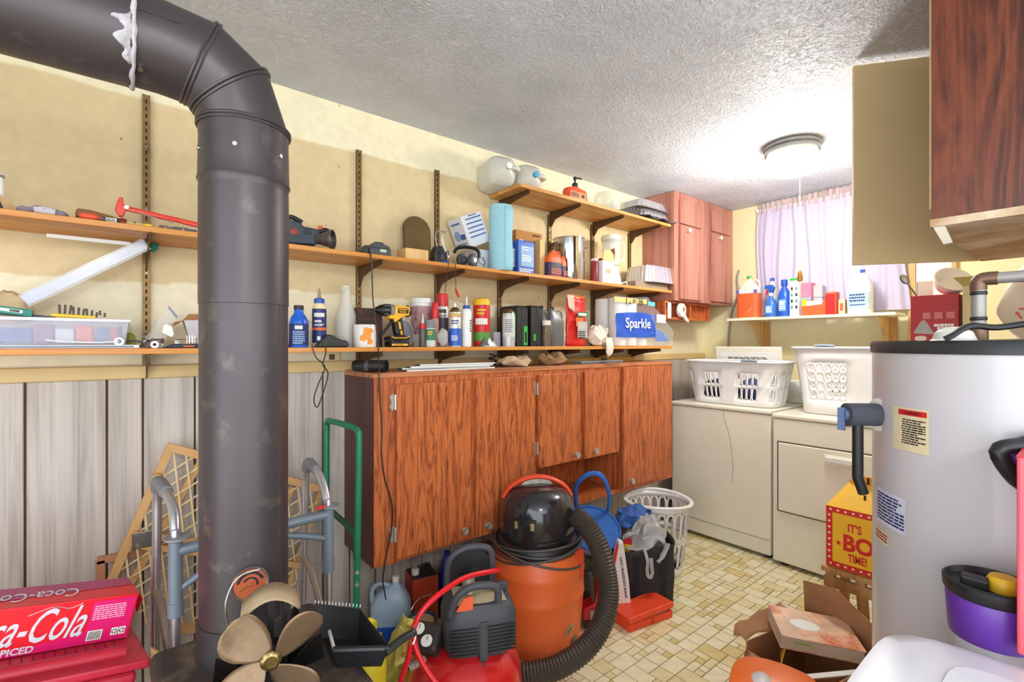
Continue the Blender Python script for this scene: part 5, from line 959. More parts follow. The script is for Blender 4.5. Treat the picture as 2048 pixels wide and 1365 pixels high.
# paper towel pack
x0,x1 = sx(1222,1.9), sx(1332,1.9); w = x1-x0; hh = zat(594,1240,1.9)-ZB
t = thing('paper_towel_pack','plastic wrapped multipack of white paper towel rolls, blue band','paper towels',((x0+x1)/2,1.978,ZB))
TW = mat('white_towel_roll',(240,240,240),.8,var=.02); BL = mat('sparkle_blue',(34,84,190),.35,var=.04)
for k in range(3):
    for j in range(2): b = MB(); b.lathe([(.052,.002),(.054,.006),(.054,hh*(.97 if k < 2 else .62)),(.05,hh*(.985 if k < 2 else .63)),(.02,hh*(.985 if k < 2 else .63))],24,(-w*.33+k*.108,-.045+j*.108,0)); b.build('roll', TW, t)
def wrapf(u,v):
    x = -w*.5+w*1.06*u; top = hh*(1.0-.02*math.sin(u*9)) if u < .56 else hh*(1.0-(u-.56)*1.55)
    return (x+(.02*v if u > .9 else 0), -.104-.008*math.sin(u*math.pi*3)**2+.004*math.sin(v*14+u*20), .003+top*v)
b = MB(); b.sheet(wrapf,30,10); b.build('film', mat('towel_film',(240,244,250),.12,alpha=.16,var=.03), t, smooth=60)
b = MB(); b.sheet(lambda u,v: wrapf(.02+u*.66,.16+.5*v)[0:1]+(wrapf(.02+u*.66,.16+.5*v)[1]-.0015, .003+hh*(.17+.47*v+.05*math.sin(u*3)*(v-.1))),22,6); b.build('brand_band', BL, t, smooth=60)
text(t,'Sparkle',WHITE,w=w*.44,M=face_y(-w*.12,-.1165,hh*.44),bold=.012)
b = MB(); b.sheet(lambda u,v: wrapf(-.0+u*.5,.87+.11*v)[0:1]+(wrapf(u*.5,.9)[1]-.0015,.003+hh*(.87+.1*v)),16,2); b.build('count_strip', mat('tan_yellow_strip',(220,196,120),.4), t)
text(t,'16 = 16',INK,w=w*.3,M=face_y(-w*.18,-.1150,hh*.92),bold=.01)
b = MB(); b.sheet(lambda u,v: wrapf(.52+u*.16,.9)[0:1]+(wrapf(.52+u*.16,.9)[1]-.002,.003+hh*(.84+.09*v)),6,2); b.build('teal_strip', mat('teal_strip',(100,190,200),.4), t)
b = MB(); b.sheet(lambda u,v: (w*.2+w*.28*u,-.112-.004*math.sin(u*5),hh*(.1+.28*v)-.05*u*v),8,5); b.build('folded_blue_band', mat('faded_blue_film',(90,130,206),.3,alpha=.8), t, smooth=60)
b = MB(); b.ball((w*.44,-.05,.035),(.06,.05,.035),16,10); b.crumple(.02,30,3); b.build('film_tail', MT['towel_film'], t, smooth=60)
b = MB(); b.box(w*.22,w*.4,-.1145,-.1135,hh*.5,hh*.68); b.build('barcode_panel', mat('pale_panel',(226,214,220),.4), t, smooth=0)
# ------------------------------------------------------------------ on top of the long cabinet
ZK = CZ1
t = thing('vacuum_tube','black plastic tube lying on the cabinet top','tube',(sx(735,1.87),1.88,ZK+.026)); p0 = at(702,727,Y=1.95); p1 = at(772,727,Y=1.83); o_ = Vector(t.location)
a_, c_ = Vector((p0.x-o_.x,.05,0)), Vector((p1.x-o_.x,-.055,0))
b = MB(); dirn = (c_-a_).normalized(); M_ = Matrix.Translation(a_) @ dirn.to_track_quat('Z','Y').to_matrix().to_4x4(); L = (c_-a_).length
b = MB(M_); b.lathe([(.001,0),(.02,.004),(.024,.02),(.024,L-.005),(.0255,L-.004),(.0255,L),(.021,L),(.021,L-.05),(.001,L-.05)],24); b.build('barrel', BLACK, t)
b = MB(M_); b.lathe([(.0245,L*.4),(.0255,L*.42),(.0255,L*.5),(.0245,L*.52)],24,cap=False); b.build('ridge', DGREY, t)
t = thing('vacuum_nozzle','flat black nozzle lying behind the black tube','nozzle',(sx(740,2.0),2.0,ZK)); b = MB(); b.prism([(-.06,0),(.06,0),(.06,.03),(.0,.045),(-.06,.02)],-.03,.03,'XZ'); b.build('body', BLACK, t, smooth=0, bevel=.005); b = MB(); b.box(-.055,.055,-.0315,-.0295,.004,.01); b.build('mouth', DGREY, t, smooth=0)
for k,(a,c,yy,dz,rz_) in enumerate(((808,985,1.845,.0,.02),(800,975,1.88,.0065,.0),(815,982,1.865,.013,.03),(835,985,1.89,.0195,.015))):
    x0,x1 = sx(a,yy), sx(c,yy); t = thing('blind_slat',('lowest white metal slat of the stack on cabinet top','second white slat up in the stack on cabinet top','third white slat up in the stack on cabinet top','topmost white metal slat of the stack on cabinet top')[k],'slat',((x0+x1)/2,yy,ZK+dz),rz=rz_,group='white slats on the cabinet top'); L = x1-x0
    b = MB(); b.prism([(-.022,0),(.022,0),(.022,.004),(.019,.004),(.019,.0015),(-.019,.0015),(-.019,.006),(-.022,.006)],-L/2,L/2,'YZ'); b.build('channel', WHITE, t, smooth=0); 
    b = MB(); b.box(-L/2-.004,-L/2,-.02,.02,.001,.0055); b.build('end_cap', DGREY, t, smooth=0)
KRF = mat('kraft_paper_bag',(188,160,128),.8,var=.12,scale=20)
cloth('paper_bag','flattened kraft paper bag crumpled upon cabinet top','paper bag',(sx(1035,1.86),1.875,ZK),(.10,.05,.026),KRF,.03,18,2,rz=.0,group='crumpled paper bags on the cabinet')
cloth('paper_bag','darker crumpled kraft bag with black item on cabinet','paper bag',(sx(1112,1.87),1.9,ZK),(.10,.055,.03),mat('brown_paper_bag',(150,116,82),.85,var=.2,scale=20),.032,20,7,group='crumpled paper bags on the cabinet')
t = thing('coiled_strap','small coil of black strap by the white slats','strap',(sx(985,1.95),1.95,ZK)); b = MB(); b.tube([(.03*math.cos(a)*(1-.02*k),.018*math.sin(a),.006+.002*k) for k,a in enumerate([.5*k for k in range(30)])],.004,6); b.build('coil', BLACK, t); b = MB(); b.box(.02,.05,-.006,.006,.0,.012); b.build('buckle', DGREY, t, smooth=0)
t, w, d, h = carton('flat_case','flat grey plastic case lying on the cabinet top','case',sx(1162,1.86),sx(1245,1.86),1.855,1.93,ZK,ZK+.016,mat('slate_grey_plastic',(122,128,134),.5),bevel=.004); b = MB(); b.box(-w*.5,w*.5,-d/2-.001,-d/2+.001,.007,.009); b.build('lid_seam', DGREY, t, smooth=0); b = MB(); b.box(-.03,.03,-d/2-.004,-d/2,.004,.012); b.build('latch', DGREY, t, smooth=0)
t, w, d, h = carton('wooden_level','yellow wooden spirit level lying behind the grey case','level',sx(1130,2.03),sx(1262,2.03),2.0,2.04,ZK,ZK+.028,mat('ochre_wood',(196,150,60),.5)); b = MB(); b.box(-.03,.03,-d/2-.001,-d/2+.001,.006,.022); b.build('vial_window', BLACK, t, smooth=0)
# charger cable hanging down the front of shelf and cabinet
cable('charger_cable','long thin black cable hanging from shelf down the cabinet front',[at(738,506,Y=1.93),at(741,508,Y=1.857),at(744,545,Y=1.853),at(746,600,Y=1.85),at(753,660,Y=1.85),at(757,700,Y=1.845),at(758,745,Y=1.79),at(760,800,Y=1.793),at(764,860,Y=1.793),at(763,910,Y=1.793),at(770,960,Y=1.793),at(783,1005,Y=1.793),at(784,1050,Y=1.793),at(775,1100,Y=1.793),at(768,1140,Y=1.793),at(766,1165,Y=1.80),at(772,1200,Y=1.80)],.0028,BLACK)
cable('clip_lead','thin black test lead with black clip hanging below shelf',[at(897,518,Y=1.88),at(898,522,Y=1.858),at(894,550,Y=1.855),at(890,585,Y=1.855)],.0016,BLACK)
o = cable('clip_lead','thin test lead ending in a red clip below shelf',[at(905,522,Y=1.88),at(910,526,Y=1.858),at(911,555,Y=1.855),at(912,580,Y=1.855)],.0016,BLACK)
b = MB(); q = at(912,580,Y=1.855)-o.location; b.prism([(q.x-.005,q.z+.004),(q.x+.004,q.z+.002),(q.x+.018,q.z-.03),(q.x+.014,q.z-.034),(q.x+.002,q.z-.018)],q.y-.004,q.y+.004,'XZ'); b.build('clip', RED, o, smooth=0)
# ------------------------------------------------------------------ left floor: gate, walker, hand truck, cola carton
GATEW = mat('honey_gate_wood',(206,160,104),.6,var=.1,scale=10); GATES = mat('pale_lattice_slat',(226,200,152),.6,var=.08)
gy = 2.045
t = thing('baby_gate','folding wooden lattice baby gate leaning on the panelling','gate',(sx(330,gy),gy,0)); o_ = Vector(t.location)
def gp(px,py,dy=0): return at(px,py,Y=gy+dy)-o_
def floor_pt(p0,p1):  # carry the line on down to the floor
    k = -p0.z/(p1.z-p0.z) if abs(p1.z-p0.z) > 1e-6 else 1; return p0+(p1-p0)*(k*.99)
def bar(nm,p,q,wd,th,m):
    d = (q-p).normalized(); n = Vector((-d.z,0,d.x)); y = Vector((0,1,0)); b = MB(); h_ = wd/2
    vs = [p+n*h_*a+y*th*c for a,c in ((-1,-.5),(1,-.5),(1,.5),(-1,.5))]+[q+n*h_*a+y*th*c for a,c in ((-1,-.5),(1,-.5),(1,.5),(-1,.5))]
    b.add(vs,[(0,1,2,3),(7,6,5,4),(0,4,5,1),(1,5,6,2),(2,6,7,3),(3,7,4,0)]); return b.build(nm,m,t,smooth=0)
l0,l1 = gp(340,895),gp(232,1140); bar('stile',l0,floor_pt(l0,l1),.024,.018,GATEW)
bar('rail',gp(334,893,-.012),gp(640,978,-.012),.026,.016,GATEW); bar('rail',gp(264,1068,-.014),gp(560,1105,-.014),.02,.016,GATEW); bar('rail',gp(272,1090,-.014),gp(615,1133,-.014),.02,.016,GATEW); bar('rail',gp(300,1262,-.012),gp(560,1245,-.012),.03,.016,GATEW)
for a,c in (((640,985),(574,1180)),((585,975),(470,1200)),((400,925),(300,1100))):
    p,q = gp(*a,.014),gp(*c,.014); bar('stile',p,floor_pt(p,q),.02,.012,GATEW)
p,q = gp(200,1122,.02),gp(202,1200,.02); bar('stile',p,floor_pt(p,q),.024,.014,mat('reddish_gate_wood',(176,124,92),.6)); bar('rail',gp(194,1122,.02),gp(345,1092,.02),.022,.014,mat('reddish_gate_wood',(176,124,92)))
poly = [(348,905),(640,985),(600,1140),(565,1250),(300,1258),(224,1160)]
def clip(p,d):
    lo,hi = -2000,2000
    for i in range(len(poly)):
        a = poly[i]; c = poly[(i+1) % len(poly)]; nx_,ny_ = -(c[1]-a[1]), c[0]-a[0]
        den = nx_*d[0]+ny_*d[1]; num = nx_*(a[0]-p[0])+ny_*(a[1]-p[1])
        if abs(den) < 1e-6: continue
        k = num/den
        if den > 0: lo = max(lo,k)
        else: hi = min(hi,k)
    return lo,hi
for fam,(d,st,n0,dyy) in enumerate((((.12,1),24,26,-.004),((1,-.62),27,34,.002))):
    for k in range(n0):
        p = (200+k*st,1080) if fam == 0 else (400,880+k*st); lo,hi = clip(p,d)
        if hi-lo > 14: bar('slat',gp(p[0]+d[0]*lo,p[1]+d[1]*lo,dyy),gp(p[0]+d[0]*hi,p[1]+d[1]*hi,dyy),.0055,.004,GATES)
b = MB(); p,q = gp(270,1072,-.026),gp(292,1090,-.026); b.box(min(p.x,q.x)-.008,max(p.x,q.x)+.03,p.y-.003,p.y+.001,min(p.z,q.z)-.008,max(p.z,q.z)+.008); b.build('latch_plate', DSTEEL, t, smooth=0, bevel=.002)
for px_,py_ in ((271,1070),(276,1092),(290,1068)):
    b = MB(); p = gp(px_,py_,-.03); b.cyl(p,p-Vector((0,.004,0)),.005,n=10); b.build('rivet', STEEL, t)
b = MB(); p = gp(312,953,-.012); b.cyl(p+Vector((0,.012,0)),p-Vector((0,.02,0)),.011,n=14); b.build('peg', GATEW, t)
b = MB(); p = gp(365,1078,-.03); b.box(p.x-.012,p.x+.014,p.y-.004,p.y+.002,p.z-.006,p.z+.004); b.build('red_clip', RED, t, smooth=0, bevel=.002)
# walker
ALU = mat('satin_aluminium',(196,196,202),.32,.85,var=.05); SLV = mat('blue_grey_sleeve',(116,126,138),.45,.2,var=.06); GRIP = mat('grey_rubber_grip',(120,120,122),.8)
t = thing('walker','grey aluminium folding walker behind the stove pipe','walker',(.3,1.58,0)); o_ = Vector(t.location)
LN,LF,RN,RF = Vector((.116,1.46,0)),Vector((.088,1.72,0)),Vector((.49,1.46,0)),Vector((.478,1.68,0))
for near,far,lean in ((LN,LF,-.0),(RN,RF,.0)):
    n_,f_ = near-o_,far-o_; zt_ = .93
    pts = [f_+Vector((0,0,.03)),f_+Vector((.0,-.01,.5)),f_+Vector((.004,-.02,.80)),f_+Vector((.004,-.03,.90)),f_+Vector((.004,-.06,zt_+.008)),f_.lerp(n_,.55)+Vector((.0,0,zt_)),n_+Vector((0,.05,zt_-.035)),n_+Vector((0,.012,zt_-.085)),n_+Vector((0,0,.78)),n_+Vector((0,0,.03))]
    b = MB(); b.tube(pts,.0115,12,sm=5); b.build('side_tube', ALU, t)
    b = MB(); b.tube([f_+Vector((.004,-.035,.912)),f_+Vector((.004,-.06,zt_+.008)),f_.lerp(n_,.42)+Vector((0,0,zt_+.003)),f_.lerp(n_,.58)+Vector((0,0,zt_-.002))],.0165,12,sm=4); b.build('hand_grip', GRIP, t)
    b = MB(); b.cyl(n_+Vector((0,0,.83)),n_+Vector((0,0,.66)),.0155,n=16); b.build('sleeve', SLV, t)
    for z_ in (.655,.665): pass
    b = MB(); b.cyl(n_+Vector((0,0,.645)),n_+Vector((0,0,.68)),.0175,n=16); b.build('sleeve_collar', SLV, t)
    b = MB(); b.cyl(n_+Vector((.004,0,.835)),n_+Vector((.004,0,.841)),.028,n=20); b.build('lock_disc', GREY, t)
    b = MB(); b.tube([f_+Vector((0,-.005,.62)),f_.lerp(n_,.35)+Vector((0,0,.60)),f_.lerp(n_,.8)+Vector((0,0,.50)),n_+Vector((0,.004,.42))],.010,10,sm=4); b.build('side_brace', mat('tan_grey_brace',(140,124,112),.5,.4), t)
    for q_ in (n_,f_): b = MB(); b.lathe([(.017,0),(.018,.01),(.014,.05)],14,(q_.x,q_.y,0)); b.build('rubber_tip', GRIP, t)
    for z_ in (.36,.40,.44): b = MB(); p = f_+Vector((0,-.012,z_)); b.cyl(p,p-Vector((0,.002,0)),.004,n=8); b.build('height_hole', BLACK, t)
b = MB(); b.cyl(LN-o_+Vector((0,0,.805)),RN-o_+Vector((0,0,.815)),.0145,n=14); b.build('front_crossbar', SLV, t)
b = MB(); b.tube([LN-o_+Vector((0,0,.705)),LN-o_+Vector((.10,0,.755)),LN-o_+Vector((.2,0,.785)),RN-o_+Vector((-.10,0,.775)),RN-o_+Vector((0,0,.742))],.009,10,sm=5); b.build('arched_brace', SLV, t)
b = MB(); p = RN-o_+Vector((-.025,-.012,.842)); b.ball(p,(.014,.008,.006),10,6); b.build('red_button', RED, t)
# hand truck
GRN = mat('green_tube_paint',(24,124,88),.4,.1,var=.12,scale=12)
t = thing('hand_truck','green tubular hand truck standing beside the cabinet','hand truck',(.68,1.82,0)); o_ = Vector(t.location)
NA,FA = Vector((.672,1.70,0)),Vector((.648,1.95,0)); zt_ = at(713,862,Y=1.70).z
b = MB(); b.tube([NA-o_+Vector((-.012,0,.06)),NA-o_+Vector((0,0,.5)),NA-o_+Vector((.008,0,zt_-.05)),NA-o_+Vector((.008,.012,zt_-.012)),NA-o_+Vector((.006,.045,zt_+.004)),FA-o_+Vector((0,-.05,zt_+.012)),FA-o_+Vector((0,-.012,zt_)),FA-o_+Vector((0,0,zt_-.05)),FA-o_+Vector((0,0,.5)),FA-o_+Vector((0,0,.06))],.0115,12,sm=5); b.build('handle_tube', GRN, t)
b = MB(); b.tube([FA-o_+Vector((0,0,.68)),FA-o_+Vector((0,-.05,.672)),NA-o_+Vector((0,.05,.635)),NA-o_+Vector((0,.012,.60)),NA-o_+Vector((-.002,.0,.55))],.0105,10,sm=4); b.build('cross_tube', mat('dark_green_tube',(30,78,60),.4,.1), t)
for z_ in (.505,.462): b = MB(); p = NA-o_+Vector((-.004,-.011,z_)); b.cyl(p,p-Vector((.002,.006,0)),.008,n=6); b.build('bolt', STEEL, t)
b = MB(); b.box(-.03,.16,-.13,.15,.012,.018); b.build('toe_plate', mat('dark_green_tube',(30,78,60)), t, smooth=0)
wc = Vector((.772,1.752,.056))-o_
b = MB(); b.cyl(wc+Vector((0,.02,0)),Vector((wc.x,.17,wc.z)),.006,n=8); b.build('axle', DSTEEL, t)
for dy_ in (0,.21):
    M_ = Matrix.Translation(wc+Vector((0,dy_,0))) @ Matrix.Rotation(math.radians(12),4,'Z') @ Matrix.Rotation(math.pi/2,4,'X')
    b = MB(M_); b.lathe([(.043,-.016),(.052,-.014),(.055,0),(.052,.014),(.043,.016)],28,cap=False); wt = b.build('tyre', BLACK, t)
    b = MB(M_); b.lathe([(.043,-.012),(.043,.012),(.036,.013),(.034,.006),(.018,.006),(.016,.014),(.008,.015),(.001,.015)],28); b.build('hub', mat('white_wheel_hub',(222,222,234),.4), wt)
    for k in range(4): b = MB(M_ @ Matrix.Rotation(k*math.pi/2+.4,4,'Z')); b.box(.014,.036,-.003,.003,.006,.011); b.build('spoke', MT['white_wheel_hub'], wt, smooth=0)
# cola carton on a red tote
MAG = mat('magenta_carton_print',(226,24,110),.35,var=.05); CRED = mat('cola_red_card',(226,22,38),.35,var=.05); DMAG = mat('dusky_magenta_reflection',(170,40,96),.35,var=.06); SILV = mat('silver_grey_print',(214,212,222),.4,var=.02)
CO = (.024,1.535,.592); CR = (0,.235,.165)
def cola(t, L, D, Hh, right_open=True):
    b = MB(); b.box(-L,0,0,D,0,Hh); b.build('sleeve', CRED, t, smooth=0, bevel=.002)
    b = MB(); b.add([(-L,-.0008,.0),(0,-.0008,.0),(0,-.0008,Hh*.02),(-.085,-.0008,Hh*.28),(-.16,-.0008,Hh*.18),(-L*.7,-.0008,Hh*.1),(-L,-.0008,Hh*.3)],[(0,1,2,3,4,5,6)]); b.add([(-.088,-.001,Hh*.04),(-.004,-.001,Hh*.04),(-.004,-.001,Hh*.95),(-.088,-.001,Hh*.93)],[(0,1,2,3)]); b.build('magenta_wave', MAG, t, smooth=0, fix=False)
    b = MB(); b.add([(-L,D*.3,Hh+.0008),(-.0,D*.55,Hh+.0008),(0,D,Hh+.0008),(-L,D,Hh+.0008)],[(0,1,2,3)]); b.build('dusky_reflection', DMAG, t, smooth=0, fix=False)  # dusky reflection on the carton top, put into the colour
    text(t,'Coca-Cola',SILV,w=.225,h=.07,M=face_y(-.205,-.0016,Hh*.56),shear=.45,bold=.006)
    b = MB(); b.tube([(-.20,-.0018,Hh*.80),(-.16,-.0018,Hh*.93),(-.13,-.0018,Hh*.86),(-.108,-.0018,Hh*.94)],.0022,5,sm=5,flat=.3); b.build('swash', SILV, t)
    b = MB(); b.tube([(-.30,-.0018,Hh*.22),(-.26,-.0018,Hh*.3),(-.235,-.0018,Hh*.24),(-.215,-.0018,Hh*.3)],.0026,5,sm=5,flat=.3); b.build('swash', SILV, t)
    text(t,'SPICED',SILV,w=.062,M=face_y(-.205,-.0016,Hh*.10),bold=.03)
    text(t,'Coca-Cola',SILV,w=.16,h=.05,M=Matrix.Translation((-.19,D*.45,Hh+.0014)) @ Matrix.Rotation(math.pi,4,'Z'),shear=.45)
    fine(t,mat('pale_pink_print',(244,170,200),.5),.062,.034,7,face_y(-.052,-.0018,Hh*.68),4); patch(t,PAPER,.028,.022,face_y(-.07,-.0016,Hh*.18),'barcode_panel')
    for k in range(9): patch(t,INK,.0012,.018,face_y(-.081+k*.0027,-.0024,Hh*.18),'barcode_bar',.0003)
    for k in range(2):
        patch(t,PAPER,.013,.017,face_y(-.032+k*.015,-.0016,Hh*.2),'recycling_panel')
        for a in range(3): M_ = face_y(-.032+k*.015,-.0024,Hh*.2) @ Matrix.Rotation(a*2.094,4,'Z'); b = MB(M_); b.prism([(-.004,.003),(.002,.003),(.002,.0016),(.0045,.0038),(.002,.006),(.002,.0048),(-.003,.0048)],0,.0003,'XY'); b.build('recycling_arrow', INK, t, smooth=0)
t = thing('cola_carton','pink and red cola can carton lying on red tote','carton',CO,rot=CR); cola(t,.40,.125,.102)
b = MB(); b.add([(.0006,.004,.004),(.0006,.07,.004),(.0006,.07,.094),(.0006,.004,.084)],[(0,1,2,3)]); b.build('inner_flap', PAPER, t, smooth=0, fix=False)
b = MB(); b.add([(0,.0,.102),(0,.125,.102),(.03,.12,.05),(.026,.07,.03),(.02,.03,.075)],[(0,1,2,3,4)]); b.build('end_flap', CRED, t, smooth=0, solid=.0012); text(t,'Coca-Cola',SILV,w=.07,h=.022,M=Matrix.Translation((.021,.08,.069)) @ Matrix.Rotation(math.radians(62),4,'Y') @ Matrix.Rotation(math.pi/2,4,'Z'),shear=.45)
b = MB(); b.add([(.0,.02,.0),(.0,.10,.0),(.03,.09,-.022),(.034,.03,-.03)],[(0,1,2,3)]); b.build('bottom_flap', CARD, t, smooth=0, solid=.0012)
TOTE = mat('raspberry_plastic',(186,36,58),.4,var=.08,scale=6)
t = thing('plastic_tote','raspberry red plastic tote with ribbed lid under carton','tote',(CO[0],CO[1],CO[2]-.002),rot=CR)
b = MB(); b.box(-.58,.022,-.13,.24,-.022,-.001); ld = b.build('lid', TOTE, t, smooth=0, bevel=.006)
b = MB(); b.tube([(-.5,-.075,.0),(-.02,-.075,.0)],.016,10); b.build('lid_ridge', TOTE, ld)
for k in range(16): b = MB(); b.box(-.30+k*.018,-.2985+k*.018,-.055,-.005,0,.0009,Matrix.Shear('XZ',4,(0,0))); b.build('lid_groove', mat('dark_raspberry',(110,18,34),.5), ld, smooth=0)
b = MB(); b.box(-.55,.0,-.14,.22,-.42,-.022); b.build('body', TOTE, t, smooth=0, bevel=.01)
p0,p1 = at(288,1235,Y=1.5),at(270,1365,Y=1.45)
t = thing('loose_lath','pale loose wooden lath standing between tote and walker','lath',(p1.x+.028,1.46,0)); b = MB(); b.prism([(-.012,0),(.012,0),(.022,p0.z-.08),(.002,p0.z-.06)],-.006,.006,'XZ'); b.build('slat', PLY, t, smooth=0); b = MB(); b.cyl((.008,-.0065,.4),(.008,-.0085,.4),.004,n=8); b.build('nail_head', DSTEEL, t)
# ------------------------------------------------------------------ stove-top fan and dustpan
BRZ = mat('dusty_bronze_blade',(132,108,82),.45,.55,var=.15,scale=12,dirt=((96,78,60),.55,10)); BKM = mat('black_anodised',(30,29,28),.45,.4,var=.2); DUST = mat('dust_covered_metal',(168,146,114),.9,var=.12,scale=20)
fp = Vector((.236,1.034,.607)); rz_ = math.atan2(-fp.y,-fp.x)+math.pi/2
t = thing('stove_fan','black heat-powered stove fan with four dusty bronze blades','stove fan',fp,rz=rz_)
b = MB(); b.box(-.045,.045,.01,.075,0,.014); b.build('base', BKM, t, smooth=0, bevel=.002)
b = MB(); b.box(-.03,.03,.03,.06,.014,.10); b.build('core', BKM, t, smooth=0)
for s in (-1,1):
    for k,(w0,w1,zz) in enumerate(((.032,.052,.17),(.045,.085,.13),(.05,.10,.075))):
        b = MB(); b.add([(s*.012,.02+.012*k,.03),(s*.012,.075+.004*k,.03),(s*w1,.085,zz+.0),(s*w1,.012,zz-.012)],[(0,1,2,3)]); b.build('fin', BKM, t, smooth=0, solid=.003)
b = MB(); b.sheet(lambda u,v: ((u-.5)*.105,.012+.075*v,.205-.05*(2*u-1)**2*.6+.0),10,2); b.build('dusty_crown', DUST, t, solid=.004)
b = MB(); b.box(-.006,.006,.03,.06,.1,.2); b.box(.022,.03,.02,.07,.05,.19); b.build('crown_support', BKM, t, smooth=0)
b = MB(); b.tube([(-.075,.05,.15),(-.08,.05,.2),(-.06,.05,.245),(-.02,.05,.255)],.0013,6,sm=4); b.build('carry_wire', STEEL, t)
b = MB(); b.cyl((0,.03,.10),(0,-.002,.10),.022,n=20); b.build('motor', BKM, t)
hub = Vector((0,-.014,.10)); b = MB(Matrix.Translation(hub) @ Matrix.Rotation(math.pi/2,4,'X')); b.lathe([(.018,-.012),(.019,.002),(.015,.006),(.012,.007),(.011,.004),(.001,.004)],22); b.build('hub', mat('worn_brass_hub',(150,130,84),.25,.9), t)
for k in range(4):
    a0 = math.radians(118-90*k); M_ = Matrix.Translation(hub) @ Matrix.Rotation(-a0,4,'Y'); b = MB(M_)
    def bl(u,v):
        r_ = .014+.098*u; wd = .010+.031*math.sin(min(1,u*1.12)*math.pi*.78)**.8 if u < .98 else .02; off = .018*math.sin(u*2.2); s_ = (v-.5)*2
        if u > .8: wd *= math.sqrt(max(.02,1-((u-.8)/.2)**2))
        return (r_, -s_*wd*.42, s_*wd*.9+off)
    b.sheet(bl,14,8); b.build('blade', BRZ, t, solid=.0018)
DP = [Vector((.378,1.222,0)),Vector((.456,1.135,0)),Vector((.462,.985,0)),Vector((.366,1.06,0))]; c0 = sum(DP,Vector())/4
t = thing('dustpan','black plastic dustpan with bristled edge on stove corner','dustpan',(c0.x,c0.y,.607)); P4 = [p-c0 for p in DP]; zz = [.078,.074,.055,.05]
b = MB(); b.add([(p.x*.8,p.y*.8,.004) for p in P4]+[(p.x,p.y,z_) for p,z_ in zip(P4,zz)],[(0,1,2,3),(0,1,5,4),(1,2,6,5),(2,3,7,6)]); b.build('pan', BLACK, t, smooth=0, solid=.003)
b = MB(); b.tube([(P4[2].x,P4[2].y,.05),(P4[3].x,P4[3].y,.048)],.007,8); b.build('front_lip', BLACK, t)
b = MB(); b.tube([(P4[2].x-.01,P4[2].y-.0,.045),(P4[2].x+.035,P4[2].y+.01,.052),(P4[2].x+.07,P4[2].y+.02,.05)],.010,10,sm=3,flat=.8); b.build('handle', BLACK, t)
b = MB(); q = Vector((P4[2].x+.068,P4[2].y+.02,.045)); b.tube([q+Vector((0,0,.02)),q+Vector((.006,0,-.004)),q+Vector((-.004,-.002,-.02)),q+Vector((-.012,-.004,-.004))],.0022,7,sm=4); b.build('hanging_ring', STEEL, t)
for k in range(14):
    f = k/13; p = P4[0].lerp(P4[1],f); b = MB(); b.cyl((p.x,p.y,zz[0]),(p.x+.002,p.y+.002,zz[0]+.006),.0009,n=4); b.build('bristle', WHITE, t)
b = MB(); b.tube([(P4[3].x+.004,P4[3].y+.006,.046),(P4[0].lerp(P4[3],.35).x+.02,P4[0].lerp(P4[3],.35).y,.03)],.004,6); b.build('pale_strip', WHITE, t)
# ------------------------------------------------------------------ things under the long cabinet
def gpos(px,d): r_ = ray(px); return Vector((r_[0]*d,r_[1]*d,0))
p = gpos(782,2.10); HAZB = mat('hazy_blue_jug',(160,184,208),.35,var=.04)
t = jug('washer_fluid_jug','hazy blue jug with white cap and blue label under cabinet','jug',(p.x,p.y,.0),.17,.12,.315,HAZB,WHITE,rz=-.55,band=(.1,.40,mat('royal_blue_label',(30,80,180),.4)),capx=.25,neck=.17); fine(t,WHITE,.05,.06,5,face_y(.05,-.0625,.08),4); patch(t,YELLOW,.04,.04,face_y(-.05,-.0618,.09),'printed_mark')
t, w, d, h = carton('fuel_can','small orange-red metal fuel can with white cap','fuel can',1.045,1.165,1.955,2.075,0,.255,mat('rusty_red_tin',(176,62,34),.5,var=.15,scale=9),rz=-.2); b = MB(); b.box(-w/2+.004,w/2-.004,-d/2+.004,d/2-.004,h,h+.004); b.build('top_plate', mat('grimy_black_tin',(52,44,42),.6), t, smooth=0)
b = MB(); b.lathe([(.017,h),(.018,h+.026),(.014,h+.03)],16,(-w*.28,-d*.1,0)); b.build('cap', WHITE, t); b = MB(); b.tube([(-.01,0,h),(-.005,.0,h+.03),(.035,.0,h+.034),(.045,0,h)],.006,8,sm=3); b.build('handle', MT['grimy_black_tin'], t)
p = gpos(843,1.98); t = thing('paint_pail','open paint pail with wire bail and dried paint','paint pail',(p.x,p.y,0)); b = MB(); b.lathe([(.056,0),(.058,.004),(.058,.19),(.061,.194),(.056,.196),(.054,.17),(.001,.168)],28); b.build('pail', mat('blue_tin_label',(40,84,120),.5,dirt=((206,170,60),.55,7)), t); b = MB(); b.lathe([(.0535,.186),(.05,.19),(.001,.19)],24); b.build('dried_paint', mat('dried_tan_paint',(186,164,122),.7,bump=.5), t)
b = MB(); b.tube([(-.06,0,.17),(-.05,.0,.24),(-.01,.01,.275),(.05,.01,.275)],.0016,6,sm=5); b.build('wire_bail', STEEL, t)
b = MB(); b.lathe([(.058,.194),(.062,.197),(.058,.2)],28,cap=False); b.build('rim', DSTEEL, t)
p = gpos(903,2.36); t = jug('antifreeze_jug','deep blue oil jug standing against the panelling','jug',(p.x,min(p.y,2.03),0),.13,.09,.315,mat('deep_blue_jug',(22,40,150),.35),mat('deep_blue_cap',(18,34,130),.4),rz=-.3,capx=-.35,neck=.2)
p = gpos(920,2.5); t = jug('red_cap_jug','white jug with red cap behind the compressor','jug',(p.x,min(p.y,2.03),0),.10,.08,.305,WHITE,RED,rz=-.2,neck=.26,grip=False)
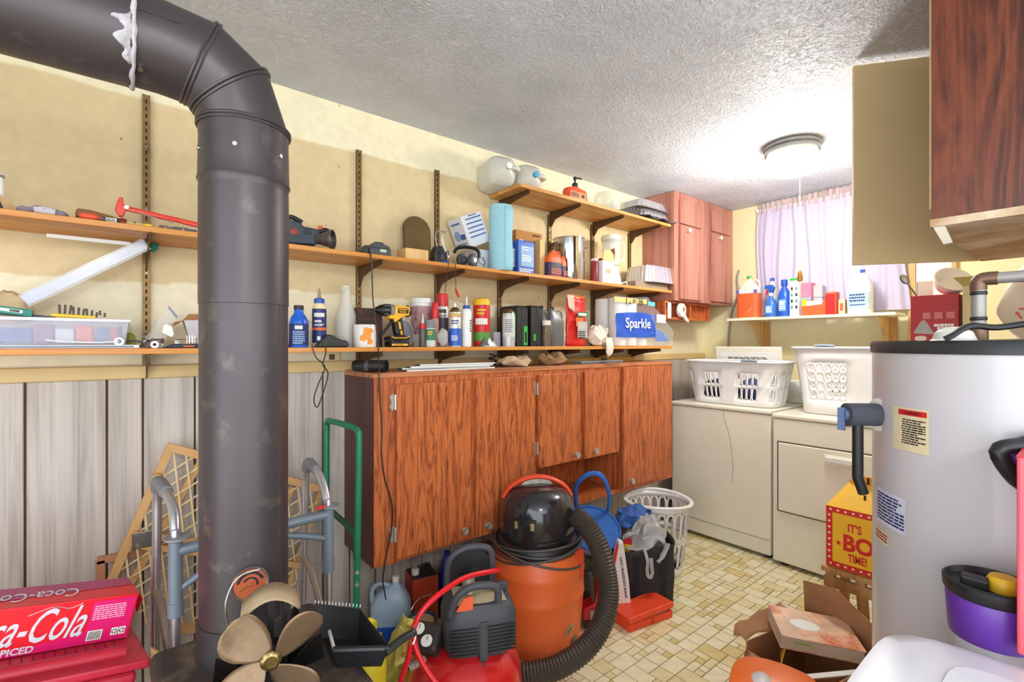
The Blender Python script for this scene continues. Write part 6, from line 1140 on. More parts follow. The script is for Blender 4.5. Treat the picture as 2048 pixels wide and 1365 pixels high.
t = thing('paint_tin','old tan paint tin behind the orange vacuum','paint tin',(1.47,1.975,0)); b = MB(); b.lathe([(.076,0),(.078,.004),(.078,.285),(.081,.29),(.076,.293),(.06,.286),(.001,.286)],30); b.build('tin', mat('tan_tin',(150,116,70),.5,.3,dirt=((90,70,50),.5,6)), t); b = MB(); b.lathe([(.079,.24),(.0795,.262)],30,cap=False); b.build('band', DSTEEL, t); b = MB(); b.tube([(-.08,-.01,.26),(-.06,-.07,.22),(.0,-.09,.2),(.06,-.07,.22),(.08,-.01,.26)],.0016,6,sm=4); b.build('wire_bail', STEEL, t)
YB = mat('yellow_carrier_film',(232,208,52),.35,var=.08,sss=.1); YG = mat('olive_yellow_film',(196,190,96),.4,var=.12,scale=16)
t = thing('yellow_bag','bright yellow plastic bag tied with upright handles','bag',(gpos(737,1.70).x,gpos(737,1.70).y,0)); b = MB(); b.lathe([(.045,0),(.062,.06),(.062,.16),(.055,.24),(.03,.285)],18); b.crumple(.022,22,3); b.build('body', YB, t, smooth=60, sub=1)
for s in (-1,1): b = MB(); b.tube([(s*.03,0,.27),(s*.022,0,.335),(0,-.01,.355),(s*-.004,-.012,.33),(s*.006,-.012,.28)],.010,8,sm=4,flat=.5); b.crumple(.006,40,4); b.build('handle', YB, t, smooth=60)
cloth('carrier_bag_heap','olive yellow carrier bag with black print, crumpled','bag',(gpos(800,1.84).x,gpos(800,1.84).y,0),(.065,.05,.12),YG,.06,13,5,group=None)
hb = bpy.data.objects['carrier_bag_heap']; an = math.atan2(-hb.location.y,-hb.location.x)
def bagtext(s_,w_,z_,off=.088): text(hb,s_,INK,w=w_,M=cylframe(an,off,z_),bold=.03)
bagtext('ILE OF YOU',.10,.075); 
cloth('yellow_bag_twist','lighter yellow bag twist lying above the olive bag','bag',(gpos(823,1.86).x,gpos(823,1.86).y,0),(.045,.035,.125),mat('lemon_film',(226,210,96),.4,var=.1),.05,16,8)
# ------------------------------------------------------------------ air compressor
TRED = mat('compressor_red',(200,26,28),.25,.1,var=.1,scale=8,dirt=((168,70,50),.62,6),coat=.4); SHR = mat('grey_black_shroud',(66,68,74),.55,var=.12,dirt=((160,146,118),.60,7)); 
cp = Vector((.925,1.385,0))
t = thing('air_compressor','red pancake air compressor with dusty grey shroud and gauges','air compressor',cp,rz=AZ-math.pi/2)
b = MB(); b.lathe([(.02,.05),(.12,.055),(.175,.085),(.193,.13),(.196,.18),(.188,.235),(.155,.285),(.09,.315),(.02,.322)],48); b.build('tank', TRED, t)
for k in range(4): a = k*1.571+.4; b = MB(); b.lathe([(.02,0),(.02,.03),(.012,.07)],12,(.13*math.cos(a),.13*math.sin(a),0)); b.build('foot', BLACK, t)
S_ = Matrix.Translation((.045,-.005,.30)) @ Matrix.Rotation(math.radians(14),4,'Z')
b = MB(S_); rr = []
for z_,k in ((0,.82),(.03,1),(.12,1),(.15,.93),(.168,.8)): rr.append([Vector((.122*k*math.copysign(abs(math.cos(a))**.45,math.cos(a)),.098*k*math.copysign(abs(math.sin(a))**.45,math.sin(a)),z_)) for a in [2*math.pi*j/40 for j in range(40)]])
b.ring_sweep(rr); sh = b.build('shroud', SHR, t, smooth=50)
for k in range(8):
    for s in (-1,1): b = MB(S_); b.box(s*.062-.046,s*.062+.046,-.1005,-.0965,.026+k*.0115,.0305+k*.0115); b.build('louvre', BLACK, sh, smooth=0)
b = MB(S_); b.sheet(lambda u,v: ((u-.5)*.17,(v-.5)*.13,.1695+.001*math.sin(u*20)),8,6); b.crumple(.002,40,2); b.build('dust_film', mat('tan_dust',(190,176,142),.95,var=.1), sh)
b = MB(S_); b.box(-.012,.016,-.103,-.09,.0,.125); b.build('front_spine', SHR, sh, smooth=0, bevel=.004)
b = MB(S_); b.tube([(-.105,-.08,.15),(-.085,-.085,.205),(-.04,-.085,.235),(.02,-.085,.235),(.05,-.085,.22),(.052,-.085,.18)],.0125,10,sm=5); b.build('carry_handle', SHR, t)
b = MB(S_); b.prism([(-.085,.16),(-.03,.16),(-.03,.205),(-.06,.20)],-.083,-.079,'XZ'); b.build('orange_label', mat('orange_sticker',(236,96,52),.5), t, smooth=0)
b = MB(S_); b.box(.05,.105,.0,.02,.168,.196); b.build('cord_cleat', DGREY, t, smooth=0, bevel=.004)
b = MB(S_); b.tube([(-.10,.06,.15),(-.09,.06,.26),(-.04,.06,.30),(.03,.06,.30),(.06,.06,.27),(.06,.06,.16)],.012,10,sm=5); b.build('rear_handle', DGREY, t)
b = MB(S_); b.prism([(-.095,.14),(-.085,.25),(-.04,.29),(.03,.29),(.05,.26),(.05,.14)],.062,.07,'XZ'); b.build('rear_panel', BLACK, t, smooth=0)
b = MB(S_); b.cyl((-.03,.0,.17),(-.03,.02,.225),.022,n=16); b.build('cylinder_head', mat('pale_cast_alloy',(170,160,140),.5,.5), t)
G_ = Matrix.Translation((-.115,-.03,.30)) @ Matrix.Rotation(math.radians(-14),4,'Z') @ Matrix.Rotation(math.radians(38),4,'X')
b = MB(G_); b.box(-.05,.05,-.035,.055,.0,.075); gb = b.build('gauge_block', mat('brown_black_plastic',(54,46,44),.5,var=.15), t, smooth=0, bevel=.014,seg=3)
for dx,dy_ in ((-.024,.034),(.014,.002)):
    b = MB(G_ @ Matrix.Translation((dx,dy_-.01,.075))); b.lathe([(.021,0),(.022,.004),(.019,.006)],22); b.build('gauge_bezel', BLACK, gb)
    b = MB(G_ @ Matrix.Translation((dx,dy_-.01,.0765))); b.lathe([(.019,.0045),(.001,.0048)],22); gd = b.build('gauge_dial', PAPER, gb); b = MB(G_ @ Matrix.Translation((dx,dy_-.01,.0818))); b.box(-.001,.001,0,.015,0,.0006); b.build('gauge_needle', INK, gb, smooth=0)
for q0,q1 in (((-.12,-.085,.30),(-.165,-.115,.285)),((-.055,-.09,.295),(-.04,-.145,.26))):
    q0,q1 = Vector(q0),Vector(q1); b = MB(); 
    b.tube([q0.lerp(q1,k/12) for k in range(13)],lambda s: .0125 if int(s*12) % 2 else .0105,12); cpl = b.build('air_coupler', CHROME, t); b = MB(); b.cyl(q1,q1+(q1-q0)*.04,.006,n=10); b.build('coupler_bore', BLACK, cpl)
b = MB(); b.cyl((-.16,-.03,.31),(-.13,-.02,.31),.022,n=16); b.build('regulator_knob', BLACK, t)
b = MB(); b.tube([(.07,-.105,.30),(.08,-.13,.27),(.10,-.165,.23),(.12,-.19,.17),(.14,-.21,.08),(.12,-.22,.02)],.005,8,sm=4); b.build('power_cord', DGREY, t)
HOSE = mat('red_air_hose',(222,26,38),.3,var=.05)
L_ = lambda px,py,d: at(px,py,d=d)
hp = [L_(1000,1141,1.74),L_(985,1143,1.66),L_(930,1156,1.58),L_(880,1188,1.50),L_(845,1222,1.46),L_(826,1262,1.44),L_(818,1310,1.43),L_(800,1370,1.43),L_(790,1430,1.44)]
t = thing('air_hose','red rubber air hose looping over the compressor','hose',(hp[0].x,hp[0].y,.0)); o_ = Vector(t.location)
b = MB(); b.tube([p-o_ for p in hp],.0085,10,sm=5); b.build('upper_loop', HOSE, t)
b = MB(); b.tube([L_(*q)-o_ for q in ((826,1262,1.43),(832,1300,1.42),(855,1345,1.40),(890,1390,1.38))],.0085,10,sm=5); b.build('lower_loop', HOSE, t)
for k in range(3): b = MB(); b.tube([Vector((cp.x+(.225+.012*k)*math.cos(a),cp.y+(.225+.008*k)*math.sin(a),.01+.014*k))-o_ for a in [math.radians(-100+9*j) for j in range(23)]],.0085,8); b.build('floor_coil', HOSE, t)
# ------------------------------------------------------------------ orange drum vacuum
VO = mat('vacuum_orange',(226,104,48),.42,var=.06,scale=4,dirt=((190,84,40),.64,5)); VB = mat('glossy_black_dome',(34,34,38),.18,var=.15,coat=.5,dirt=((96,88,78),.70,7))
vp = Vector((1.462,1.608,0)); d_ = 2.165; to = math.atan2(-vp.y,-vp.x)
t = thing('shop_vacuum','large orange drum vacuum with black motor head','vacuum',vp)
b = MB(); b.lathe([(.172,.0),(.182,.012),(.190,.05),(.192,.058),(.190,.066),(.206,.235),(.209,.243),(.206,.252),(.206,.335),(.209,.343),(.206,.352),(.199,.395),(.187,.42),(.17,.425)],48); b.build('drum', VO, t)
b = MB(); b.lathe([(.172,.415),(.180,.42),(.184,.44),(.178,.462),(.168,.47)],48); b.build('latch_ring', BLACK, t)
b = MB(); b.lathe([(.160,.468),(.167,.49),(.167,.56),(.162,.61),(.148,.65),(.115,.678),(.07,.692),(.02,.696)],48); b.build('motor_head', VB, t)
F_ = lambda an_,r_,z_: cylframe(to+an_,r_,z_)
b = MB(); 
for i in range(8):
    a0,a1 = to-.62+.6*i/8,to-.62+.6*(i+1)/8; b.add([(.1665*math.cos(a),.1665*math.sin(a),z_) for a,z_ in ((a0,.53),(a1,.53),(a1,.59),(a0,.59))],[(0,1,2,3)])
b.build('switch_panel', BLACK, t, smooth=0, fix=False)
for a in (-.55,-.12): patch(t,mat('brass_label',(150,130,84),.5),.016,.03,F_(a,.168,.56),'switch_label')
b = MB(); M_ = Matrix.Rotation(math.radians(8),4,'Z') @ Matrix.Rotation(AZ-math.pi/2,4,'Z'); 
b = MB(M_); b.tube([(-.152,0,.64),(-.125,0,.682),(-.065,0,.715),(0,0,.725),(.065,0,.714),(.125,0,.68),(.154,0,.636)],.018,10,sm=4,flat=.55); b.build('carry_handle', mat('red_orange_handle',(226,76,44),.4), t)
b = MB(M_); b.prism([(-.075,.69),(.075,.685),(.05,.715),(0,.722),(-.05,.717)],-.004,.004,'XZ'); b.build('handle_label', mat('grey_speckled_label',(176,170,160),.6,var=.2,scale=60), t, smooth=0)
CRD = mat('grey_cord',(78,72,68),.5)
for k,(r0,z0,tilt,ph) in enumerate(((.19,.452,.012,.3),(.196,.44,.02,1.6),(.193,.462,.016,3.0),(.205,.415,.05,-.9),(.2,.43,.035,2.2))):
    b = MB(); b.tube([(r0*math.cos(a),r0*math.sin(a),z0+tilt*math.sin(a+ph)) for a in [2*math.pi*j/40 for j in range(40)]],.0045,7,closed=True); b.build('cord_wrap', CRD, t)
b = MB(); e = to+1.15; b.box(-.018,.018,-.012,.012,.32,.44,Matrix.Translation((.198*math.cos(e),.198*math.sin(e),0)) @ Matrix.Rotation(e,4,'Z')); b.build('latch', mat('deep_orange_latch',(196,62,26),.4), t, smooth=0, bevel=.004)
b = MB(); e = to+.95; b.ball((.178*math.cos(e),.178*math.sin(e),.06),(.03,.03,.035),12,8); b.build('caster_recess', mat('dusty_recess',(120,96,66),.9), t)
patch(t,mat('silver_sticker',(180,170,140),.4,.4),.05,.022,F_(.75,.199,.13) @ Matrix.Rotation(.6,4,'Z'),'brand_sticker'); fine(t,INK,.04,.012,2,F_(.75,.2,.13) @ Matrix.Rotation(.6,4,'Z'),3)
for k in range(4): a = k*1.571+.5; b = MB(); b.lathe([(.02,0),(.022,.01),(.02,.02)],12,(.15*math.cos(a),.15*math.sin(a),-.0)); b.build('caster', BLACK, t)
hpts = [(1146,1030,2.10),(1172,1052,2.07),(1198,1095,2.03),(1213,1150,1.99),(1216,1200,1.95),(1202,1252,1.91),(1168,1300,1.875),(1115,1335,1.855),(1060,1349,1.85),(1010,1352,1.86)]
W_ = smooth_path([at(*q[:2],d=q[2])-vp for q in hpts],16)
b = MB(); b.tube(W_,lambda s: .041+(.0035 if int(s*(len(W_)-1)) % 2 else -.001),12); b.build('ribbed_hose', mat('brown_black_hose',(62,54,46),.5,var=.1), t, smooth=30)
# ------------------------------------------------------------------ pile beyond the vacuum
def grid_wall(t, P, us, vs, hole, m, name='wall', solid=.003, closed=True):
    """basket wall over a (u, v) grid; hole(i, j) -> (fx, fy, power) cuts a rounded opening into that cell"""
    b = MB(); 
    for i in range(len(us)-1):
        for j in range(len(vs)-1):
            u0,u1,v0,v1 = us[i],us[i+1],vs[j],vs[j+1]; h_ = hole(i,j)
            if not h_: b.add([P(u0,v0),P(u1,v0),P(u1,v1),P(u0,v1)],[(0,1,2,3)]); continue
            fx,fy,pw = h_; n = 16; out = []; inn = []
            for k in range(n):
                a = 2*math.pi*(k+.5)/n; c,s = math.cos(a),math.sin(a); q = max(abs(c),abs(s)); e = (abs(c)**pw+abs(s)**pw)**(-1/pw)
                out.append(P((u0+u1)/2+(u1-u0)/2*c/q,(v0+v1)/2+(v1-v0)/2*s/q)); inn.append(P((u0+u1)/2+(u1-u0)/2*fx*c*e,(v0+v1)/2+(v1-v0)/2*fy*s*e))
            b.add(out+inn,[(k,(k+1) % n,n+(k+1) % n,n+k) for k in range(n)])
    o = b.build(name,m,t,smooth=50); 
    bm = bmesh.new(); bm.from_mesh(o.data); bmesh.ops.remove_doubles(bm,verts=bm.verts,dist=.0008); bmesh.ops.recalc_face_normals(bm,faces=bm.faces); bm.to_mesh(o.data); bm.free()
    q = o.modifiers.new('solid','SOLIDIFY'); q.thickness = solid; q.offset = 0; return o
def se(a,p): c,s = math.cos(a),math.sin(a); k = (abs(c)**p+abs(s)**p)**(-1/p); return c*k,s*k
BWH = mat('white_basket_plastic',(236,236,236),.35,var=.02)
bc = Vector((2.455,1.655,0))
t = thing('laundry_basket','round white slotted laundry basket on floor under the cabinet','laundry basket',bc)
P_ = lambda u,v: Vector((math.cos(2*math.pi*u)*(.135+.045*v),math.sin(2*math.pi*u)*(.135+.045*v),.005+.405*v))
grid_wall(t,P_,[k/22 for k in range(23)],[0,.12,.48,.54,.92,1],lambda i,j: (.62,.9,4) if j in (1,3) else None,BWH)
b = MB(); b.lathe([(.135,.004),(.001,.004)],28); b.build('bottom', BWH, t); b = MB(); b.tube([(.187*math.cos(a),.187*math.sin(a),.412+.006*math.sin(2*a)) for a in [2*math.pi*k/40 for k in range(40)]],.012,8,closed=True,flat=.7); b.build('rim', BWH, t)
DEN = mat('blue_denim',(54,92,160),.85,var=.2,scale=30); 
cloth('folded_jeans','crumpled blue denim jeans spilling in front of basket','jeans',(2.20,1.63,.31),(.115,.085,.055),DEN,.05,16,3)
cloth('white_cloth','small white cloth lying on the blue jeans','cloth',(2.20,1.585,.35),(.06,.045,.02),mat('blueish_white_cloth',(216,222,234),.8),.02,20,6)
t = thing('wicker_tray','brown wicker tray under the blue jeans','tray',(2.14,1.775,.0)); b = MB(); b.lathe([(.11,.0),(.12,.24),(.135,.29),(.13,.295),(.12,.27),(.001,.26)],24,sq=(1,.8)); b.build('bowl', mat('brown_wicker',(150,104,58),.7,scale=60,bump=.5), t); b = MB(); b.tube([(.133*math.cos(a),.106*math.sin(a),.295) for a in [2*math.pi*k/30 for k in range(30)]],.006,7,closed=True); b.build('rim', mat('brown_wicker',(150,104,58)), t)
BFAB = mat('black_nonwoven_fabric',(44,42,42),.85,var=.12,scale=50,bump=.2)
tp = Vector((2.115,1.51,0)); t = thing('tote_bag','black fabric shopping tote filled with plastic bags','tote bag',tp,rz=AZ-math.pi/2+.12)
def tw(u,v):
    c,s = se(2*math.pi*u,6); k = 1+.06*v+.03*math.sin(5*v+u*9); return Vector((.14*c*k+.008*math.sin(v*7+u*12),.075*s*k+.006*math.sin(v*5+u*20),.001+.30*v+.02*v*math.sin(2*math.pi*u+1)))
grid_wall(t,tw,[k/32 for k in range(33)],[k/10 for k in range(11)],lambda i,j: None,BFAB,'fabric')
for x_ in (-.07,.07): b = MB(); b.add([tuple(Vector((x_-.014,-.083-.004*k/6,.02+.04*k))) for k in range(7)]+[tuple(Vector((x_+.014,-.083-.004*k/6,.02+.04*k))) for k in range(7)],[(k,k+1,8+k,7+k) for k in range(6)]); b.build('strap', mat('black_webbing',(28,27,27),.8), t, smooth=0, solid=.002)
b = MB(); b.box(-.12,.12,-.086,-.084,.12,.123); b.build('hem_seam', MT['black_webbing'], t, smooth=0)
b = MB(Matrix.Translation((.148,-.02,.235)) @ Matrix.Rotation(math.pi/2,4,'Y')); b.lathe([(.005,0),(.011,0),(.011,.003),(.005,.003)],16,cap=False); b.build('grommet', STEEL, t)
b = MB(); b.box(-.08,.08,-.05,.05,.002,.2); b.build('filling', mat('dark_filling',(50,48,46),.9), t, smooth=0)
GB = mat('grey_carrier_film',(176,176,174),.25,alpha=.8,var=.12,scale=14)
c_ = tp+Vector((.02,-.0,.25)); cloth('grey_plastic_bag','translucent grey plastic bag stuffed into the black tote','bag',c_,(.12,.08,.065),GB,.075,13,4,n=28,mm=18,rz=-.6)
fwd = Vector((-FW[0],-FW[1],0)); rgt = Vector((RT[0],RT[1],0))
t = thing('bag_handles','grey plastic bag handles hanging over the tote side','bag handle',tp+fwd*.10); b = MB(); b.tube([rgt*(-.02)+Vector((0,0,.30))-fwd*.02,rgt*(-.01)+fwd*.012+Vector((0,0,.25)),rgt*(-.012)+fwd*.014+Vector((0,0,.19)),rgt*.0+fwd*.014+Vector((0,0,.165)),rgt*.012+fwd*.014+Vector((0,0,.19)),rgt*.008+fwd*.012+Vector((0,0,.26))],.009,8,sm=5,flat=.4); b.crumple(.004,50,3); b.build('long_loop', GB, t, smooth=60); b = MB(); b.tube([rgt*.04+Vector((0,0,.24))+fwd*.012,rgt*.07+Vector((0,0,.27)),rgt*.10+Vector((0,0,.32))-fwd*.02],.016,8,sm=4,flat=.4); b.crumple(.006,40,5); b.build('short_loop', GB, t, smooth=60)
t = thing('snack_packet','small yellow and red packet in the black tote','packet',tp-rgt*.09+fwd*.02+Vector((0,0,.22)),rz=AZ-math.pi/2); b = MB(); b.prism([(-.018,0),(.014,0),(.022,.085),(-.02,.09)],-.012,.012,'XZ'); b.build('pack', YELLOW, t, smooth=0, bevel=.004); b = MB(); b.prism([(-.02,.078),(.022,.073),(.024,.1),(-.018,.1)],-.0125,.0125,'XZ'); b.build('red_top', RED, t, smooth=0)
# white printed bag between hose and tote
t = thing('printed_bag','tall white printed sack beside the black hose','sack',at(1243,1203,d=2.33)*1.0,rz=AZ-math.pi/2+.05); t.location.z = 0; t.location.x -= .0
t.location = gpos(1240,2.36)
b = MB(); b.prism([(-.045,0),(.055,0),(.04,.17),(.012,.36),(-.012,.37),(-.03,.30),(-.05,.1)],-.02,.02,'XZ'); b.build('sack', mat('glossy_white_sack',(228,224,224),.4,var=.04), t, smooth=0, bevel=.008)
M_ = face_y(.012,-.0205,.19) @ Matrix.Rotation(math.radians(98),4,'Z'); text(t,'www.conzzwer.com',INK,w=.20,M=M_,bold=.02)
b = MB(); b.prism([(-.03,.25),(-.012,.345),(-.018,.36),(-.036,.30)],-.0212,-.0202,'XZ'); b.build('red_stripe', RED, t, smooth=0)
for dx,dz,r_ in ((-.008,.03,.011),(.012,.034,.007),(.0,.045,.006),(.018,.02,.008)): b = MB(); b.ball((dx,-.0205,dz),(r_,.0008,r_*.8),10,5); b.build('printed_blotch', INK, t)
# blue basket with handle
BB = mat('blue_woven_straw',(44,98,178),.8,var=.15,scale=50,bump=.4); BW = mat('blue_white_weave',(168,196,226),.8,var=.3,scale=40,bump=.5)
q = gpos(1186,2.46); t = thing('woven_basket','blue woven basket with tall handle tipped towards the room','basket',(q.x,q.y,.385),rot=(math.radians(42),math.radians(10),AZ-math.pi/2))
t.scale = (1.12,1.12,1.12)
b = MB(); b.lathe([(.06,-.16),(.09,-.14),(.115,-.05),(.125,0)],28,cap=False,sq=(1,.85)); b.build('outside', BW, t, solid=.002)
b = MB(); b.lathe([(.122,0),(.112,-.05),(.088,-.132),(.001,-.15)],28,sq=(1,.85)); b.build('lining', BB, t)
b = MB(); b.tube([(.125*math.cos(a),.106*math.sin(a),.0) for a in [2*math.pi*k/30 for k in range(30)]],.006,7,closed=True); b.build('rim', BB, t)
b = MB(); b.tube([(-.075,.09,-.01),(-.10,.14,.09),(-.06,.17,.155),(.0,.17,.165),(.055,.13,.09),(.07,.095,.0)],.009,8,sm=5,flat=1.4); b.build('handle', BB, t)
b = MB(); b.sheet(lambda u,v: ((u-.5)*.17,-.095+.05*v,-.01-.03*math.sin(u*3.1)-.02*v),10,4); b.crumple(.01,30,2); b.build('silver_packet', mat('grey_silver_film',(196,194,190),.3,.2), t, smooth=60)
o = cloth('dark_plaid_cloth','dark green plaid cloth bundled behind the black hose','cloth',(gpos(1192,2.44).x,gpos(1192,2.44).y,.0),(.085,.06,.13),mat('dark_green_plaid',(64,76,58),.9,var=.4,scale=26,dirt=((126,116,52),.55,20)),.06,12,6)
t = thing('orange_seed_packet','small orange and green packet below the blue basket','packet',gpos(1212,2.42)+Vector((0,0,.275)),rot=(-.5,.2,AZ-math.pi/2)); b = MB(); b.box(-.02,.03,-.004,.004,-.02,.02); b.build('sleeve', mat('deep_green_sleeve',(24,76,50),.5), t, smooth=0); patch(t,ORANGE,.026,.03,face_y(.008,-.0044,.0),'orange_panel')
q = gpos(1186,2.28); t = thing('floor_jack','small red trolley jack beside the vacuum drum','jack',(q.x,q.y,0),rz=AZ-math.pi/2); b = MB(); b.prism([(-.05,.02),(.045,.02),(.05,.10),(.03,.20),(.02,.21),(.0,.12),(-.05,.09)],-.04,.04,'XZ'); b.build('frame', RED, t, smooth=0, bevel=.005); b = MB(); b.cyl((0,-.02,.12),(-.02,-.02,.25),.012,n=12); b.build('handle_socket', DGREY, t); b = MB(); b.cyl((-.03,-.045,.022),(-.03,.045,.022),.022,n=16); b.build('wheel', BLACK, t); b = MB(); b.cyl((.03,-.045,.022),(.03,.045,.022),.022,n=16); b.build('wheel', BLACK, t); b = MB(); b.box(-.02,.02,-.05,-.04,.05,.09); b.build('label_plate', mat('grey_plate',(160,160,160),.4), t, smooth=0)
# orange plastic case on the floor
OC = mat('signal_orange_case',(226,72,36),.4,var=.05)
t = thing('orange_case','flat orange plastic tool case on the tiled floor','case',(1.955,1.405,0),rz=-.2)
b = MB(); b.box(-.135,.135,-.065,.065,.003,.04); b.build('base', OC, t, smooth=0, bevel=.005)
b = MB(); b.box(-.14,.138,-.072,.068,0,.026,Matrix.Translation((0,0,.046)) @ Matrix.Rotation(-.04,4,'Y') @ Matrix.Rotation(-.05,4,'X')); b.build('lid', OC, t, smooth=0, bevel=.005)
for x_ in (.0,.012): b = MB(); b.box(x_,x_+.004,-.0665,-.064,.006,.038); b.build('rib', mat('dark_orange',(170,48,22),.5), t, smooth=0)
b = MB(); b.box(-.1,.1,-.06,.05,.036,.05); b.build('contents', mat('grey_tools',(120,112,106),.5,.4,var=.3,scale=60), t, smooth=0)
# ------------------------------------------------------------------ baskets on the machines
t = thing('laundry_basket','long white laundry basket with slotted sides on washer','laundry basket',(3.30,1.585,.913))
P_ = lambda u,v: Vector((se(2*math.pi*u,5)[0]*.155*(.86+.16*v),se(2*math.pi*u,5)[1]*.315*(.86+.16*v),.02*(1-v)*0+.002+.285*v))
us = [k/64 for k in range(65)]
grid_wall(t,P_,us,[0,.14,.42,.47,.75,1],lambda i,j: (.6,.92,5) if j in (1,3) and (i % 32) in (2,3,4,5,8,9,11,12,13,14,17,18,19,21,22,23,26,27,28,29) else None,BWH)
b = MB(); b.add([P_(k/64,.0) for k in range(64)],[tuple(range(64))]); b.build('bottom', BWH, t)
b = MB(); b.tube([Vector((se(2*math.pi*k/64,5)[0]*.166,se(2*math.pi*k/64,5)[1]*.33,.288)) for k in range(64)],.013,8,closed=True,flat=.6); b.build('rim', BWH, t)
b = MB(); b.tube([(-.172,-.20,.296),(-.174,-.15,.299),(-.172,-.10,.296)],.009,8,sm=3); b.build('handle', mat('blue_grey_handle',(140,160,182),.4), t)
for k,(y_,c) in enumerate(((.16,(44,44,60)),(-.08,(60,70,110)),(.02,(196,190,186)))):
    cloth('laundry','%s laundry heaped in the basket on the washer' % ('dark','navy','pale')[k],'clothes',(3.30,1.585+y_,.918),(.075,.07,.08),mat('laundry_%d' % k,c,.9,var=.2,scale=30),.04,14,k+2,group='laundry in the washer basket')
t = thing('laundry_basket','tall white laundry basket with oval holes on dryer','laundry basket',(3.35,.955,.906))
P_ = lambda u,v: Vector((se(2*math.pi*u,6)[0]*.17*(.88+.14*v),se(2*math.pi*u,6)[1]*.25*(.82+.2*v),.002+.385*v))
grid_wall(t,P_,[k/40 for k in range(41)],[0,.22,.36,.50,.64,.78,.86,1],lambda i,j: (.66,.62,2) if j in (1,2,3,4) and (16 <= i <= 20 or i in (6,7,8,11,12,13,1,2,3,26,27,28)) else None,BWH)
b = MB(); b.add([P_(k/40,.0) for k in range(40)],[tuple(range(40))]); b.build('bottom', BWH, t)
b = MB(); b.tube([Vector((se(2*math.pi*k/64,6)[0]*.178,se(2*math.pi*k/64,6)[1]*.262,.39)) for k in range(64)],.012,8,closed=True,flat=.6); b.build('rim', BWH, t)
b = MB(); b.tube([(-.182,.02,.40),(-.184,.07,.404),(-.182,.12,.40)],.008,8,sm=3); b.build('handle', mat('blue_grey_handle',(140,160,182)), t)
# ------------------------------------------------------------------ curtains and window shelf
CURT = bpy.data.materials.new('lilac_curtain_cloth'); CURT.use_nodes = True; nt = CURT.node_tree; N = nt.nodes; L = nt.links; P = N['Principled BSDF']
P.inputs['Base Color'].default_value = (*lin((196,189,214)),1); P.inputs['Roughness'].default_value = .9
tr = N.new('ShaderNodeBsdfTranslucent'); tr.inputs[0].default_value = (*lin((236,230,246)),1); mx = N.new('ShaderNodeMixShader'); mx.inputs[0].default_value = .05
mpc = _coord(N,L); nz_ = _noise(N,L,mpc,140,2); _bump(N,L,nz_.outputs[0],P,.15)
L.new(P.outputs[0],mx.inputs[1]); L.new(tr.outputs[0],mx.inputs[2]); L.new(mx.outputs[0],N['Material Output'].inputs[0])
CH = mat('taupe_curtain_header',(196,178,178),.9,var=.08,scale=30)
t = thing('curtain_rod','white curtain rod with gathered taupe header','curtain rod',(3.735,1.22,2.315)); b = MB(); b.cyl((0,-.44,0),(0,.44,0),.006,n=10); b.build('rod', WHITE, t)
for s in (-1,1): b = MB(); b.box(-.004,.043,s*.43-.008,s*.43+.008,-.012,.012); b.build('end_bracket', WHITE, t, smooth=0)
for k,(y0,y1,bot,lab,ph) in enumerate(((1.635,1.245,1.50,'pale lilac curtain panel nearest the reddish cupboards',.3),(1.235,.80,1.50,'pale lilac curtain panel partly behind the open door',1.7))):
    t = thing('window_curtain',lab,'curtain',(3.735,(y0+y1)/2,1.5),group='curtains'); ym = (y0+y1)/2
    def cf(u,v,y0=y0,y1=y1,k=k,ph=ph,ym=ym):
        y = y0+(y1-y0)*u; f = math.sin(u*26+ph)+.5*math.sin(u*57+ph*2); z = .03+.78*v
        sh = (.035*math.sin(math.pi*(1-v))*(1-2*u)*.6) if k == 0 else (-.05*(1-v)*u if v < .6 else -.05*.4*u)
        return (-.012+.012*f*(.5+.5*(1-v))-.0, y-ym+sh-.01*math.sin(v*5+u*8), z)
    b = MB(); b.sheet(cf,70,14); b.build('cloth', CURT, t, smooth=60)
    b = MB(); b.sheet(lambda u,v: (-.012+.012*math.sin(u*70)+.004*math.sin(u*131),y0+(y1-y0)*u-ym,.785+.075*v),90,3); b.build('gathered_header', CH, t, smooth=60)
t = thing('window_shelf','narrow worn white shelf beneath the curtained window','shelf',(3.63,1.265,1.487)); o_ = Vector(t.location)
b = loc(t); b.box(3.49,3.72,.765,1.765,1.487,1.505); b.build('board', mat('worn_cream_paint',(236,226,196),.6,var=.05,dirt=((150,110,60),.68,20)), t, smooth=0, bevel=.002)
for y_ in (1.62,.86):
    b = loc(t); b.prism([(3.50,1.486),(3.765,1.486),(3.765,1.30),(3.74,1.30),(3.70,1.33),(3.65,1.40),(3.58,1.45)],y_-.009,y_+.009,'XZ'); b.build('bracket', PLY, t, smooth=0); b = loc(t); b.box(3.745,3.768,y_-.045,y_+.0-.01,1.30,1.486); b.build('cleat', mat('tan_cleat',(196,148,84),.6), t, smooth=0)
SX = 3.60; ys = lambda px: at(px,HZ,X=SX).y
def zs(py,px): return at(px,py,X=SX).z
R90 = -math.pi/2
def wj(name,label,l,r,top,m,capm,d=.09,band=None,group=None,neck=.2,capx=0,grip=True,dx=0):
    y0,y1 = ys(l),ys(r); h_ = zs(top,(l+r)/2)-1.505
    return jug(name,label,'jug',(SX+dx,(y0+y1)/2,1.505),abs(y0-y1)*.92,d,h_,m,capm,rz=R90,band=band,neck=neck,capx=capx,grip=grip,group=group), abs(y0-y1), h_
ORL = mat('orange_juice_label',(232,96,48),.45); 
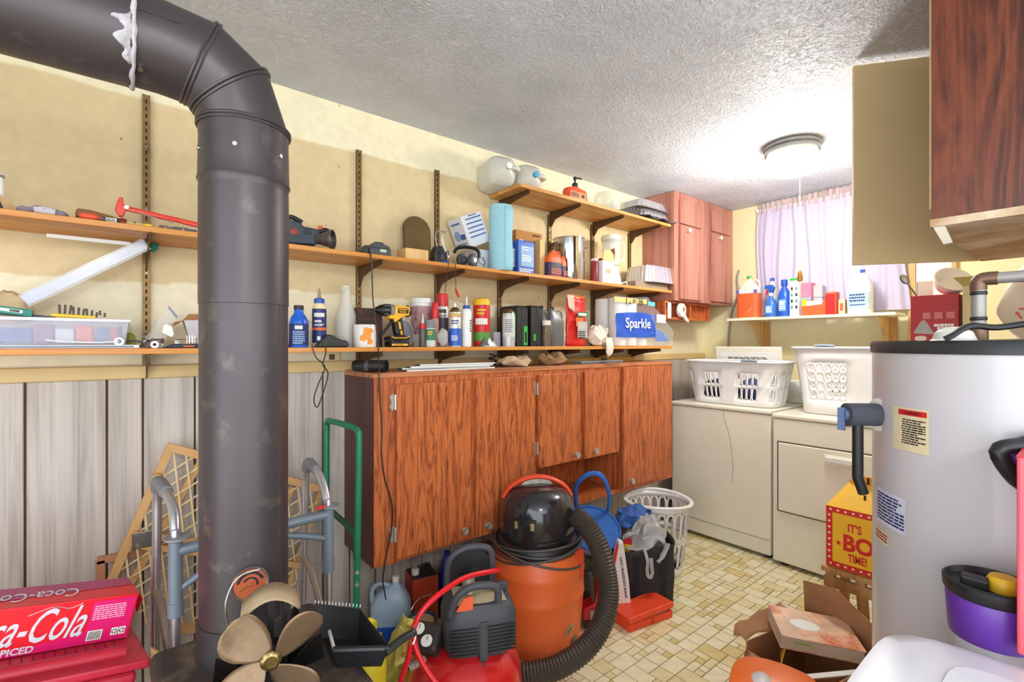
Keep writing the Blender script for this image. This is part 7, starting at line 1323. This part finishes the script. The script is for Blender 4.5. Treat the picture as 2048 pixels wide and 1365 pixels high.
t,w,h = wj('detergent_jug','clear jug with big orange label and green cap',1478,1525,553,MILKY,GREEN,band=(.02,.58,ORL),dx=-.02); patch(t,mat('purple_strip',(110,96,160),.5),w*.9,h*.08,face_y(0,-.0465,h*.62),'purple_strip'); blur(t,'WOODS',WHITE,w=w*.6,M=face_y(0,-.0472,h*.62)); b = MB(); b.tube([(-.02,-.047,.03),(.02,-.047,.05),(.035,-.047,.075)],.004,6,sm=3,flat=.3); b.build('white_swirl', WHITE, t)
t,w,h = wj('water_jug','white jug with blue cap behind the blue spray bottle',1527,1548,555,MILKY,BLUE,d=.07,neck=.34,grip=False,dx=.06)
def spray(name,label,l,r,top,m,dx=0,trig=False):
    y0,y1 = ys(l),ys(r); h_ = zs(top,(l+r)/2)-1.505; w_ = abs(y0-y1)
    t = thing(name,label,'spray bottle' if trig else 'bottle',(SX+dx,(y0+y1)/2,1.505),rz=R90); b = MB(); hb_ = h_*(.66 if trig else .86)
    b.lathe([(.9,0),(1,.04),(1,.6),(.8,.78),(.38,.92),(.34,1)],20,p=2.6,sq=(w_*.42,.034),T=Matrix.Scale(hb_,4,(0,0,1))); b.build('body', m, t, smooth=50)
    if trig:
        b = MB(); b.lathe([(.014,hb_),(.014,hb_+.02)],14); b.build('collar', WHITE, t); b = MB(); b.prism([(-w_*.5,h_*.9),(-w_*.42,h_*.99),(w_*.1,h_),(w_*.3,h_*.92),(w_*.16,hb_+.02),(-w_*.1,hb_+.02),(-w_*.14,h_*.86)],-.012,.012,'XZ'); b.build('sprayer', BLUE, t, smooth=0, bevel=.003); b = MB(); b.prism([(-w_*.3,h_*.86),(-w_*.2,h_*.86),(-w_*.34,h_*.7),(-w_*.42,h_*.7)],-.006,.006,'XZ'); b.build('trigger', RED, t, smooth=0)
    else: b = MB(); b.lathe([(.019,hb_*.97),(.02,hb_+.004),(.02,h_-.003),(.016,h_)],16); b.build('cap', BLUE, t)
    patch(t,mat('sky_label',(120,170,226),.5),w_*.5,hb_*.36,face_y(0,-.0352,hb_*.36)); fine(t,WHITE,w_*.42,hb_*.26,4,face_y(0,-.036,hb_*.36),5); return t
spray('spray_bottle','blue trigger spray bottle with pale label on window shelf',1534,1560,571,mat('mid_blue_bottle',(52,112,196),.35),-.04,True)
t = spray('stain_remover_bottle','tall bright blue cleaner bottle next to patterned box',1556,1584,560,mat('cobalt_bottle',(34,92,196),.3),-.01); blur(t,'OUT',WHITE,w=.035,M=face_y(0,-.0362,.10),bold=.02)
def wbox(name,label,l,r,top,m,x0,x1):
    y0,y1 = ys(l),ys(r); return carton(name,label,'box',x0,x1,min(y0,y1),max(y0,y1),1.505,zs(top,(l+r)/2),m)
t,d,w,h = wbox('patterned_box','white box with teal squares on the window shelf',1584,1602,557,PAPER,3.56,3.66)
for k in range(4):
    for j in range(2): patch(t,mat('teal_square',(60,150,140),.5) if (k+j) % 2 else INK,w*.22,h*.08,face_x(-d/2-.0004,(j-.5)*w*.5,h*(.24+.16*k)),'printed_square')
patch(t,GREEN,w*.96,h*.07,face_x(-d/2-.0004,0,h*.96),'green_edge')
t,d,w,h = wbox('pink_box','narrow pink and blue box beside the patterned box',1603,1622,566,mat('pink_card',(214,120,150),.5),3.60,3.68); patch(t,mat('baby_blue_print',(120,180,210),.5),w,h*.55,face_x(-d/2-.0004,0,h*.28),'blue_panel')
t,d,w,h = wbox('grey_carton','grey-white carton behind the orange tray',1622,1640,570,mat('pale_grey_card',(190,188,190)),3.64,3.70); b = MB(); b.box(-d/2-.001,d/2,-w/2,w/2,h*.6,h*.62); b.build('flap_edge', GREY, t, smooth=0)
y0,y1 = ys(1612),ys(1680); t = thing('sheet_box','orange dispenser box with white dryer sheets','box',(3.56,(y0+y1)/2,1.505)); w = abs(y0-y1); h = zs(586,1670)-1.505
b = MB(); b.prism([(w/2,0),(-w/2,0),(-w/2,h),(-w*.22,h),(-w*.14,h*.5),(w/2,h*.42)],-.035,.035,'YZ'); b.build('box', ORL, t, smooth=0, bevel=.001); b = MB(); b.box(-.03,.03,-w*.1,w*.42,h*.44,h*.66); b.build('sheets', PAPER, t, smooth=0, bevel=.004); patch(t,RED,w*.28,h*.9,face_x(-.0355,-w*.34,h*.47),'red_end'); b = MB(); b.box(-.034,.02,w*.36,w*.49,h*.44,h*.75); b.build('yellow_card', YELLOW, t, smooth=0)
t,d,w,h = wbox('peach_box','tiny peach and white box next to bleach jug',1682,1695,600,mat('peach_card',(240,200,168),.6),3.55,3.60); patch(t,ORANGE,w*.5,h*.5,face_x(-d/2-.0004,0,h*.5),'orange_mark')
t,w,h = wj('bleach_jug','white bleach jug with blue cap and pale blue label',1698,1750,541,WHITE,BLUE,band=None,capx=.2,dx=-.03,neck=.2); patch(t,mat('pale_blue_jug_label',(166,206,232),.5),w*.82,h*.38,face_y(0,-.0456,h*.32)); fine(t,NAVY,w*.6,h*.2,3,face_y(-w*.03,-.0463,h*.36),4); patch(t,NAVY,w*.6,h*.02,face_y(-w*.03,-.0463,h*.2),'navy_line')
cable('wall_conduit','grey cable running down the window wall corner',[at(1478,541,X=3.765),at(1474,560,X=3.765),at(1476,590,X=3.765),at(1464,625,X=3.765),at(1458,670,X=3.765),at(1457,720,X=3.765)],.008,mat('grey_cable',(150,146,138),.5),sm=5)
p = at(1521,424,X=3.775); t = thing('wall_hook','small white hook on the wall beside curtain','hook',p); b = MB(); b.box(-.006,.003,-.012,.012,-.02,.02); b.build('plate', WHITE, t, smooth=0, bevel=.002); b = MB(); b.tube([(-.006,0,.01),(-.02,0,.0),(-.018,0,-.014),(-.006,0,-.012)],.003,6,sm=3); b.build('arm', GREY, t)
p = at(663,705,Y=2.118); t = thing('wall_outlet','cream double wall outlet below the bottom shelf','outlet',p); b = MB(); b.box(-.035,.035,-.005,.001,-.055,.055); b.build('cover_plate', mat('cream_plate',(226,208,160),.4), t, smooth=0, bevel=.002)
for z_ in (-.02,.02): b = MB(); b.box(-.012,.012,-.0062,-.005,z_-.012,z_+.012); b.build('socket', mat('brown_socket',(92,66,44),.5), t, smooth=0)
# trim and door beside the window
TW = mat('tan_door_trim',(206,164,104),.55,var=.08)
for k,(a,c) in enumerate(((1818,1832),(1904,1914))): y0,y1 = at(a,HZ,X=3.77).y,at(c,HZ,X=3.77).y; b = MB(); b.box(3.752,3.779,min(y0,y1),max(y0,y1),0,2.1); struct(b.build('trim_%d' % (3+k), TW, smooth=0))
y0,y1 = at(1832,HZ,X=3.77).y,at(1904,HZ,X=3.77).y; b = MB(); b.box(3.762,3.779,y1+.001,y0-.001,.0,2.09); struct(b.build('door_1', WFR, smooth=0))
# ------------------------------------------------------------------ clutter behind and on top of the water heater
UX0,UX1 = 2.42,2.98
t = thing('utility_shelf','white metal utility shelf unit behind the water heater','shelf unit',((UX0+UX1)/2,.15,0))
for z_ in (.2,.75,1.31): b = loc(t); b.box(UX0,UX1,-.15,.50,z_-.02,z_); b.build('shelf_board', WHITE, t, smooth=0)
for x_ in (UX0,UX1-.02):
    for y_ in (-.15,.48): b = loc(t); b.box(x_,x_+.02,y_,y_+.02,0,1.29); b.build('post', WHITE, t, smooth=0)
RBX = mat('deep_red_card',(176,28,36),.45)
t,d,w,h = carton('red_box','deep red printed box on shelf behind water heater','box',2.44,2.58,.345,.487,1.311,1.508,RBX,rz=0)
b = MB(); b.prism([(.062,.05),(-.002,.045),(.018,.085),(.026,.1),(.036,.1),(.046,.085)],-d/2-.0012,-d/2-.0002,'YZ'); b.build('printed_picture', mat('grey_picture',(176,170,166),.5), t, smooth=0)
for k in range(3): b = MB(); b.box(-d/2-.0012,-d/2-.0002,-.06+k*.035,-.036+k*.035,.105,.13); b.build('printed_vessel', mat('pink_grey_print',(206,120,116),.5), t, smooth=0)
blur(t,'PERFECT',WHITE,w=.06,M=face_x(-d/2-.0008,-.03,.08),bold=.01); blur(t,'COOK',WHITE,w=.05,M=face_x(-d/2-.0008,-.035,.066),bold=.01); b = MB(); b.ball((-d/2,.04,.03),(.0008,.02,.012),10,5); b.build('printed_face', mat('cream_print',(226,206,190),.5), t)
t = thing('white_bowl','white bowl tilted on top of the red box','bowl',(2.51,.38,1.552),rot=(.3,-.9,.2)); b = MB(); b.lathe([(.02,-.03),(.04,-.02),(.055,.01),(.06,.03),(.056,.03),(.05,.01),(.035,-.014),(.001,-.02)],28); b.build('bowl', CER, t); b = MB(); b.lathe([(.0205,-.034),(.022,-.028)],20,cap=False); b.build('foot_ring', CER, t)
t = thing('serving_spoon','grey metal spoon propped on the red box','spoon',(2.45,.47,1.509),rot=(-.5,0,.2)); b = MB(); b.cyl((0,0,.0),(0,0,.06),.003,n=8); b.build('handle', DSTEEL, t); b = MB(); b.ball((0,0,.078),(.004,.013,.022),12,8); b.build('bowl', DSTEEL, t)
t = thing('paper_stack','sheaf of white papers standing behind red box','papers',(2.62,.50,1.31)); b = MB(); b.box(-.01,.01,-.05,.0,0,.27); b.build('sheets', PAPER, t, smooth=0); b = MB(); b.box(-.0105,.0105,-.002,.0005,.0,.27); b.build('binding', GREY, t, smooth=0)
t,d,w,h = carton('tall_carton','tall cream carton standing beside the red box','box',2.44,2.56,.285,.335,1.311,1.535,mat('cream_card',(222,206,160),.7)); b = MB(); b.add([(-d/2,-w/2,h),(-d/2,w/2,h),(-d/2-.04,w/2+.02,h+.03),(-d/2-.04,-w/2-.01,h+.03)],[(0,1,2,3)]); b.build('flap', mat('olive_cream_flap',(206,186,120),.7), t, smooth=0, solid=.002)
SB = mat('store_bag_film',(238,228,214),.35,var=.05); RP = mat('red_orange_print',(216,84,56),.5)
t = thing('shopping_bag','white shopping bag with red recycling print behind pipe','bag',(2.54,.13,1.311)); b = MB(); b.ball((0,0,.15),(.09,.12,.15),24,16); b.crumple(.035,12,5,keep=lambda p: min(1,max(.1,p.z/.08)))
for i,p in enumerate(b.v): b.v[i].z = max(.001,p.z)
b.build('film', SB, t, smooth=60, sub=1)
for s_,z_,w_,y_ in (('LO',.235,.045,.03),('SAVIN',.17,.075,.0)): text(t,s_,RP,w=w_,M=face_x(-.112,y_,z_),bold=.02)
for a in range(3): M_ = face_x(-.114,.045,.115) @ Matrix.Rotation(a*2.094,4,'Z'); b = MB(M_); b.prism([(-.014,.012),(.006,.012),(.006,.008),(.016,.015),(.006,.022),(.006,.018),(-.012,.018)],0,.0006,'XY'); b.build('recycling_arrow', RP, t, smooth=0)
b = MB(); b.ball((-.06,-.05,.27),(.06,.07,.03),16,8); b.crumple(.02,20,4); b.build('orange_film', mat('orange_bag_film',(228,120,60),.4), t, smooth=60)
t = thing('round_tray','pale green round tray leaning behind the water heater','tray',(2.45,.07,1.40),rot=(0,-1.2,.0)); b = MB(); b.lathe([(.001,0),(.085,0),(.095,.012),(.092,.014),(.083,.004)],36); b.build('tray', mat('pale_green_tray',(206,204,160),.4), t); b = MB(); b.tube([(.095*math.cos(a),.095*math.sin(a),.013) for a in [2*math.pi*k/36 for k in range(36)]],.003,6,closed=True); b.build('rim', mat('cream_rim',(226,218,200)), t)
# pipe from the tank top
PG = mat('dull_grey_pipe',(160,156,150),.45,.3,var=.08); CU = mat('tarnished_joint',(120,92,74),.4,.5,var=.2)
zt = HT+.013; pp = Vector((1.44,.172,zt)); zh = at(1955,563,X=1.44).z
t = thing('water_pipe','grey water pipe elbowing off the water heater top','pipe',pp); b = MB(); b.cyl((0,0,0),(0,0,zh-zt-.012),.0125,n=20); b.build('riser', PG, t)
b = MB(); b.lathe([(.015,.0),(.016,.004),(.016,.03),(.014,.034)],20); b.build('union', CU, t)
for z_ in (.045,zh-zt-.03): b = MB(); b.lathe([(.0135,z_),(.0142,z_+.002),(.0142,z_+.006),(.0135,z_+.008)],20,cap=False); b.build('band', BLACK, t)
b = MB(); b.tube([(0,.0,zh-zt-.02),(0,0,zh-zt-.004),(0,-.008,zh-zt+.004),(0,-.03,zh-zt+.004)],.0142,16,sm=3); b.build('elbow', CU, t)
b = MB(); b.cyl((0,-.02,zh-zt+.004),(0,-.33,zh-zt+.004),.0118,n=20); b.build('level_pipe', PG, t)
cable('heater_cable','thick black power cable lying across the heater top',[(1.20,.19,zt+.004),(1.205,.18,zt+.01),(1.24,.16,zt+.028),(1.3,.13,zt+.026),(1.33,.08,zt+.034),(1.34,.0,zt+.034),(1.33,-.1,zt+.03)],.006,BLACK)
t = thing('plastic_dome','white plastic dome lying on the heater top','dome',(1.36,.20,zt-.002)); b = MB(); b.lathe([(.035,0),(.036,.006),(.03,.022),(.012,.032),(.001,.033)],24); b.build('dome', WHITE, t); b = MB(); b.lathe([(.036,.001),(.04,.003),(.036,.006)],24,cap=False); b.build('flange', WHITE, t)
# ------------------------------------------------------------------ yellow chicken carton on a stool
BY = mat('carton_yellow',(246,190,32),.45,var=.04); BR = mat('carton_red',(214,34,30),.45,var=.05)
t = thing('meal_carton','yellow gable-top meal carton with red border','carton',(2.30,.588,.438)); w,d,h = .234,.2,.238
b = MB(); b.box(-d/2,d/2,-w/2,w/2,0,h); b.build('body', BY, t, smooth=0)
b = MB(); b.add([(-d/2,-w/2,h),(-d/2,w/2,h),(-.004,w/2-.05,h+.085),(-.004,-w/2+.05,h+.085),(d/2,-w/2,h),(d/2,w/2,h),(.004,w/2-.05,h+.085),(.004,-w/2+.05,h+.085)],[(0,1,2,3),(4,5,6,7),(1,5,6,2),(0,4,7,3)]); b.build('gable', BY, t, smooth=0)
b = MB(); b.prism([(-.07,h+.08),(.07,h+.08),(.045,h+.118),(-.045,h+.118)],-.005,.005,'YZ'); b.build('handle', mat('deep_yellow',(232,160,30),.5), t, smooth=0); b = MB(); b.cyl((-.055,.0,h+.035),(-.05,.0,h+.055),.004,n=8); b.cyl((-.012,0,h+.09),(-.012,0,h+.115),.004,n=8); b.build('slot', BKP, t)
fx = -d/2-.0006
for (cy,cz,ww,hh) in ((0,h-.012,w,.022),(0,.012,w,.022),(w/2-.011,h/2,.022,h-.046),(-w/2+.011,h/2,.022,h-.046)): patch(t,BR,ww,hh,face_x(fx,cy,cz),'border')
for k in range(9):
    for cz in (h-.012,.012): b = MB(); b.ball((fx-.0006,w/2-.016-k*.0253,cz),(.0006,.005,.005),8,4); b.build('border_dot', mat('cream_dot',(246,226,170),.5), t)
for k in range(8): b = MB(); b.ball((fx-.0006,w/2-.011,.036+k*.0238),(.0006,.005,.005),8,4); b.build('border_dot', mat('cream_dot',(246,226,170)), t)
text(t,"IT'S",BR,w=.045,h=.034,M=face_x(fx,.02,.168),bold=.03); text(t,'BO',BR,w=.10,h=.066,M=face_x(fx,.008,.108),bold=.04); text(t,'TIME!',BR,w=.062,h=.032,M=face_x(fx,.012,.052),bold=.03)
b = MB(face_x(fx,.074,.10)); b.prism([((.011 if k % 2 == 0 else .005)*math.sin(k*math.pi/5),(.011 if k % 2 == 0 else .005)*math.cos(k*math.pi/5)) for k in range(10)],0,.0006,'XY'); b.build('star', BR, t, smooth=0)
STW = wood('worn_pine_stool',[(0,(150,102,54)),(.4,(186,140,84)),(1,(200,156,98))],'Z',8,.6,.6)
t = thing('wooden_stool','worn pine step stool carrying the yellow meal carton','stool',(2.29,.588,0)); b = MB(); b.box(-.11,.11,-.13,.13,.416,.436); b.build('seat', STW, t, smooth=0, bevel=.004)
for sx_ in (-1,1):
    for y0,y1 in ((.10,.12),(-.10,-.16),(.0,-.03)):
        b = MB(); b.add([(sx_*.09-.01,y0-.016,.416),(sx_*.09+.01,y0-.016,.416),(sx_*.09+.01,y0+.016,.416),(sx_*.09-.01,y0+.016,.416),(sx_*.10-.01,y1-.018,0),(sx_*.10+.01,y1-.018,0),(sx_*.10+.01,y1+.018,0),(sx_*.10-.01,y1+.018,0)],[(0,1,2,3),(7,6,5,4),(0,4,5,1),(1,5,6,2),(2,6,7,3),(3,7,4,0)]); b.build('leg', STW, t, smooth=0)
b = MB(); b.box(-.105,-.09,-.12,.12,.36,.40); b.build('apron', STW, t, smooth=0); b = MB(); b.box(-.10,-.085,-.13,.12,.14,.17); b.build('stretcher', STW, t, smooth=0)
# ------------------------------------------------------------------ torn carton of books
def bxp(px,py,z): return at(px,py,Z=z)
bc = Vector((1.86,.62,0)); t = thing('torn_carton','torn open cardboard carton holding books and boards','carton',bc,rz=math.radians(-12)); CBR = mat('torn_cardboard',(166,120,82),.85,var=.14,scale=12,bump=.15)
w,d,h = .34,.30,.30
for (x0,x1,y0,y1,hh) in ((-w/2,w/2,-d/2,-d/2+.004,h),(-w/2,w/2,d/2-.004,d/2,h*.9),(-w/2,-w/2+.004,-d/2+.004,d/2-.004,h*.8),(w/2-.004,w/2,-d/2+.004,d/2-.004,h)): b = MB(); b.box(x0,x1,y0,y1,0,hh); b.build('side', CBR, t, smooth=0)
b = MB(); b.box(-w/2+.004,w/2-.004,-d/2+.004,d/2-.004,0,.004); b.build('bottom', CBR, t, smooth=0)
b = MB(); b.sheet(lambda u,v: (-w/2+w*u,d/2+.06*v+.012*math.sin(u*9),h*.9+.04*math.sin(u*3.1)*v+.01*math.sin(u*17)*v),14,5); b.crumple(.012,22,3,keep=lambda p: 1 if p.y > d/2+.01 else 0); b.build('torn_flap', CBR, t, smooth=60, solid=.003)
b = MB(); b.sheet(lambda u,v: (-w/2-.05*v,-d/2+d*u+.008*math.sin(v*8),h*.8-.06*v+.02*math.sin(u*11)*v),12,5); b.crumple(.014,24,5,keep=lambda p: 1 if p.x < -w/2-.01 else 0); b.build('torn_flap', CBR, t, smooth=60, solid=.003)
b = MB(); b.add([(w/2,-d/2,h),(w/2,d/2,h*.96),(w/2-.01,d/2,h+.11),(w/2-.01,d/2-.12,h+.13),(w/2,-d/2+.02,h+.03)],[(0,1,2,3,4)]); b.build('raised_flap', CBR, t, smooth=0, solid=.003)
COV = mat('cookbook_cover',(226,190,160),.35,var=.3,scale=9,dirt=((200,96,48),.5,7))
t = thing('thick_book','thick book with orange and white cover in carton','book',(bc.x+.045,bc.y+.03,.30),rot=(math.radians(6),math.radians(5),math.radians(-52))); b = MB(); b.box(-.125,.125,-.08,.085,-.02,.02); b.build('page_block', mat('page_edges',(206,190,166),.9,stretch=(1,1,40)), t, smooth=0); b = MB(); b.box(-.128,.128,-.084,.086,.02,.023); b.build('cover', COV, t, smooth=0); b = MB(); b.box(-.128,.128,-.084,.086,-.023,-.02); b.build('cover', COV, t, smooth=0); patch(t,mat('lime_tab',(150,200,90),.5),.05,.008,face_y(-.06,-.0805,.004),'lime_tab'); b = MB(); b.ball((-.03,.0,.0235),(.05,.03,.0008),14,5); b.build('printed_plate', WHITE, t)
t = thing('plywood_panel','brown woodgrain panel slanting inside the torn carton','panel',(bc.x-.055,bc.y-.02,.13),rot=(math.radians(18),math.radians(-6),math.radians(-40))); b = MB(); b.box(-.11,.11,-.006,.006,-.12,.12); b.build('board', wood('tan_woodgrain_panel',[(0,(120,84,56)),(.4,(166,126,90)),(1,(186,146,108))],'X',10,.6,.6), t, smooth=0); b = MB(); b.box(-.112,.112,-.008,.008,.118,.124); b.build('white_edge', WHITE, t, smooth=0)
t = thing('picture_frame','tan wooden frame with pale edge in torn carton','frame',(bc.x-.13,bc.y-.07,.17),rot=(math.radians(30),math.radians(8),math.radians(-42)))
for (x0,x1,z0,z1) in ((-.13,.13,.07,.09),(-.13,.13,-.09,-.07),(-.13,-.11,-.07,.07),(.11,.13,-.07,.07)): b = MB(); b.box(x0,x1,-.008,.008,z0,z1); b.build('frame_side', GATEW, t, smooth=0, bevel=.002)
b = MB(); b.box(-.11,.11,-.001,.003,-.07,.07); b.build('backing', CARD, t, smooth=0)
t = thing('yellow_envelope','folded yellow envelope in the torn carton','envelope',(bc.x-.06,bc.y+.09,.24),rot=(.3,.2,.4)); b = MB(); b.prism([(-.04,-.02),(.05,-.02),(.04,.02),(-.01,.03)],-.002,.002,'XZ'); b.build('fold', YELLOW, t, smooth=0); b = MB(); b.prism([(-.04,-.02),(.05,-.02),(.0,.01)],-.003,-.002,'XZ'); b.build('flap', mat('deep_yellow',(232,160,30)), t, smooth=0)
t = thing('orange_bucket','upturned orange rounded bucket before the torn carton','bucket',(1.465,.60,.0),rz=.3); b = MB(); b.lathe([(.10,0),(.12,.30),(.115,.34),(.08,.362),(.001,.366)],32,p=3); b.build('shell', mat('pumpkin_plastic',(232,112,44),.4), t, smooth=50); b = MB(); b.ball((-.03,.03,.357),(.04,.03,.014),14,6); b.build('grey_patch', mat('pale_grey_spot',(206,204,206),.4), t)  # small pale grey patch on top of the orange shell
# ------------------------------------------------------------------ white bin, vacuum and pink carton at the near right
BIN = mat('white_bin_plastic',(216,219,228),.35,var=.02,coat=.15)
t = thing('waste_bin','white rectangular bin with rounded lid before water heater','bin',(.875,-.005,0))
def sq_(a,b_,z_,p=5): return [Vector((a*se(2*math.pi*k/56,p)[0],b_*se(2*math.pi*k/56,p)[1],z_)) for k in range(56)]
b = MB(); b.ring_sweep([sq_(.13,.19,0),sq_(.16,.23,.78)]); b.build('body', BIN, t, smooth=50)
b = MB(); b.ring_sweep([sq_(.172,.245,.78),sq_(.175,.248,.815),sq_(.165,.238,.838),sq_(.14,.21,.845)]); b.build('lid', BIN, t, smooth=50)
b = MB(); b.ring_sweep([sq_(.10,.15,.8445,6),sq_(.098,.148,.848,6)]); b.build('lid_panel', BIN, t, smooth=50)
fine(t,mat('embossed_grey',(186,190,200),.5),.08,.008,1,M=Matrix.Translation((.118,.02,.8455)) @ Matrix.Rotation(-math.pi/2,4,'Z') @ Matrix.Rotation(math.pi,4,'Z') @ Matrix.Rotation(math.pi,4,'Z'))
PUR = mat('purple_plastic',(98,52,158),.35,var=.06)
t = thing('upright_vacuum','upright vacuum with purple and black dust cup','vacuum cleaner',(1.13,.12,0))
SM = mat('smoky_clear_cup',(206,204,208),.15,alpha=.55,var=.03)
b = MB(); b.lathe([(.042,.35),(.046,.4),(.052,.83)],28,cap=False); b.build('dust_cup', SM, t, solid=.002)
b = MB(); b.lathe([(.052,.83),(.054,.835),(.058,.895),(.056,.90)],28); b.build('purple_collar', PUR, t)
b = MB(); b.lathe([(.057,.90),(.061,.905),(.062,.922),(.058,.925),(.054,.915),(.001,.912)],28); b.build('cup_lid', BLACK, t)
b = MB(); b.lathe([(.02,.912),(.021,.93),(.017,.937),(.001,.938)],18,(.0,-.015,0)); b.build('release_button', YELLOW, t)
b = MB(); b.box(-.03,-.005,.0,.035,.912,.932); b.build('lid_latch', BLACK, t, smooth=0, bevel=.004)
b = MB(); b.lathe([(.05,.10),(.055,.12),(.05,.35)],24); b.build('motor_housing', BLACK, t); b = MB(); b.box(-.1,.055,-.13,.12,.01,.10); b.build('floor_head', BLACK, t, smooth=0, bevel=.02,seg=3)
b = MB(); b.tube([(.03,-.06,.3),(.03,-.075,.8),(.02,-.085,1.0)],.016,10,sm=3); b.build('spine', BLACK, t)
hq = [at(1998,905,d=.80),at(2048,890,d=.80),at(2100,880,d=.80),at(2110,960,d=.80),at(2045,968,d=.80)]; o_ = Vector(t.location)
b = MB(); b.tube([p-o_ for p in hq],.013,10,sm=5,closed=True); b.build('grip_loop', BLACK, t)
b = MB(); c_ = sum((p-o_ for p in hq),Vector())/5; b.tube([c_+(p-o_-c_)*.74 for p in hq],.009,8,sm=5,closed=True); b.build('grip_inlay', PUR, t)
b = MB(); b.tube([hq[3]-o_,Vector((.0,-.09,1.05)),Vector((.02,-.085,.98))],.014,10,sm=3); b.build('grip_stem', BLACK, t)
pc = at(2036,1130,d=.74); t = thing('cola_carton','pink and red cola carton standing upright on white bin','carton',(pc.x,pc.y-.0,.848),rz=0)
t.location = (pc.x-.008,pc.y-.124,.849+.30)
PKC = mat('coral_pink_card',(236,96,110),.4,var=.06); b = MB(); b.box(0,.10,0,.125,-.30,0); b.build('sleeve', PKC, t, smooth=0, bevel=.004); text(t,'Coca-Cola',SILV,w=.26,h=.075,M=Matrix.Translation((-.0006,.062,-.15)) @ Matrix.Rotation(-math.pi/2,4,'Z') @ Matrix.Rotation(math.pi/2,4,'X') @ Matrix.Rotation(math.pi/2,4,'Z'),shear=.4)
b = MB(); b.box(0,.1,0,.125,0,.0012); b.build('end_panel', CRED, t, smooth=0)
